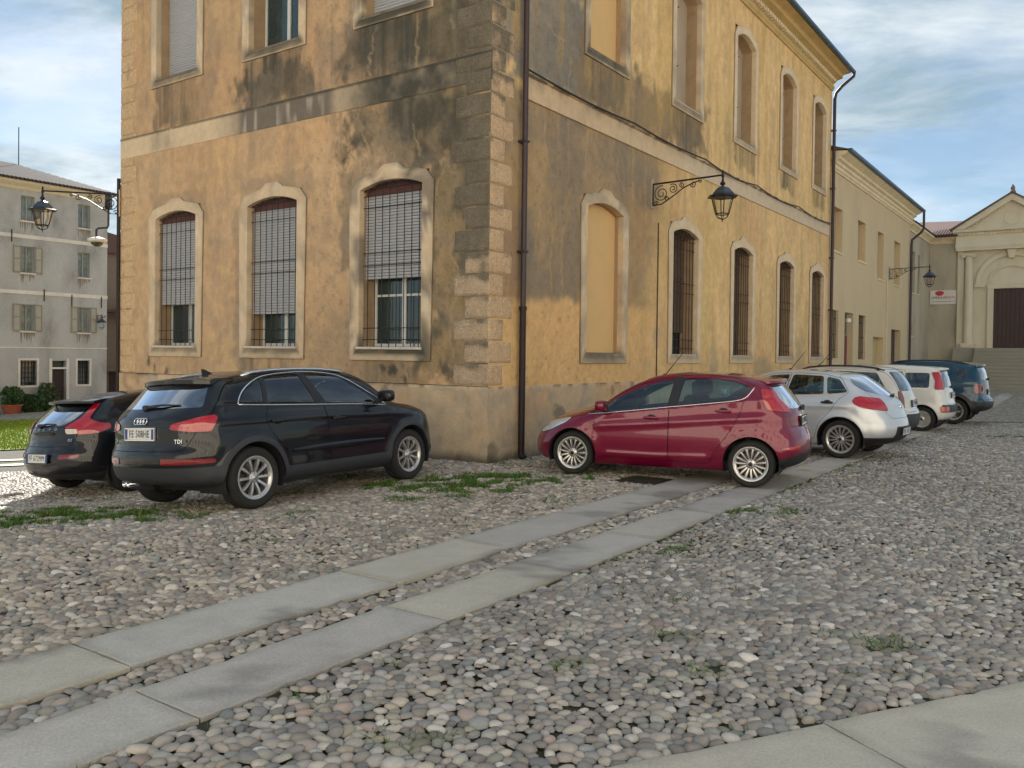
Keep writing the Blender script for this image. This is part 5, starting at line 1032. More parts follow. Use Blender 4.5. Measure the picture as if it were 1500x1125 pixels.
# ------------------------------------------------------------------ wall lanterns
M_LAMP = mat('lantern_black', lin(44, 44, 48), 0.45, 0.5, var=0.15, scale=12); M_LTOP = mat('lantern_hood', lin(66, 80, 96), 0.4, 0.5, var=0.1)
M_LGLASS = glass('lantern_glass', (0.93, 0.93, 0.9), 0.5)
def scroll_pts(c, r, turns, a0, sg, fr2): return [fr2(c[0]+r*(1-0.8*k)*math.cos(a0+sg*k*turns*2*math.pi), c[1]+r*(1-0.8*k)*math.sin(a0+sg*k*turns*2*math.pi)) for k in np.linspace(0, 1, 26)]
def lantern(P, out, L, s, label, rise=0.02, extra=False):
    """bracket from wall point P reaching L metres along out, lantern of scale s hanging from its tip"""
    out = np.array(out, float); out /= np.linalg.norm(out); e = emp('wall_lantern', tuple(P), label, 'street lamp'); side = np.array([-out[1], out[0], 0.0])
    q = lambda o, z: tuple(np.array(P)+out*o+np.array([0, 0, z]))
    ar = MB(); ar.tube([q(0, 0), q(L*0.5, rise*0.5*L), q(L, rise*L)], 0.017*s, 6, raw=True); ar.build('arm', M_LAMP, e)
    br = MB(); br.tube([q(0.02, 0), q(0.02, -0.40*s)], 0.016*s, 6, raw=True)
    br.tube([q(0.02, -0.40*s), q(0.20*s, -0.385*s), q(0.42*s, -0.26*s), q(0.62*s, -0.13*s), q(0.80*s, -0.06*s), q(0.95*s, -0.02)], 0.012*s, 5, raw=True)
    for c, r, t, a0, sg in (((0.19*s, -0.19*s), 0.155*s, 1.9, 1.4, 1), ((0.42*s, -0.12*s), 0.095*s, 1.7, 2.2, -1), ((0.60*s, -0.07*s), 0.055*s, 1.5, 1.4, 1), ((0.82*s, -0.075*s), 0.060*s, 1.3, 3.4, 1), ((0.95*s, -0.03*s), 0.035*s, 1.2, 0.5, -1), ((0.08*s, -0.36*s), 0.045*s, 1.3, 0, 1), ((0.30*s, -0.28*s), 0.05*s, 1.4, 2, 1)): br.tube(scroll_pts(c, r, t, a0, sg, q), 0.0085*s, 4, raw=True)
    br.build('scroll_bracket', M_LAMP, e); MB().add([tuple(np.array(q(-0.015, z))+side*w) for z in (0.10*s, -0.45*s) for w in (-0.05*s, 0.05*s)]+[tuple(np.array(q(0.012, z))+side*w) for z in (0.10*s, -0.45*s) for w in (-0.05*s, 0.05*s)], [(0, 1, 3, 2), (4, 6, 7, 5), (0, 4, 5, 1), (2, 3, 7, 6), (0, 2, 6, 4), (1, 5, 7, 3)], raw=True).build('wall_plate', mat('pale_plate', lin(176, 160, 138), 0.8), e)
    c0 = np.array(q(L, rise*L)); F = Fr(c0, out, side); zt = 0.10*s
    body = emp('lantern_body'); body.parent = e
    f = MB(F); f.lathe([(0, .10*s), (.012*s, .08*s), (.024*s, .04*s), (.014*s, .01*s), (.03*s, -.02*s), (.018*s, -.06*s), (.022*s, -.11*s), (.05*s, -.15*s), (.05*s, -.165*s), (.02*s, -.19*s), (.02*s, -.22*s)], (0, 0, 0), 'z', 10); f.build('finial', M_LAMP, body, smooth=True)
    h = MB(F); h.lathe([(0.03*s, -.20*s), (.11*s, -.235*s), (.20*s, -.33*s), (.215*s, -.36*s)], (0, 0, 0), 'z', 6); h.build('hood', M_LTOP, body)
    b = MB(F); b.lathe([(.20*s, -.362*s), (.285*s, -.385*s), (.285*s, -.398*s), (.20*s, -.40*s)], (0, 0, 0), 'z', 6); b.build('brim', M_LAMP, body)
    cg = MB(F); gl = MB(F); R0, R1, z0, z1 = .205*s, .125*s, -.40*s, -.70*s
    for k in range(6):
        a = 2*math.pi*k/6; a2 = 2*math.pi*(k+1)/6
        cg.tube([(R0*math.cos(a), R0*math.sin(a), z0), (R1*math.cos(a), R1*math.sin(a), z1)], .009*s, 4)
        for R, z in ((R1, z1), (R0, z0)): cg.tube([(R*math.cos(a), R*math.sin(a), z), (R*math.cos(a2), R*math.sin(a2), z)], .010*s, 4)
        cg.tube([(R1*math.cos(a), R1*math.sin(a), z1), (R1*.75*math.cos(a), R1*.75*math.sin(a), z1-.06*s), (0.01*s, 0, z1-.10*s)], .007*s, 4)
        gl.add([(R0*.97*math.cos(a), R0*.97*math.sin(a), z0), (R0*.97*math.cos(a2), R0*.97*math.sin(a2), z0), (R1*.97*math.cos(a2), R1*.97*math.sin(a2), z1), (R1*.97*math.cos(a), R1*.97*math.sin(a), z1)], [(0, 1, 2, 3)])
    cg.tube([(0, 0, z1-.08*s), (0, 0, z1-.15*s)], [.016*s, .004*s], 6); cg.build('cage', M_LAMP, body); gl.build('panes', M_LGLASS, body)
    return e
lantern(FR_R(5.72, 0.02, 5.36), nR, 1.55, 1.12, 'black iron lantern on scrolled bracket fixed to the ochre street wall')
LEFT_P = FR_L(10.42, 0.02, 5.24); lantern(LEFT_P, (-1, -0.12, 0), 1.66, 1.10, 'black iron lantern projecting from the palazzo edge before the grey house')
lantern(FR_R(29.6, 0.02, 5.72), nR, 1.62, 1.10, 'distant black lantern on bracket of the pale ochre house')
def small_lamp():
    p = FR_LB(2.28*LK, 0.05, lz(2.72)); lantern(p, nR, 0.5, 0.9, 'small dark lantern at the edge of the grey house wall')
small_lamp()
def cctv():
    o = np.array((-1, -0.12, 0)); o /= np.linalg.norm(o); q = lambda d, z: tuple(np.array(LEFT_P)+o*d+np.array([0, 0, z])); p = q(0.26, 0)
    e = emp('security_camera', p, 'white dome security camera hung from bent pipe under the lantern bracket', 'camera')
    F = Fr(np.array(LEFT_P), o, (o[1], -o[0], 0)); MB(F).box(0.22, 0.34, 0.03, 0.16, -0.32, 0.06).build('junction_box', M_LAMP, e)
    MB(F).tube([(0.28, 0.09, -0.3), (0.28, 0.09, -0.68), (0.30, 0.09, -0.74), (0.50, 0.09, -0.76), (0.54, 0.09, -0.80), (0.54, 0.09, -0.98)], 0.024, 8).build('pipe', M_LAMP, e, smooth=True)
    MB(F).lathe([(.04, -.95), (.10, -.975), (.20, -1.0), (.205, -1.05), (.15, -1.08)], (0.52, 0.09, 0), 'z', 18).build('housing', mat('white_plastic', lin(214, 208, 198), 0.5), e, smooth=True)
    MB(F).lathe([(.14, -1.08), (.12, -1.13), (.06, -1.17), (0, -1.18)], (0.52, 0.09, 0), 'z', 16).build('dome', mat('smoked_dome', lin(60, 58, 58), 0.1), e, smooth=True)
cctv()
# ------------------------------------------------------------------ cars: skins from an implicit body, cut along real panel lines
def smooth_poly(pts, n=6, closed=True):
    """centripetal-ish Catmull-Rom through the points"""
    P = np.array(pts, float); N = len(P); out = []
    for i in range(N if closed else N-1):
        p0, p1, p2, p3 = P[(i-1) % N] if closed or i else P[0], P[i], P[(i+1) % N], P[(i+2) % N] if closed or i+2 < N else P[-1]
        d = np.linalg.norm(p2-p1); m1 = (p2-p0)/(np.linalg.norm(p2-p1)+np.linalg.norm(p1-p0)+1e-9)*d; m2 = (p3-p1)/(np.linalg.norm(p3-p2)+d+1e-9)*d
        for k in range(n):
            t = k/n; out.append((2*t**3-3*t**2+1)*p1+(t**3-2*t**2+t)*m1+(-2*t**3+3*t**2)*p2+(t**3-t**2)*m2)
    if not closed: out.append(P[-1])
    return np.array(out)
def round_corners(pts, c=0.03, n=4):
    P = [np.array(p, float) for p in pts]; N = len(P); out = []
    for i in range(N):
        a, b, d = P[i-1], P[i], P[(i+1) % N]; la, ld = np.linalg.norm(a-b), np.linalg.norm(d-b); q = min(c, la*.45, ld*.45); s, e = b+(a-b)/la*q, b+(d-b)/ld*q
        for k in range(n+1): t = k/n; out.append((1-t)**2*s+2*t*(1-t)*b+t*t*e)
    return np.array(out)
def poly_sdf(x, z, P):
    """positive inside"""
    x = np.asarray(x, float); z = np.asarray(z, float); d2 = np.full(x.shape, 1e9); ins = np.zeros(x.shape, bool)
    for (a, b), (c, e) in zip(P, np.roll(P, -1, 0)):
        vx, vz = c-a, e-b; k = np.clip(((x-a)*vx+(z-b)*vz)/(vx*vx+vz*vz+1e-12), 0, 1); d2 = np.minimum(d2, (x-a-k*vx)**2+(z-b-k*vz)**2)
        cr = ((b > z) != (e > z)); 
        if abs(vz) > 1e-12: ins ^= cr & (x < a+(z-b)/vz*vx)
    return np.where(ins, 1, -1)*np.sqrt(d2)
class Body:
    def __init__(s, sp):
        s.sp = sp; P = smooth_poly(sp['sil'], 8); s.x0, s.x1 = P[:, 0].min()-.12, P[:, 0].max()+.12; s.z0, s.z1 = P[:, 1].min()-.08, P[:, 1].max()+.12; s.g = 0.0125
        X = np.arange(s.x0-.3, s.x1+.3, s.g); Z = np.arange(s.z0-.2, s.z1+.2, s.g); gx, gz = np.meshgrid(X, Z, indexing='ij'); s.D = -poly_sdf(gx, gz, P); s.ox, s.oz = X[0], Z[0]
        den = lambda a: smooth_poly(a, 8, False)
        s.plan = den(sp['plan']); s.sect = den(sp['sect']); s.belt = den(sp['belt']); s.hw = sp['hw']
    def dsil(s, x, z):
        u = np.clip((x-s.ox)/s.g, 0, s.D.shape[0]-1.001); v = np.clip((z-s.oz)/s.g, 0, s.D.shape[1]-1.001); i = u.astype(int); j = v.astype(int); u -= i; v -= j
        return (s.D[i, j]*(1-u)+s.D[i+1, j]*u)*(1-v)+(s.D[i, j+1]*(1-u)+s.D[i+1, j+1]*u)*v
    def W(s, x, z):
        sp = s.sp; b = np.interp(x, s.belt[:, 0], s.belt[:, 1]); w = np.interp(x, s.plan[:, 0], s.plan[:, 1])+np.interp(np.minimum(z, b), s.sect[:, 0], s.sect[:, 1])
        zz = z-b; w = w-sp.get('inset', .03)*sstep(-0.01, 0.05, zz)-sp.get('tumble', .4)*np.maximum(zz, 0)*(1+0.5*np.maximum(zz, 0))
        for (line, amp, wd) in sp.get('crease', ()):
            zl = np.interp(x, [p[0] for p in line], [p[1] for p in line]); f = sstep(line[0][0], line[0][0]+.2, x)*sstep(line[-1][0], line[-1][0]-.2, x); w = w+amp*f*np.exp(-((z-zl)/wd)**2)
        for ax in sp['axles']:
            r = np.hypot(x-ax, z-sp['wr']); w = w+sp.get('flare', .012)*np.exp(-((r-sp['arch'])/.07)**2)
        return w
    def F(s, P):
        x, y, z = P[..., 0], np.abs(P[..., 1]), P[..., 2]; sp = s.sp; q = np.clip(y/s.hw, 0, 1.2)**2.3
        xx = x-sp['cr']*q*sstep(-.1, -1.3, x)+sp['cf']*q*sstep(0.0, 1.3, x)
        zc = z+sp.get('crown', .04)*(y/s.hw)**2*sstep(.7, 1.1, z)
        a = s.dsil(xx, zc); b = (y-s.W(x, z))*0.97; k = np.interp(z, [.2, .6, .9, 1.15, 1.5], sp.get('k', [.10, .20, .15, .09, .14]))
        h = np.maximum(k-np.abs(a-b), 0)/k; return np.maximum(a, b)+h*h*k*.25
    def grad(s, P, e=.004):
        g = np.stack([s.F(P+np.eye(3)[i]*e)-s.F(P-np.eye(3)[i]*e) for i in range(3)], -1)/(2*e); return g
    def normals(s, P): g = s.grad(P, .006); return g/(np.linalg.norm(g, axis=-1, keepdims=True)+1e-9)
    def nets(s, h):
        X = np.arange(s.x0, s.x1+h, h); Y = np.arange(-s.hw-.12, s.hw+.12+h, h); Y = Y-(Y[0]+Y[-1])/2; Z = np.arange(s.z0, s.z1+h, h)
        G = np.stack(np.meshgrid(X, Y, Z, indexing='ij'), -1); f = s.F(G); S = f < 0
        cs = np.zeros(np.array(S.shape)-1); cnt = np.zeros(cs.shape); acc = np.zeros(cs.shape+(3,))
        def sl(o): return tuple(slice(a, a+n) for a, n in zip(o, cs.shape))
        for ax in range(3):
            for o1 in ((0, 0, 0), (0, 1, 0), (0, 0, 1), (0, 1, 1)):
                o = np.roll(o1, ax); o2 = o.copy(); o2[ax] += 1; a, b = f[sl(o)], f[sl(o2)]; m = (a < 0) != (b < 0); t = np.where(m, a/(a-b+1e-12), 0); p = G[sl(o)]+(G[sl(o2)]-G[sl(o)])*t[..., None]; acc += p*m[..., None]; cnt += m
        act = cnt > 0; idx = np.full(cs.shape, -1); idx[act] = np.arange(act.sum()); V = acc[act]/cnt[act][:, None]; Q = []
        for ax in range(3):
            o2 = [0, 0, 0]; o2[ax] = 1; n = np.array(S.shape); n[ax] -= 1; a = S[tuple(slice(0, m) for m in n)]; b = S[tuple(slice(o2[i], o2[i]+n[i]) for i in range(3))]; I = np.argwhere(a != b); fl = a[tuple(I.T)]
            u, v = (ax+1) % 3, (ax+2) % 3; ok = (I[:, u] > 0) & (I[:, v] > 0) & (I[:, u] < cs.shape[u]) & (I[:, v] < cs.shape[v]); I, fl = I[ok], fl[ok]
            def g(du, dv): J = I.copy(); J[:, u] -= du; J[:, v] -= dv; return idx[tuple(J.T)]
            q = np.stack([g(1, 1), g(0, 1), g(0, 0), g(1, 0)], 1); q[~fl] = q[~fl][:, ::-1]; Q.append(q)
        Q = np.concatenate(Q); Q = Q[(Q >= 0).all(1)]
        for _ in range(4):
            g = s.grad(V); V = V-np.clip(s.F(V), -h, h)[:, None]*g/(np.sum(g*g, 1)+1e-6)[:, None]
        return V, np.concatenate([Q[:, [0, 1, 2]], Q[:, [0, 2, 3]]])
    def root(s, P0, d, t0, t1, n=30):
        """first point of the surface along P0+t*d from outside t0 to inside t1"""
        P0 = np.atleast_2d(np.array(P0, float)); d = np.array(d, float); a = np.full(len(P0), t0, float); b = np.full(len(P0), t1, float)
        ts = np.linspace(t0, t1, 60); f = np.stack([s.F(P0+d*t) for t in ts], 1); k = np.argmax(f < 0, 1); k = np.where((f < 0).any(1), np.maximum(k, 1), 59); a = ts[k-1]; b = ts[k]
        for _ in range(n):
            m = (a+b)/2; ins = s.F(P0+d*m[:, None]) < 0; b = np.where(ins, m, b); a = np.where(ins, a, m)
        return P0+d*b[:, None]
    def side(s, x, z, sg): return s.root([(x, 0, z)], (0, sg, 0), 1.3, 0.0)[0]
    def rear(s, y, z): return s.root([(0, y, z)], (-1, 0, 0), 2.6, 0.6)[0]
    def front(s, y, z): return s.root([(0, y, z)], (1, 0, 0), 2.6, 0.6)[0]
    def top(s, x, y): return s.root([(x, y, 0)], (0, 0, 1), 2.2, 0.5)[0]
def split(M, f):
    V, T = M; s = f > 0; k = s[T].sum(1); ins = T[k == 3]; out = T[k == 0]; mix = T[(k == 1) | (k == 2)]
    if len(mix):
        sm = s[mix]; lone = np.where(sm.sum(1) == 1, np.argmax(sm, 1), np.argmin(sm, 1)); r = np.arange(len(mix)); A, B, C = mix[r, lone], mix[r, (lone+1) % 3], mix[r, (lone+2) % 3]
        E = np.concatenate([np.stack([A, B], 1), np.stack([A, C], 1)]); E = np.sort(E, 1); U, inv = np.unique(E, axis=0, return_inverse=True); inv = inv.ravel()
        fa, fb = f[U[:, 0]], f[U[:, 1]]; t = np.clip(fa/(fa-fb+1e-15), .001, .999); NV = V[U[:, 0]]+(V[U[:, 1]]-V[U[:, 0]])*t[:, None]; b = len(V); AB, AC = b+inv[:len(mix)], b+inv[len(mix):]; V = np.concatenate([V, NV])
        one = np.stack([A, AB, AC], 1); two = np.concatenate([np.stack([AB, B, C], 1), np.stack([AB, C, AC], 1)]); li = sm.sum(1) == 1; l2 = np.concatenate([li, li])
        ins = np.concatenate([ins, one[li], two[~l2]]); out = np.concatenate([out, one[~li], two[l2]])
    def pack(T):
        u = np.unique(T); m = np.full(len(V), -1); m[u] = np.arange(len(u)); return V[u], m[T]
    return pack(ins), pack(out)
M_BLACKP = mat('black_plastic', lin(34, 34, 36), 0.55, var=0.08, scale=20); M_LINER = mat('cabin_lining', lin(30, 31, 34), 0.85, var=0.05)
M_SEAT = mat('seat_fabric', lin(52, 54, 58), 0.9, var=0.1, scale=20); M_TYRE = mat('tyre_rubber', lin(36, 35, 34), 0.85, var=0.15, scale=25, bump=0.1, bscale=80)
M_RIM = mat('alloy_rim', lin(196, 194, 192), 0.32, 0.75, var=0.08, scale=12); M_DISC = mat('brake_steel', lin(88, 84, 80), 0.45, 0.8, var=0.1)
M_CHROME = mat('chrome_trim', lin(222, 224, 226), 0.15, 0.95, var=0.02); M_PLATE = mat('plate_white', lin(218, 218, 214), 0.5, var=0.04); M_PBLUE = mat('plate_blue', lin(40, 66, 140), 0.5, var=0.03); M_PTXT = mat('plate_ink', lin(28, 28, 30), 0.6, var=0)
M_TAIL = mat('tail_lens_red', lin(172, 8, 24), 0.15, var=0.2, scale=18, spec=0.7, coat=0.8); M_TAILD = mat('tail_lens_deep', lin(122, 8, 18), 0.15, var=0.1, spec=0.7, coat=0.6); M_CLEAR = mat('clear_lens', lin(214, 200, 184), 0.15, var=0.1, scale=20, coat=0.8); M_HEAD = mat('headlamp_lens', lin(196, 202, 206), 0.12, 0.3, var=0.2, scale=14, coat=1)
M_GREYC = mat('grey_cladding', lin(50, 52, 57), 0.6, var=0.08, scale=15); M_AMBER = mat('amber_reflector', lin(170, 70, 40), 0.2, coat=.5)
G_FRONT = glass('car_glass', (0.72, 0.90, 0.90), 1.3); G_DARK = glass('car_privacy_glass', (0.40, 0.58, 0.60), 1.2); G_REAR = glass('car_rear_glass', (0.34, 0.44, 0.46), 3.0)
def paint(name, c, metal=0.35, rough=0.32, coat=1.0): return mat('paint_'+name, lin(*c), rough, metal, var=0.03, scale=3, coat=coat, spec=0.25)
def wheel_proto(sp):
    """meshes for one wheel, outer face towards +y"""
    r, w, rr = sp['wr'], sp.get('tw', .21), sp['rim']
    t = MB(); hw = w/2; pr = [(rr-.012, -hw*.86), (rr+.02, -hw*.97), (rr+(r-rr)*.55, -hw*1.02), (r-.022, -hw*.93), (r-.004, -hw*.74), (r, -hw*.4), (r-.007, -hw*.38), (r-.007, -hw*.32), (r, -hw*.30), (r, -.012), (r-.007, -.010), (r-.007, .010), (r, .012), (r, hw*.30), (r-.007, hw*.32), (r-.007, hw*.38), (r, hw*.4), (r-.004, hw*.74), (r-.022, hw*.93), (r-(r-rr)*.30, hw*1.0), (r-(r-rr)*.33, hw*1.012), (rr+(r-rr)*.50, hw*1.02), (rr+.02, hw*.97), (rr+.004, hw*.90), (rr-.012, hw*.84)]
    t.lathe(pr, (0, 0, 0), 'y', 40, False); tyre = t.mesh('tyre', True, ang=50); tyre.materials.append(M_TYRE)
    R = MB(); R.lathe([(rr-.012, -hw*.85), (rr-.03, -hw*.6), (rr-.035, hw*.3), (rr-.022, hw*.72), (rr-.010, hw*.80), (rr+.010, hw*.86), (rr+.010, hw*.90), (rr-.004, hw*.92), (rr-.020, hw*.86), (rr-.035, hw*.70)], (0, 0, 0), 'y', 40, False)
    n, st = sp['spokes'], sp.get('rimstyle', 'single'); yo = hw*.80; yi = hw*.62
    def spoke(a, w0, w1, r0=.05, r1=None, da=0.0):
        r1 = r1 or rr-.012; ca, sa = math.cos(a), math.sin(a); cb, sb = math.cos(a+da), math.sin(a+da); th = .03
        def pt(rad, off, y, c, s_): return (rad*c-off*s_, y, rad*s_+off*c)
        rows = []
        for f in (0, .5, 1):
            rad = r0+(r1-r0)*f; ww = w0+(w1-w0)*f; y = yi+(yo-yi)*(.2+.8*f)+.012*math.sin(math.pi*f); c, s_ = ca+(cb-ca)*f, sa+(sb-sa)*f
            rows += [pt(rad, -ww, y-th, c, s_), pt(rad, -ww*.75, y, c, s_), pt(rad, ww*.75, y, c, s_), pt(rad, ww, y-th, c, s_)]
        fs = []
        for i in range(2):
            for k in range(4): fs.append((i*4+k, i*4+(k+1) % 4, (i+1)*4+(k+1) % 4, (i+1)*4+k))
        fs += [(3, 2, 1, 0), (8, 9, 10, 11)]; R.add(rows, fs)
    for k in range(n):
        a = 2*math.pi*k/n+.3
        if st == 'single': spoke(a, *sp.get('sw', (.011, .016)))
        elif st == 'pair': spoke(a-.13, .016, .018, .06, None, -.10); spoke(a+.13, .016, .018, .06, None, .10)
        elif st == 'y': spoke(a, .020, .020, .05, rr*.55); spoke(a, .013, .013, rr*.5, None, .27); spoke(a, .013, .013, rr*.5, None, -.27)
        elif st == 'cover': spoke(a, .040, .060, .04)
    R.lathe([(0, yi+.022), (.035, yi+.020), (.062, yi+.008), (.075, yi-.03)], (0, 0, 0), 'y', 20, False); rim = R.mesh('rim', True, ang=35); rim.materials.append(M_RIM)
    c = MB(); c.lathe([(0, yi+.026), (.026, yi+.025), (.030, yi+.018)], (0, 0, 0), 'y', 14, False); cap = c.mesh('hub_cap', True); cap.materials.append(M_BLACKP if sp.get('darkcap', 1) else M_RIM)
    b = MB(); b.lathe([(.05, 0.0), (rr*.72, 0.0), (rr*.72, .02), (.05, .02)], (0, 0, 0), 'y', 28, False); b.lathe([(.0, -.05), (rr-.03, -.05)], (0, 0, 0), 'y', 28, False); disc = b.mesh('brake_disc'); disc.materials.append(M_DISC)
    nuts = MB()
    for k in range(5): a = 2*math.pi*k/5; nuts.lathe([(.009, yi-.01), (.009, yi+.016), (0, yi+.018)], (.047*math.cos(a), 0, .047*math.sin(a)), 'y', 6, False)
    nut = nuts.mesh('wheel_nuts'); nut.materials.append(M_DISC)
    return [('tyre', tyre), ('rim', rim), ('hub_cap', cap), ('brake_disc', disc), ('wheel_nuts', nut)]
def rbox(mb, c, s, r=.03, n=2):
    """rounded cushion-like box"""
    N = 7; vs = []; fs = []
    g = np.linspace(-1, 1, N)
    def P(v):
        v = np.array(v, float); return tuple(np.array(c)+np.array(s)*v/(np.sum(np.abs(v)**3.6)**(1/3.6)))
    for ax in range(3):
        for sg in (-1, 1):
            b = len(vs)
            for i in g:
                for j in g: v = [0, 0, 0]; v[ax] = sg; v[(ax+1) % 3] = i; v[(ax+2) % 3] = j; vs.append(P(v))
            for i in range(N-1):
                for j in range(N-1): q = (b+i*N+j, b+(i+1)*N+j, b+(i+1)*N+j+1, b+i*N+j+1); fs.append(q if sg > 0 else q[::-1])
    mb.add(vs, fs)
def make_car(sp):
    root = emp('parked_car', (0, 0, 0), sp['label'], 'car', sp.get('group'))
    B = Body(sp); h = sp.get('h', .026); V, T = B.nets(h); body = sp['paint']
    def field_side(poly, P, c=.03, lo=.35): return np.minimum(poly_sdf(P[:, 0], P[:, 2], round_corners(poly, c)), np.abs(P[:, 1])-lo)
    def put(name, M, m, parent, off=0.0, sg=None, label=None):
        v, t = M
        if sg is not None:
            k = (np.sign(v[t][:, :, 1].mean(1)) == sg); t = t[k]; u = np.unique(t); mp = np.full(len(v), -1); mp[u] = np.arange(len(u)); v, t = v[u], mp[t]
        if not len(t): return None
        n = B.normals(v); me = np_mesh(name, v+n*off, t, True, normals=n); o = link_mesh(name, me, parent, m)
        if label: o['label'] = label
        return o
    M = (V, T)
    # wheel arches
    fa = lambda P: np.minimum(np.max([sp['arch']-np.hypot(P[:, 0]-a, P[:, 2]-sp['wr']) for a in sp['axles']], 0), np.abs(P[:, 1])-.40)
    M = split(M, fa(M[0]))[1]
    glasses = []
    for poly, m in sp['windows']:
        g, M = split(M, field_side(poly, M[0], .045)); glasses.append((g, m))
    def field_end(poly, P, sgn, xmin, c=.05): return np.minimum(poly_sdf(P[:, 1], P[:, 2], round_corners(poly, c)), sgn*P[:, 0]-xmin)
    gr = None
    if sp.get('rearglass'): gr, M = split(M, field_end(sp['rearglass'], M[0], -1, sp.get('rgx', 1.2)))
    gf, M = split(M, field_end(sp['windscreen'], M[0], 1, -.2))
    lights = []
    for L in sp['lights']:
        def fl(P):
            d = np.full(len(P), 9.0)
            if 'side' in L: d = np.minimum(d, poly_sdf(P[:, 0], P[:, 2], round_corners(L['side'], L.get('c', .03))))
            if 'rear' in L: d = np.minimum(d, poly_sdf(np.abs(P[:, 1]), P[:, 2], round_corners(L['rear'], L.get('c', .03))))
            if 'xmax' in L: d = np.minimum(d, L['xmax']-P[:, 0])
            if 'xmin' in L: d = np.minimum(d, P[:, 0]-L['xmin'])
            d = np.minimum(d, np.abs(P[:, 1])-L.get('ymin', .05)); return d
        g, M = split(M, fl(M[0])); lights.append((g, L))
    # dark lining 25 mm inside everything that is not glass
    lv, lt = M; ln = B.normals(lv); link_mesh('lining', np_mesh('lining', lv-ln*.028, lt[:, ::-1], True), root, M_LINER)
    clad = None
    for poly in sp.get('pillars', ()):
        g, M = split(M, field_side(poly, M[0], .015)); put('pillar_trim', g, M_BLACKP, root, .001, 1); put('pillar_trim', g, M_BLACKP, root, .001, -1)
    if 'clad' in sp: cl, M = split(M, sp['clad'](M[0])); put('cladding', cl, sp.get('cladmat', M_GREYC), root, .004)
    if 'clad2' in sp: cl, M = split(M, sp['clad2'](M[0])); put('bumper_insert', cl, M_BLACKP, root, .002)
    doors = []
    for poly in sp['doors']:
        d = lambda P: np.minimum(poly_sdf(P[:, 0], P[:, 2], round_corners(poly, .05)), np.abs(P[:, 1])-.35)
        ins, M = split(M, d(M[0])-.003); gap, M = split(M, d(M[0])+.003); doors.append(ins)
    if sp.get('tailgate'):
        d = lambda P: np.minimum(poly_sdf(P[:, 1], P[:, 2], round_corners(sp['tailgate'], .06)), -P[:, 0]-sp.get('tgx', 1.3))
        ins, M = split(M, d(M[0])-.003); gap, M = split(M, d(M[0])+.003); put('tailgate', ins, body, root)
    if sp.get('bonnet'):
        d = lambda P: np.minimum(np.minimum(sp['bonnet'][1]-np.abs(P[:, 1]), P[:, 0]-sp['bonnet'][0]), P[:, 2]-sp['bonnet'][2])
        ins, M = split(M, d(M[0])-.003); gap, M = split(M, d(M[0])+.003); put('bonnet', ins, body, root)
    put('body', M, body, root)
    dobj = {}
    for k, ins in enumerate(doors):
        for sg in (1, -1): dobj[k, sg] = put('door', ins, body, root, 0, sg)
    for k, (g, m) in enumerate(glasses):
        for sg in (1, -1): put('window', g, m, root, -.003, sg)
    if gr is not None: put('rear_window', gr, sp.get('rearmat', G_REAR), root, .001)
    put('windscreen', gf, G_FRONT, root, -.002)
    for g, L in lights:
        for sg in (1, -1): put(L['name'], g, L['mat'], root, L.get('off', .006), sg)
    # wheels
    pr = wheel_proto(sp); ty = B.hw-sp.get('tuck', .025)-sp.get('tw', .21)/2
    for ax in sp['axles']:
        for sg in (1, -1):
            w = emp('wheel'); w.parent = root; w.location = (ax, sg*ty, sp['wr']); w.rotation_euler = (0, random.uniform(0, 6), 0 if sg > 0 else math.pi)
            for nm, me in pr:
                o = bpy.data.objects.new(nm, me); COL.objects.link(o); o.parent = w
                if nm == 'wheel_nuts': o['kind'] = 'stuff'
            mb = MB(); n = 18; R = sp['arch']+.004; vs = []; fs = []
            for k in range(n+1):
                a = -0.35+(math.pi+.7)*k/n
                for y in (sg*(B.hw-.03), sg*.42): vs.append((ax+R*math.cos(a), y, sp['wr']+R*math.sin(a)))
            for k in range(n): fs.append((2*k, 2*k+2, 2*k+3, 2*k+1))
            vs.append((ax, sg*.42, sp['wr'])); fs += [(2*k+1, 2*k+3, len(vs)-1) for k in range(n)]
            vs2 = mb.add(vs, fs); link_mesh('wheel_well', mb.mesh('wheel_well', recalc=False), root, M_LINER)
    x0, x1 = sp['axles'][0]-.30, sp['axles'][1]+.35
    mb = MB().box(x0, x1, -B.hw+.16, B.hw-.16, sp['wr']*.62, sp['wr']*.62+.12); link_mesh('underbody', mb.mesh('underbody'), root, M_LINER)
    # cabin
    zb = sp.get('seat', .55); cx = sp.get('cx', -.1)
    for sy in (.36, -.36):
        s = MB(); rbox(s, (cx, sy, zb), (.26, .25, .10)); rbox(s, (cx-.30, sy, zb+.33), (.085, .24, .34)); rbox(s, (cx-.38, sy, zb+.76), (.05, .13, .10)); link_mesh('seat', s.mesh('seat', True), root, M_SEAT)
    s = MB(); rbox(s, (cx-.85, 0, zb), (.25, .60, .10)); rbox(s, (cx-1.12, 0, zb+.30), (.08, .60, .32)); rbox(s, (cx-1.18, .35, zb+.68), (.045, .13, .08)); rbox(s, (cx-1.18, -.35, zb+.68), (.045, .13, .08)); link_mesh('rear_bench', s.mesh('rear_bench', True), root, M_SEAT)
    s = MB(); rbox(s, (cx+.85, 0, zb+.22), (.28, .66, .16)); link_mesh('dashboard', s.mesh('dashboard', True), root, M_LINER)
    s = MB(); s.tube([(cx+.48-.05*math.sin(a), .36+.185*math.cos(a), zb+.36+.185*math.sin(a)) for a in np.linspace(0, 2*math.pi, 21)[:-1]], .014, 6, closed=True); s.tube([(cx+.48, .19, zb+.36), (cx+.48, .53, zb+.36)], .018, 5); s.tube([(cx+.48, .36, zb+.36), (cx+.62, .36, zb+.28)], .03, 6); link_mesh('steering_wheel', s.mesh('steering_wheel'), root, M_BLACKP)
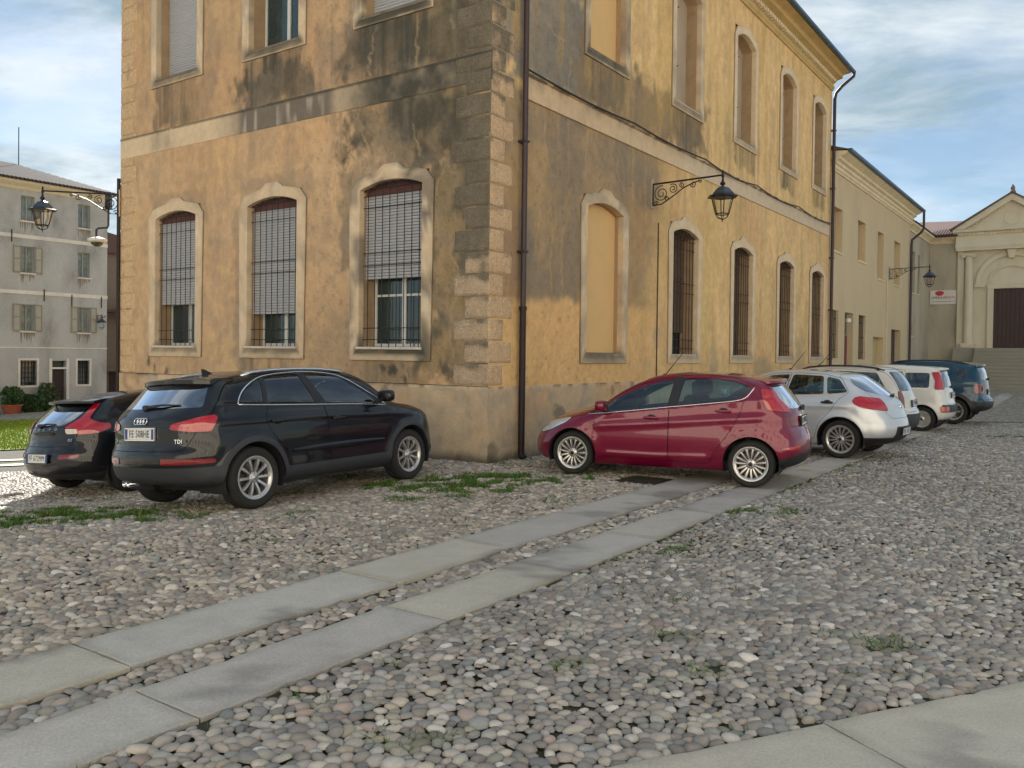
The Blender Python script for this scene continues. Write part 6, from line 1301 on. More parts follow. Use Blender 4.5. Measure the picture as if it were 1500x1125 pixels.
    # trim strips, handles, mirrors
    def strip(name, pts, r, m, sg, off=.004, flat=1.0):
        P = smooth_poly(pts, 6, False); S = B.root([(x, 0, z) for x, z in P], (0, sg, 0), 1.3, 0.0); N = B.normals(S); q = MB().tube([tuple(a+n*off) for a, n in zip(S, N)], r, 6); return link_mesh(name, q.mesh(name, True), root, m)
    for sg in (1, -1):
        for nm, pts, r, m in sp.get('strips', ()): strip(nm, pts, r, m, sg)
        for (x, z) in sp.get('handles', ()):
            a = B.side(x, z, sg); q = MB(); rbox(q, (x, a[1]+sg*.022, z), (.105, .014, .018)); k = min(range(len(sp['doors'])), key=lambda i: abs(np.mean([p[0] for p in sp['doors'][i]])-x)); p = dobj.get((k, sg)) or root
            link_mesh('handle', q.mesh('handle', True), p, sp.get('handlemat', body)); q = MB(); q.lathe([(0, .001), (.045, .001), (.048, -.01)], (0, 0, 0), 'y', 14, False); me = q.mesh('handle_cup', True); me.transform(Matrix.Translation((x, a[1]+sg*.002, z)) @ Matrix.Diagonal((1.4, sg, .9, 1))); link_mesh('handle_cup', me, p, M_BLACKP)
        mx, mz = sp['mirror']; a = B.side(mx, mz, sg); q = MB(); rbox(q, (mx+.02, a[1]+sg*.17, mz+.07), (.075, .115, .075)); mr = link_mesh('mirror', q.mesh('mirror', True), root, body)
        q = MB(); q.tube([(mx, a[1]-sg*.02, mz-.01), (mx+.01, a[1]+sg*.08, mz+.01)], .03, 8); q.box(mx-.048, mx-.044, a[1]+sg*.17-.09, a[1]+sg*.17+.09, mz+.02, mz+.125); link_mesh('mirror_foot', q.mesh('mirror_foot'), mr, M_BLACKP)
    if 'spoiler' in sp:
        xs, zs, wy, dp, th, m = sp['spoiler']; n = 13; vs = []; fs = []
        for k in range(n):
            y = -wy+2*wy*k/(n-1); t = B.top(xs+.12, y*.98)[2]; cur = sp['cr']*abs(y/B.hw)**2.3*.9; e = 1-.25*abs(y/wy)**6; zt = zs-sp.get('crown', .04)*(y/B.hw)**2*1.2
            vs += [(xs+.16+cur, y, t+.004), (xs-dp*.35+cur, y, zt+.008), (xs-dp*e+cur, y, zt-.012), (xs-dp*e+cur, y, zt-.012-th), (xs-dp*.4+cur, y, zt-.02-th*1.3), (xs+.10+cur, y, t-.06)]
        for k in range(n-1):
            for i in range(6): fs.append((k*6+i, k*6+(i+1) % 6, (k+1)*6+(i+1) % 6, (k+1)*6+i))
        fs += [tuple(range(6)), tuple((n-1)*6+i for i in range(6))[::-1]]; q = MB().add(vs, fs); link_mesh('spoiler', q.mesh('spoiler', True, ang=45), root, m)
    if 'plate' in sp:
        y, z, txt = sp['plate']; P = B.rear(y, z); N = B.normals(P[None])[0]; N[1] = 0; N /= np.linalg.norm(N); Zu = np.cross(N, np.array([0, 1., 0])); Zu = Zu if Zu[2] > 0 else -Zu
        F = Fr(P+N*.012, (0, -1, 0), N); Mx = Matrix.Identity(4)
        for i in range(3): Mx[i][0], Mx[i][1], Mx[i][2], Mx[i][3] = (0, -1, 0)[i], Zu[i], N[i], (P+N*.0145)[i]
        def pbox(u0, u1, v0, v1, o0, o1): q = MB(); q.v = [tuple(P+N*(.005+o)+np.array([0, -1, 0])*u+Zu*v) for v in (v0, v1) for o in (o0, o1) for u in (u0, u1)]; q.f = [(0, 1, 3, 2), (4, 6, 7, 5), (0, 4, 5, 1), (2, 3, 7, 6), (0, 2, 6, 4), (1, 5, 7, 3)]; return q
        pl = link_mesh('number_plate', pbox(-.26, .26, -.057, .057, -.01, .006).mesh('number_plate'), root, M_PLATE)
        for u in (-.24, .24): link_mesh('plate_band', pbox(u-.022, u+.022, -.055, .055, .0061, .008).mesh('plate_band'), pl, M_PBLUE)
        fm = MB(); 
        for a in ((-.268, .268, .058, .070), (-.268, .268, -.070, -.058), (-.268, -.261, -.058, .058), (.261, .268, -.058, .058)): b = pbox(*a, -.01, .010); fm.add(b.v, b.f, raw=True)
        link_mesh('plate_frame', fm.mesh('plate_frame'), pl, M_CHROME if sp.get('pchrome') else M_BLACKP)
        text_obj('plate_lettering', txt, pl, M_PTXT, .112, Mx @ Matrix.Translation((0, 0, -.0015)), .0005, sx=.80)['kind'] = 'stuff'
    if 'wiper' in sp:
        y, z = sp['wiper']; P = B.rear(y, z); q = MB(); q.lathe([(.03, 0), (.03, .03), (.0, .035)], (0, 0, 0), 'x', 8, False); me = q.mesh('w'); A = []
        E = B.rear(y-sp.get('wlen', .42), z+.02); mid = B.rear(y-sp.get('wlen', .42)*.5, z+.02); q = MB(); q.tube([tuple(P+np.array([-.03, 0, 0])), tuple(mid+np.array([-.035, 0, .005])), tuple(E+np.array([-.015, 0, 0]))], [.022, .014, .006], 6); rbox(q, tuple(P+np.array([-.02, 0, 0])), (.03, .045, .03)); link_mesh('rear_wiper', q.mesh('rear_wiper', True), root, M_BLACKP)
    for sg in (1, -1):
        if 'rails' in sp:
            xa, xb, yy, m = sp['rails']; q = MB(); P = []
            for f in np.linspace(0, 1, 12): x = xa+(xb-xa)*f; t = B.top(x, yy*sg); P.append((x, t[1], t[2]+.038*math.sin(math.pi*min(1, max(0, f*1.0)))**.35-.004))
            q.tube(P, .018, 8); link_mesh('roof_rail', q.mesh('roof_rail', True), root, m)
    if 'aerial' in sp:
        x, kind = sp['aerial']; t = B.top(x, 0); q = MB()
        if kind == 'fin': q.prism([(x+.10, t[2]-.01), (x-.06, t[2]-.01), (x-.07, t[2]+.06), (x-.03, t[2]+.05)], -.015, .015)
        else: q.tube([(x, 0, t[2]-.01), (x-.28, 0, t[2]+.34)], [.008, .004], 5); q.lathe([(.03, 0), (.02, .025), (0, .03)], (x, 0, t[2]-.006), 'z', 8)
        link_mesh('aerial', q.mesh('aerial'), root, M_BLACKP)
    sp.get('extra', lambda *a: None)(root, B)
    x, y, a = sp['at']; c, s_ = math.cos(R_(a)), math.sin(R_(a)); zw = {}
    for i, ax in enumerate(sp['axles']):
        for sg in (1, -1): zw[i, sg] = float(zg(x+c*ax-s_*sg*ty, y+s_*ax+c*sg*ty))
    base = sp['axles'][1]-sp['axles'][0]; gx = (zw[1, 1]+zw[1, -1]-zw[0, 1]-zw[0, -1])/2/base; gy = (zw[0, 1]+zw[1, 1]-zw[0, -1]-zw[1, -1])/2/(2*ty)
    X = Vector((c, s_, gx)).normalized(); Y = Vector((-s_, c, gy)); Z = X.cross(Y).normalized(); Y = Z.cross(X); m = Matrix((X, Y, Z)).transposed()
    root.location = (x, y, sum(zw.values())/4-gx*(sp['axles'][0]+sp['axles'][1])/2+.034); root.rotation_euler = m.to_euler(); return root
def rear_text(root, B, name, txt, y, z, size, m, sx=1.0, ext=.004):
    P = B.rear(y, z); N = B.normals(P[None])[0]; U = np.cross(np.array([0, 0, 1.]), N); U /= np.linalg.norm(U); Zu = np.cross(N, U); M = Matrix.Identity(4)
    for i in range(3): M[i][0], M[i][1], M[i][2], M[i][3] = U[i], Zu[i], N[i], (P+N*.006)[i]
    return text_obj(name, txt, root, m, size, M, ext, sx=sx)
def mirror_y(poly): return poly
# ---- crimson hatchback
def extra_crimson(root, B):
    P = B.rear(0, .985); q = MB(); q.lathe([(0, .012), (.055, .012), (.06, 0)], (0, 0, 0), 'x', 16, False); me = q.mesh('emblem'); me.transform(Matrix.Translation(P) @ Matrix.Diagonal((-1, 1.2, .6, 1))); link_mesh('emblem', me, root, M_CHROME)
    q = MB(); a = B.rear(.0, .935)
    q.box(a[0]-.006, a[0]+.03, -.20, .20, .925, .945)
    link_mesh('tailgate_grip', q.mesh('tailgate_grip'), root, M_CHROME)
FIESTA = dict(label='crimson five-door hatchback parked nose to the ochre wall', paint=paint('crimson', (116, 2, 46), .25, .38, .9), group='cars parked along the ochre walls', h=.024,
 sil=[(-1.78, .25), (-1.92, .33), (-1.972, .46), (-1.965, .62), (-1.925, .72), (-1.885, .80), (-1.865, .95), (-1.80, 1.09), (-1.68, 1.25), (-1.55, 1.385), (-1.42, 1.425), (-1.15, 1.455), (-.75, 1.48), (-.3, 1.475), (.08, 1.42), (.5, 1.245), (.92, 1.02), (1.12, .945), (1.5, .835), (1.76, .715), (1.90, .58), (1.965, .42), (1.955, .27), (1.86, .19), (1.4, .165), (.0, .17), (-1.3, .19)],
 plan=[(-2.1, .74), (-1.9, .79), (-1.4, .85), (-.5, .862), (.5, .862), (1.3, .855), (1.7, .80), (2.0, .66)], sect=[(.1, -.10), (.2, -.055), (.32, -.02), (.5, 0), (.7, -.004), (.88, -.022), (1.05, -.05), (1.3, -.08)],
 belt=[(-2.2, 1.22), (-1.3, 1.14), (-.86, 1.075), (-.2, .995), (.57, .895), (.93, .85), (2.1, .72)], hw=.865, inset=.02, tumble=.46, cr=.24, cf=.42, axles=(-1.33, 1.16), wr=.308, rim=.222, arch=.358, tw=.20, spokes=15, rimstyle='single',
 crease=[([(-1.6, .93), (-.5, .83), (.9, .70)], .012, .05), ([(-.9, .36), (0, .33), (.8, .33)], .014, .05)],
 windows=[([(.885, .885), (.57, .915), (-.20, 1.015), (-.255, 1.385), (.02, 1.33), (.24, 1.25), (.57, 1.085)], G_FRONT), ([(-.335, 1.035), (-.86, 1.10), (-1.14, 1.14), (-1.24, 1.20), (-1.325, 1.30), (-1.1, 1.375), (-.84, 1.405), (-.39, 1.40)], G_DARK)],
 rearglass=[(-.52, 1.345), (.52, 1.345), (.60, 1.14), (.50, 1.03), (-.50, 1.03), (-.60, 1.14)], rgx=1.35, windscreen=[(-.62, 1.005), (.62, 1.005), (.53, 1.375), (-.53, 1.375)],
 lights=[dict(name='taillight', side=[(-1.415, 1.285), (-1.58, 1.26), (-2.1, 1.055), (-2.1, .945), (-1.53, 1.015), (-1.475, 1.12)], mat=M_TAIL, ymin=.52, c=.035, off=.010), dict(name='headlight', side=[(1.80, .60), (1.66, .72), (1.18, .815), (1.28, .73), (1.52, .62), (1.72, .56)], mat=M_HEAD, ymin=.34), dict(name='rear_reflector', side=[(-1.70, .53), (-2.05, .575), (-2.05, .52), (-1.80, .505)], mat=M_TAIL, ymin=.5, c=.01, off=.003)],
 clad2=lambda P: np.minimum(-P[:, 0]-1.55, .44-P[:, 2]+.25*np.clip(-P[:, 0]-1.9, -1, 1)),
 doors=[[(.79, .29), (.86, .52), (.81, .78), (.91, .885), (.57, 1.125), (.22, 1.30), (-.27, 1.425), (-.235, 1.0), (-.235, .28)], [(-.243, .28), (-.243, 1.0), (-.28, 1.43), (-.85, 1.445), (-1.12, 1.41), (-1.36, 1.32), (-1.24, 1.16), (-1.17, .92), (-1.02, .66), (-.86, .45), (-.80, .28)]],
 tailgate=[(-.56, .80), (.56, .80), (.62, 1.0), (.60, 1.40), (-.60, 1.40), (-.62, 1.0)], tgx=1.4, bonnet=(1.0, .62, .70),
 strips=[('belt_trim', [(.95, .862), (.57, .905), (-.21, 1.005), (-.86, 1.085), (-1.14, 1.125), (-1.25, 1.17), (-1.345, 1.30)], .0085, M_CHROME)],
 handles=[(.0, .86), (-.97, .985)], mirror=(.66, .93), spoiler=(-1.45, 1.415, .56, .20, .03, None), plate=(0, .86, 'EB 493RC'), wiper=(.02, 1.02), aerial=(.06, 'rod'), pillars=[[(-.20, 1.0), (-.345, 1.02), (-.40, 1.415), (-.25, 1.405)]], at=(2.28, 12.33, 154.0), extra=extra_crimson, seat=.50, cx=-.12)
FIESTA['spoiler'] = (-1.45, 1.418, .56, .20, .03, FIESTA['paint'])
# ---- black crossover
def extra_crossover(root, B):
    P = B.rear(0, 1.02); N = B.normals(P[None])[0]; U = np.array([0, -1., 0]); Zu = np.cross(N, np.array([0, 1., 0])); Zu = Zu if Zu[2] > 0 else -Zu
    for k in range(4): q = MB().tube([tuple(P+N*.010+U*((k-1.5)*.052+.036*math.cos(a))+Zu*.036*math.sin(a)) for a in np.linspace(0, 2*math.pi, 21)[:-1]], .0065, 6, closed=True); link_mesh('emblem_ring', q.mesh('emblem_ring', True), root, M_CHROME)
    rear_text(root, B, 'badge', 'TDI', -.56, .80, .06, M_CHROME); rear_text(root, B, 'badge', 'Q3', .56, .80, .07, M_CHROME)
    for y in (.50, .42): q = MB(); q.lathe([(0, .02), (.028, .02), (.028, 0), (.034, 0), (.034, .12)], (-2.03, y, .315), 'x', 14, False); link_mesh('exhaust', q.mesh('exhaust', True), root, M_CHROME)
    for sg in (1, -1): q = MB(); S = B.root([(x, 0, .60) for x in np.linspace(-.80, .76, 14)], (0, sg, 0), 1.3, 0); N = B.normals(S); n = len(S); vs = []; [vs.extend([tuple(s+n2*.002+np.array([0, 0, -.045*w])), tuple(s+n2*.020), tuple(s+n2*.004+np.array([0, 0, .035*w]))]) for s, n2, w in zip(S, N, np.sin(np.linspace(.1, math.pi-.1, n))**.5)]; q.add(vs, [(i*3+k, i*3+k+1, i*3+k+4, i*3+k+3) for i in range(n-1) for k in range(2)]); link_mesh('door_moulding', q.mesh('door_moulding', True), root, AUDI['paint'])
AUDI = dict(label='black crossover with silver roof rails and grey wheel-arch cladding', paint=paint('black', (3, 5, 12), .0, .5, .75), group='cars parked along the ochre walls', h=.025,
 sil=[(-1.92, .31), (-2.10, .36), (-2.165, .48), (-2.185, .64), (-2.14, .76), (-2.125, .95), (-2.09, 1.06), (-1.95, 1.20), (-1.72, 1.42), (-1.58, 1.475), (-1.1, 1.535), (-.5, 1.56), (0, 1.555), (.45, 1.51), (.8, 1.40), (1.2, 1.17), (1.42, 1.08), (1.8, 1.01), (2.05, .89), (2.15, .70), (2.19, .45), (2.1, .28), (1.8, .24), (0, .25), (-1.5, .26)],
 plan=[(-2.3, .80), (-2.0, .85), (-1.5, .905), (-.5, .915), (.5, .915), (1.3, .91), (1.8, .86), (2.2, .72)], sect=[(.1, -.10), (.25, -.06), (.36, -.015), (.55, -.012), (.75, 0), (.95, -.012), (1.1, -.04), (1.3, -.06)],
 belt=[(-2.3, 1.19), (-1.4, 1.155), (-.4, 1.105), (.75, 1.03), (1.3, .98), (2.2, .88)], hw=.92, inset=.03, tumble=.42, cr=.26, cf=.42, axles=(-1.33, 1.275), wr=.345, rim=.235, arch=.40, tw=.235, spokes=10, rimstyle='single', sw=(.015, .021), darkcap=0, flare=.022,
 crease=[([(-1.9, .98), (-.4, .97), (1.5, .90)], .010, .035)],
 windows=[([(-1.47, 1.175), (-1.13, 1.155), (-1.07, 1.425), (-1.20, 1.375), (-1.36, 1.285)], G_DARK), ([(-1.075, 1.155), (-.345, 1.12), (-.47, 1.485), (-.75, 1.48), (-1.0, 1.445)], G_DARK), ([(-.175, 1.115), (.74, 1.055), (.60, 1.20), (.22, 1.415), (-.12, 1.475), (-.36, 1.49)], G_FRONT)],
 rearglass=[(-.56, 1.415), (.56, 1.415), (.70, 1.15), (-.70, 1.15)], rgx=1.5, windscreen=[(-.70, 1.09), (.70, 1.09), (.58, 1.46), (-.58, 1.46)],
 lights=[dict(name='taillight', side=[(-1.74, 1.095), (-2.4, 1.095), (-2.4, .885), (-1.86, .885)], rear=[(.45, .93), (.46, .98), (.90, 1.085), (1.1, 1.09), (1.1, .895), (.70, .90)], mat=M_TAIL, ymin=.3, c=.03, off=.009), dict(name='rear_reflector', rear=[(.38, .555), (.38, .625), (.86, .615), (.86, .565)], xmax=-1.8, mat=M_TAILD, ymin=.3, c=.012, off=.006), dict(name='headlight', side=[(2.3, .75), (2.1, .86), (1.62, .95), (1.75, .84), (2.0, .74)], mat=M_HEAD, ymin=.35)],
 clad=lambda P: np.maximum(np.maximum(np.where(P[:, 0] < -1.70, .525-P[:, 2], .425-P[:, 2]), np.minimum(np.max([.465-np.hypot(P[:, 0]-a, P[:, 2]-.345) for a in (-1.33, 1.275)], 0), np.abs(P[:, 1])-.5)), -1),
 doors=[[(.90, .44), (.93, .6), (.82, 1.0), (.80, 1.07), (.62, 1.23), (.24, 1.445), (-.12, 1.505), (-.40, 1.52), (-.25, 1.1), (-.19, .44)], [(-.198, .44), (-.258, 1.1), (-.41, 1.52), (-.8, 1.515), (-1.06, 1.48), (-1.10, 1.13), (-1.17, .98), (-1.08, .80), (-.90, .64), (-.86, .44)]],
 tailgate=[(-.62, .70), (.62, .70), (.75, .90), (.82, 1.1), (.66, 1.46), (-.66, 1.46), (-.82, 1.1), (-.75, .90)], tgx=1.4, bonnet=(1.3, .66, .80),
 strips=[('belt_trim', [(.86, 1.035), (.4, 1.068), (-.4, 1.105), (-1.13, 1.138), (-1.50, 1.158)], .009, M_CHROME), ('window_trim', [(-1.50, 1.165), (-1.38, 1.30), (-1.20, 1.405), (-1.0, 1.465), (-.6, 1.50), (-.2, 1.50), (.22, 1.44), (.62, 1.22), (.86, 1.045)], .008, M_CHROME)],
 handles=[(-.06, .925), (-1.0, .955)], handlemat=None, mirror=(.70, 1.09), plate=(0, .885, 'FE 508HE'), pchrome=1, wiper=(.06, 1.165), wlen=.50, rails=(-1.25, .42, .60, M_CHROME), aerial=(-1.25, 'fin'), pillars=[[(-.165, 1.105), (-.355, 1.115), (-.48, 1.50), (-.355, 1.505)], [(-1.07, 1.145), (-1.135, 1.15), (-1.075, 1.44), (-1.0, 1.46)]], at=(-2.80, 10.95, 56.5), extra=extra_crossover, seat=.62, cx=-.1, dz=.0)
AUDI['handlemat'] = AUDI['paint']; AUDI['spoiler'] = (-1.60, 1.475, .60, .20, .045, AUDI['paint'])
# ---- black hatchback with tall boomerang lamps
def extra_blackhatch(root, B):
    for k, c in enumerate('VOLVO'): rear_text(root, B, 'badge_letter', c, .26-k*.13, .955, .062, M_CHROME)
    rear_text(root, B, 'badge', 'D2', -.52, .80, .05, M_CHROME)
    q = MB(); a = B.rear(0, .90); rbox(q, (a[0]-.0, 0, .90), (.03, .24, .022)); link_mesh('tailgate_grip', q.mesh('tailgate_grip', True), root, M_BLACKP)
VOLVO = dict(label='black low hatchback with tall angular red tail lamps beside the crossover', paint=paint('black', (3, 5, 12), .0, .5, .75), group='cars parked along the ochre walls', h=.028,
 sil=[(-1.85, .23), (-2.06, .30), (-2.15, .42), (-2.16, .58), (-2.10, .70), (-2.06, .80), (-2.03, .96), (-1.93, 1.08), (-1.62, 1.30), (-1.50, 1.35), (-1.0, 1.405), (-.4, 1.425), (.05, 1.40), (.55, 1.24), (1.05, 1.02), (1.3, .95), (1.75, .87), (2.05, .74), (2.18, .5), (2.1, .25), (1.8, .2), (0, .2), (-1.5, .21)],
 plan=[(-2.3, .74), (-2.0, .80), (-1.5, .875), (-.5, .895), (.5, .895), (1.3, .89), (1.8, .84), (2.2, .70)], sect=[(.1, -.10), (.25, -.05), (.4, -.01), (.6, 0), (.8, -.004), (.95, -.03), (1.1, -.06), (1.3, -.08)],
 belt=[(-2.3, 1.09), (-1.4, 1.06), (-.4, 1.0), (.75, .93), (2.2, .82)], hw=.90, inset=.035, tumble=.50, cr=.30, cf=.42, axles=(-1.30, 1.345), wr=.32, rim=.22, arch=.37, tw=.215, spokes=5, rimstyle='pair',
 windows=[([(-1.30, 1.09), (-.40, 1.03), (-.48, 1.34), (-.95, 1.33)], G_DARK), ([(-.30, 1.02), (.80, .955), (.30, 1.26), (-.05, 1.345), (-.38, 1.355)], G_FRONT)],
 rearglass=[(-.50, 1.30), (.50, 1.30), (.46, 1.07), (.36, 1.00), (-.36, 1.00), (-.46, 1.07)], rgx=1.4, windscreen=[(-.68, 1.0), (.68, 1.0), (.56, 1.34), (-.56, 1.34)],
 lights=[dict(name='taillight', rear=[(.40, .965), (.47, 1.02), (.545, 1.09), (.50, 1.27), (.585, 1.27), (.665, 1.08), (.82, 1.00), (1.1, .96), (1.1, .875), (.62, .875), (.60, .955)], side=[(-1.48, 1.4), (-2.4, 1.4), (-2.4, .7), (-1.56, .93), (-1.60, 1.1)], mat=M_TAIL, ymin=.3, c=.02, off=.012), dict(name='reversing_light', rear=[(.42, .955), (.60, .95), (.62, .885), (.46, .885)], xmax=-1.6, mat=M_CLEAR, ymin=.3, c=.02, off=.010), dict(name='rear_reflector', rear=[(.42, .55), (.42, .61), (.70, .62), (.70, .56)], xmax=-1.8, mat=M_TAILD, ymin=.3, c=.012, off=.005), dict(name='headlight', side=[(2.3, .6), (2.1, .74), (1.55, .84), (1.7, .72), (2.0, .6)], mat=M_HEAD, ymin=.35)],
 clad=lambda P: np.minimum(.345-P[:, 2], -P[:, 0]-1.5), cladmat=M_BLACKP,
 doors=[[(.95, .32), (.98, .6), (.88, .95), (.32, 1.29), (-.38, 1.385), (-.32, 1.0), (-.30, .32)], [(-.308, .32), (-.328, 1.0), (-.39, 1.385), (-.95, 1.365), (-1.25, 1.16), (-1.22, .95), (-.95, .62), (-.85, .32)]],
 tailgate=[(-.55, .72), (.55, .72), (.62, .87), (.38, .965), (.48, 1.05), (.50, 1.34), (-.50, 1.34), (-.48, 1.05), (-.38, .965), (-.62, .87)], tgx=1.3, bonnet=(1.2, .64, .7),
 handles=[(-.1, .87), (-1.08, .92)], mirror=(.72, .99), plate=(0, .565, 'FF 672MM'), wiper=(.14, 1.005), wlen=.36, at=(-5.38, 13.6, 57.5), extra=extra_blackhatch, seat=.50, cx=-.1, dz=.0)
VOLVO['spoiler'] = (-1.52, 1.345, .56, .26, .03, VOLVO['paint'])
# ---- silver hatchback with oval lamps
def extra_silver(root, B):
    P = B.rear(0, .88); q = MB(); q.lathe([(0, .012), (.045, .010), (.05, 0)], (0, 0, 0), 'x', 16, False); me = q.mesh('emblem'); me.transform(Matrix.Translation(P) @ Matrix.Diagonal((-1, 1, 1, 1))); link_mesh('emblem', me, root, M_CHROME)
BRAVO = dict(label='silver rounded hatchback with oval red lamps next to the crimson car', paint=paint('silver', (198, 201, 206), .4, .35), group='cars parked along the ochre walls', h=.027,
 sil=[(-1.82, .23), (-2.02, .30), (-2.12, .40), (-2.14, .52), (-2.12, .64), (-2.075, .78), (-2.03, .90), (-1.96, 1.00), (-1.75, 1.17), (-1.46, 1.375), (-1.30, 1.43), (-.9, 1.475), (-.3, 1.495), (.1, 1.455), (.6, 1.25), (1.05, 1.03), (1.5, .91), (1.95, .72), (2.15, .5), (2.12, .25), (1.8, .18), (0, .19), (-1.4, .2)],
 plan=[(-2.3, .72), (-2.0, .79), (-1.5, .875), (-.8, .892), (.5, .892), (1.3, .88), (1.8, .80), (2.2, .64)], sect=[(.1, -.10), (.25, -.06), (.4, -.015), (.6, 0), (.8, -.002), (.95, -.02), (1.1, -.06), (1.3, -.08)],
 belt=[(-2.3, 1.13), (-1.4, 1.09), (-.4, 1.03), (.75, .94), (2.2, .80)], hw=.895, inset=.02, tumble=.48, cr=.34, cf=.45, axles=(-1.30, 1.30), wr=.325, rim=.236, arch=.385, tw=.215, spokes=15, rimstyle='single', flare=.018,
 crease=[([(-1.5, .90), (-.4, .86), (.9, .74)], .010, .04)],
 windows=[([(-1.40, 1.125), (-1.06, 1.085), (-1.00, 1.385), (-1.22, 1.34)], G_DARK), ([(-1.0, 1.08), (-.34, 1.045), (-.40, 1.41), (-.94, 1.39)], G_DARK), ([(-.26, 1.04), (.78, .965), (.34, 1.26), (-.02, 1.385), (-.34, 1.41)], G_FRONT)],
 rearglass=[(-.52, 1.385), (.52, 1.385), (.66, 1.26), (.60, 1.14), (.24, 1.055), (-.24, 1.055), (-.60, 1.14), (-.66, 1.26)], rgx=1.28, windscreen=[(-.66, 1.02), (.66, 1.02), (.55, 1.40), (-.55, 1.40)],
 lights=[dict(name='taillight', side=[(-1.485, .955), (-1.50, 1.03), (-1.58, 1.065), (-1.78, 1.035), (-2.3, .955), (-2.3, .83), (-2.0, .82), (-1.62, .875)], mat=M_TAIL, ymin=.50, c=.05, off=.012), dict(name='headlight', side=[(2.3, .56), (2.0, .72), (1.5, .86), (1.7, .7), (2.0, .56)], mat=M_HEAD, ymin=.35)],
 clad=lambda P: np.maximum(np.minimum(.375-P[:, 2], -P[:, 0]-1.62), np.minimum(np.minimum(.56-P[:, 2], .42-np.abs(P[:, 1])-.3*(P[:, 2]-.4)), -P[:, 0]-1.7)), cladmat=M_BLACKP,
 doors=[[(.86, .3), (.92, .6), (.84, .95), (.36, 1.30), (-.02, 1.415), (-.36, 1.44), (-.30, 1.0), (-.28, .3)], [(-.288, .3), (-.308, 1.0), (-.37, 1.44), (-.95, 1.42), (-1.25, 1.36), (-1.42, 1.12), (-1.26, 1.0), (-1.12, .78), (-.95, .6), (-.86, .3)]],
 tailgate=[(-.48, .70), (.48, .70), (.56, .82), (.60, 1.1), (.62, 1.43), (-.62, 1.43), (-.60, 1.1), (-.56, .82)], tgx=1.2, bonnet=(1.2, .62, .65),
 handles=[(-.1, .89), (-1.08, .945)], handlemat=M_BLACKP, mirror=(.7, .98), plate=(0, .47, 'DR 218LT'), pchrome=0, wiper=(.02, 1.065), wlen=.34, aerial=(-.1, 'rod'), at=(5.12, 15.9, 141.0), extra=extra_silver, seat=.52, cx=-.1)
# ---- pale small van-like car between
HIDDEN = dict(label='pale car with black roof rails mostly hidden behind the silver hatchback', paint=paint('pale', (206, 202, 194), .15, .35), group='cars parked along the ochre walls', h=.032,
 sil=[(-1.7, .26), (-1.86, .33), (-1.9, .48), (-1.89, .62), (-1.83, .72), (-1.80, .95), (-1.66, 1.25), (-1.48, 1.48), (-1.2, 1.545), (-.4, 1.57), (.2, 1.53), (.6, 1.38), (1.05, 1.1), (1.35, .98), (1.75, .85), (1.88, .6), (1.86, .3), (1.6, .2), (0, .2), (-1.3, .22)],
 plan=[(-2.1, .72), (-1.7, .80), (-1.2, .85), (0, .86), (1.2, .85), (1.6, .80), (1.95, .66)], sect=[(.1, -.10), (.25, -.05), (.4, -.01), (.6, 0), (.8, 0), (.95, -.02), (1.1, -.05), (1.3, -.07)],
 belt=[(-2.1, 1.08), (-.4, 1.02), (.9, .96), (2.1, .8)], hw=.865, inset=.02, tumble=.34, cr=.22, cf=.4, axles=(-1.18, 1.22), wr=.30, rim=.20, arch=.35, tw=.19, spokes=8, rimstyle='single',
 windows=[([(-1.42, 1.10), (-.34, 1.06), (-.38, 1.45), (-1.22, 1.42)], G_DARK), ([(-.26, 1.05), (.85, .99), (.4, 1.31), (.02, 1.44), (-.30, 1.46)], G_FRONT)],
 rearglass=[(-.56, 1.44), (.56, 1.44), (.62, 1.06), (-.62, 1.06)], rgx=1.2, windscreen=[(-.64, 1.05), (.64, 1.05), (.55, 1.46), (-.55, 1.46)],
 lights=[dict(name='taillight', side=[(-1.62, 1.06), (-2.2, 1.06), (-2.2, .72), (-1.70, .72)], mat=mat('smoked_red_lens', lin(124, 62, 56), 0.2, coat=.6), ymin=.58, c=.03, off=.012), dict(name='headlight', side=[(2.0, .65), (1.8, .8), (1.4, .92), (1.5, .75)], mat=M_HEAD, ymin=.35)],
 clad=lambda P: np.minimum(.60-P[:, 2], -P[:, 0]-1.50), doors=[[(.9, .3), (.9, .95), (.4, 1.35), (-.32, 1.5), (-.30, .3)], [(-.308, .3), (-.33, 1.5), (-1.2, 1.45), (-1.30, 1.0), (-.9, .6), (-.8, .3)]],
 tailgate=[(-.6, .64), (.6, .64), (.66, 1.05), (.60, 1.49), (-.60, 1.49), (-.66, 1.05)], tgx=1.1, handles=[(-.1, .92), (-1.0, .95)], handlemat=M_BLACKP, mirror=(.75, 1.02), rails=(-1.35, .3, .56, M_BLACKP), plate=(0, .80, 'CX 704MB'), aerial=(.1, 'rod'), rearmat=G_DARK, at=(6.80, 18.5, 145.0), seat=.58, cx=-.1)
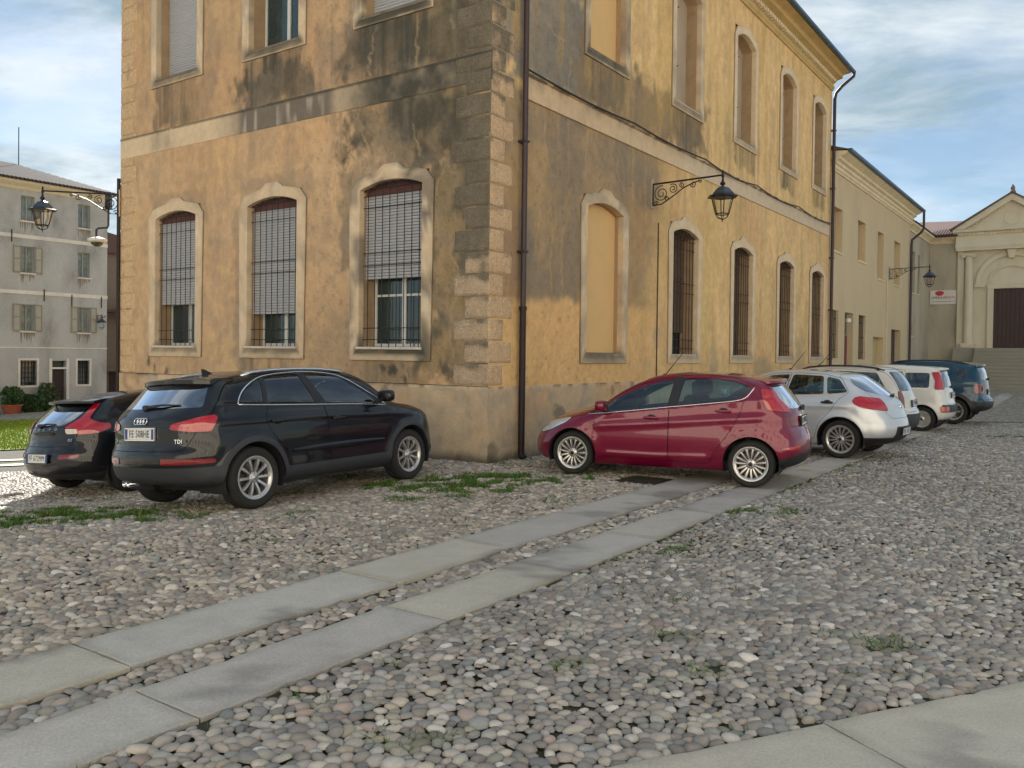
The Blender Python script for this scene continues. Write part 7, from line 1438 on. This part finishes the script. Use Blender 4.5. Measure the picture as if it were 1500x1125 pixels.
# ---- white city car
PANDA = dict(label='white boxy city car with tall red corner lamps', paint=paint('white', (216, 216, 212), .0, .3), group='cars parked along the ochre walls', h=.029,
 sil=[(-1.6, .26), (-1.74, .32), (-1.80, .44), (-1.795, .60), (-1.755, .72), (-1.735, .90), (-1.70, 1.02), (-1.635, 1.28), (-1.55, 1.46), (-1.40, 1.525), (-1.1, 1.55), (-.4, 1.57), (.2, 1.53), (.6, 1.39), (1.05, 1.10), (1.3, 1.01), (1.64, .9), (1.8, .7), (1.85, .45), (1.75, .25), (1.3, .2), (0, .21), (-1.2, .23)],
 plan=[(-2.0, .74), (-1.7, .78), (-1.2, .815), (0, .822), (1.2, .815), (1.6, .76), (1.9, .64)], sect=[(.1, -.08), (.25, -.04), (.4, -.008), (.6, 0), (.8, 0), (.95, -.014), (1.1, -.03), (1.3, -.05)],
 belt=[(-2.0, .99), (-.8, .99), (-.3, .95), (.9, .92), (2.0, .82)], hw=.825, inset=.012, tumble=.27, cr=.15, cf=.3, axles=(-1.20, 1.10), wr=.292, rim=.195, arch=.345, tw=.18, spokes=9, rimstyle='cover', k=[.10, .16, .12, .10, .12],
 windows=[([(-1.34, 1.035), (-.86, 1.035), (-.80, 1.385), (-1.34, 1.385)], G_DARK), ([(-.78, 1.00), (-.30, .985), (-.30, 1.42), (-.74, 1.42)], G_FRONT), ([(-.22, .98), (.80, .955), (.42, 1.27), (.08, 1.405), (-.22, 1.42)], G_FRONT)],
 rearglass=[(-.50, 1.44), (.50, 1.44), (.53, 1.04), (-.53, 1.04)], rgx=1.2, windscreen=[(-.62, 1.04), (.62, 1.04), (.56, 1.46), (-.56, 1.46)],
 lights=[dict(name='taillight', side=[(-1.37, 1.40), (-2.1, 1.43), (-2.1, 1.0), (-1.46, 1.0), (-1.46, 1.2)], mat=M_TAIL, ymin=.555, c=.03, off=.014), dict(name='rear_reflector', side=[(-1.58, .60), (-2.1, .60), (-2.1, .47), (-1.60, .47)], mat=M_AMBER, ymin=.55, c=.02, off=.012), dict(name='headlight', side=[(2.0, .7), (1.75, .85), (1.5, .93), (1.5, .75)], mat=M_HEAD, ymin=.35)],
 clad=lambda P: np.minimum(np.minimum(.64-P[:, 2], P[:, 2]-.46), -P[:, 0]-1.62), doors=[[(.86, .3), (.86, .95), (.42, 1.31), (.08, 1.44), (-.25, 1.46), (-.26, .3)], [(-.268, .3), (-.258, 1.46), (-.79, 1.46), (-.84, 1.0), (-.84, .75), (-.72, .5), (-.70, .3)]],
 tailgate=[(-.58, .66), (.58, .66), (.60, .98), (.54, 1.50), (-.54, 1.50), (-.60, .98)], tgx=1.2, handles=[(-.12, .86), (-.70, .88)], handlemat=M_BLACKP, mirror=(.72, 1.0), plate=(0, .86, 'EN 351DK'), wiper=(.0, 1.05), wlen=.3, rearmat=G_DARK, at=(9.22, 21.45, 144.0), seat=.58, cx=-.1)
PANDA['spoiler'] = (-1.50, 1.515, .50, .12, .03, PANDA['paint'])
# ---- blue compact suv
def extra_suv(root, B):
    for sg in (1, -1):
        for a in (-1, 1):
            P = B.rear(sg*.66, .955); q = MB().tube([tuple(P+np.array([-.022, a*.075+sg*0.0, .075])), tuple(P+np.array([-.022, -a*.075, -.075]))], .010, 5); link_mesh('lamp_bar', q.mesh('lamp_bar'), root, M_TAILD)
JEEP = dict(label='blue boxy off-roader with black cladding, farthest of the parked cars', paint=paint('blue', (4, 60, 84), .1, .4, .8), group='cars parked along the ochre walls', h=.032,
 sil=[(-1.8, .32), (-2.0, .38), (-2.09, .48), (-2.09, .64), (-2.02, .74), (-1.985, 1.05), (-1.91, 1.38), (-1.80, 1.57), (-1.6, 1.63), (-.8, 1.685), (.0, 1.68), (.4, 1.60), (.75, 1.37), (1.0, 1.19), (1.15, 1.13), (1.85, 1.06), (2.04, .95), (2.12, .6), (2.05, .32), (1.7, .26), (0, .27), (-1.5, .28)],
 plan=[(-2.2, .80), (-1.9, .85), (-1.4, .89), (0, .895), (1.3, .89), (1.8, .85), (2.15, .76)], sect=[(.1, -.08), (.3, -.03), (.5, 0), (.7, 0), (.95, -.008), (1.1, -.03), (1.4, -.05)],
 belt=[(-2.2, 1.16), (-.4, 1.10), (.9, 1.05), (2.2, .98)], hw=.90, inset=.02, tumble=.26, cr=.17, cf=.26, axles=(-1.28, 1.29), wr=.345, rim=.235, arch=.405, tw=.225, spokes=5, rimstyle='y', flare=.03, k=[.10, .16, .12, .10, .12],
 windows=[([(-1.62, 1.22), (-1.34, 1.18), (-1.32, 1.50), (-1.56, 1.48)], G_DARK), ([(-1.18, 1.15), (-.34, 1.13), (-.36, 1.55), (-1.14, 1.53)], G_DARK), ([(-.26, 1.13), (.76, 1.10), (.42, 1.41), (.1, 1.55), (-.26, 1.56)], G_FRONT)],
 rearglass=[(-.60, 1.54), (.60, 1.54), (.64, 1.19), (-.64, 1.19)], rgx=1.5, windscreen=[(-.68, 1.17), (.68, 1.17), (.60, 1.58), (-.60, 1.58)],
 lights=[dict(name='taillight', rear=[(.545, .835), (.545, 1.075), (1.1, 1.075), (1.1, .835)], side=[(-1.76, 1.075), (-2.3, 1.075), (-2.3, .835), (-1.76, .835)], mat=M_TAILD, ymin=.3, c=.05, off=.014), dict(name='headlight', side=[(2.3, .8), (2.0, .98), (1.8, 1.0), (1.9, .8)], mat=M_HEAD, ymin=.4)],
 clad=lambda P: np.maximum(np.where(P[:, 0] < -1.7, .62-P[:, 2], .44-P[:, 2]), np.minimum(np.max([.50-np.hypot(P[:, 0]-a, P[:, 2]-.345) for a in (-1.28, 1.29)], 0), np.abs(P[:, 1])-.5)), cladmat=M_BLACKP,
 doors=[[(.9, .45), (.9, 1.05), (.45, 1.45), (.1, 1.59), (-.29, 1.6), (-.30, .45)], [(-.308, .45), (-.298, 1.6), (-1.18, 1.58), (-1.22, 1.1), (-.95, .8), (-.84, .45)]],
 tailgate=[(-.66, .66), (.66, .66), (.70, 1.1), (.64, 1.6), (-.64, 1.6), (-.70, 1.1)], tgx=1.4, handles=[(-.1, 1.0), (-1.05, 1.02)], handlemat=M_BLACKP, mirror=(.72, 1.12), plate=(0, .86, 'FP 186ZA'), wiper=(.0, 1.20), wlen=.34, rails=(-1.6, .3, .62, M_BLACKP), rearmat=G_DARK, at=(11.22, 24.0, 144.0), extra=extra_suv, seat=.66, cx=-.1)
JEEP['spoiler'] = (-1.74, 1.605, .60, .16, .04, JEEP['paint'])
for spec in (FIESTA, AUDI, VOLVO, BRAVO, HIDDEN, PANDA, JEEP): make_car(spec)
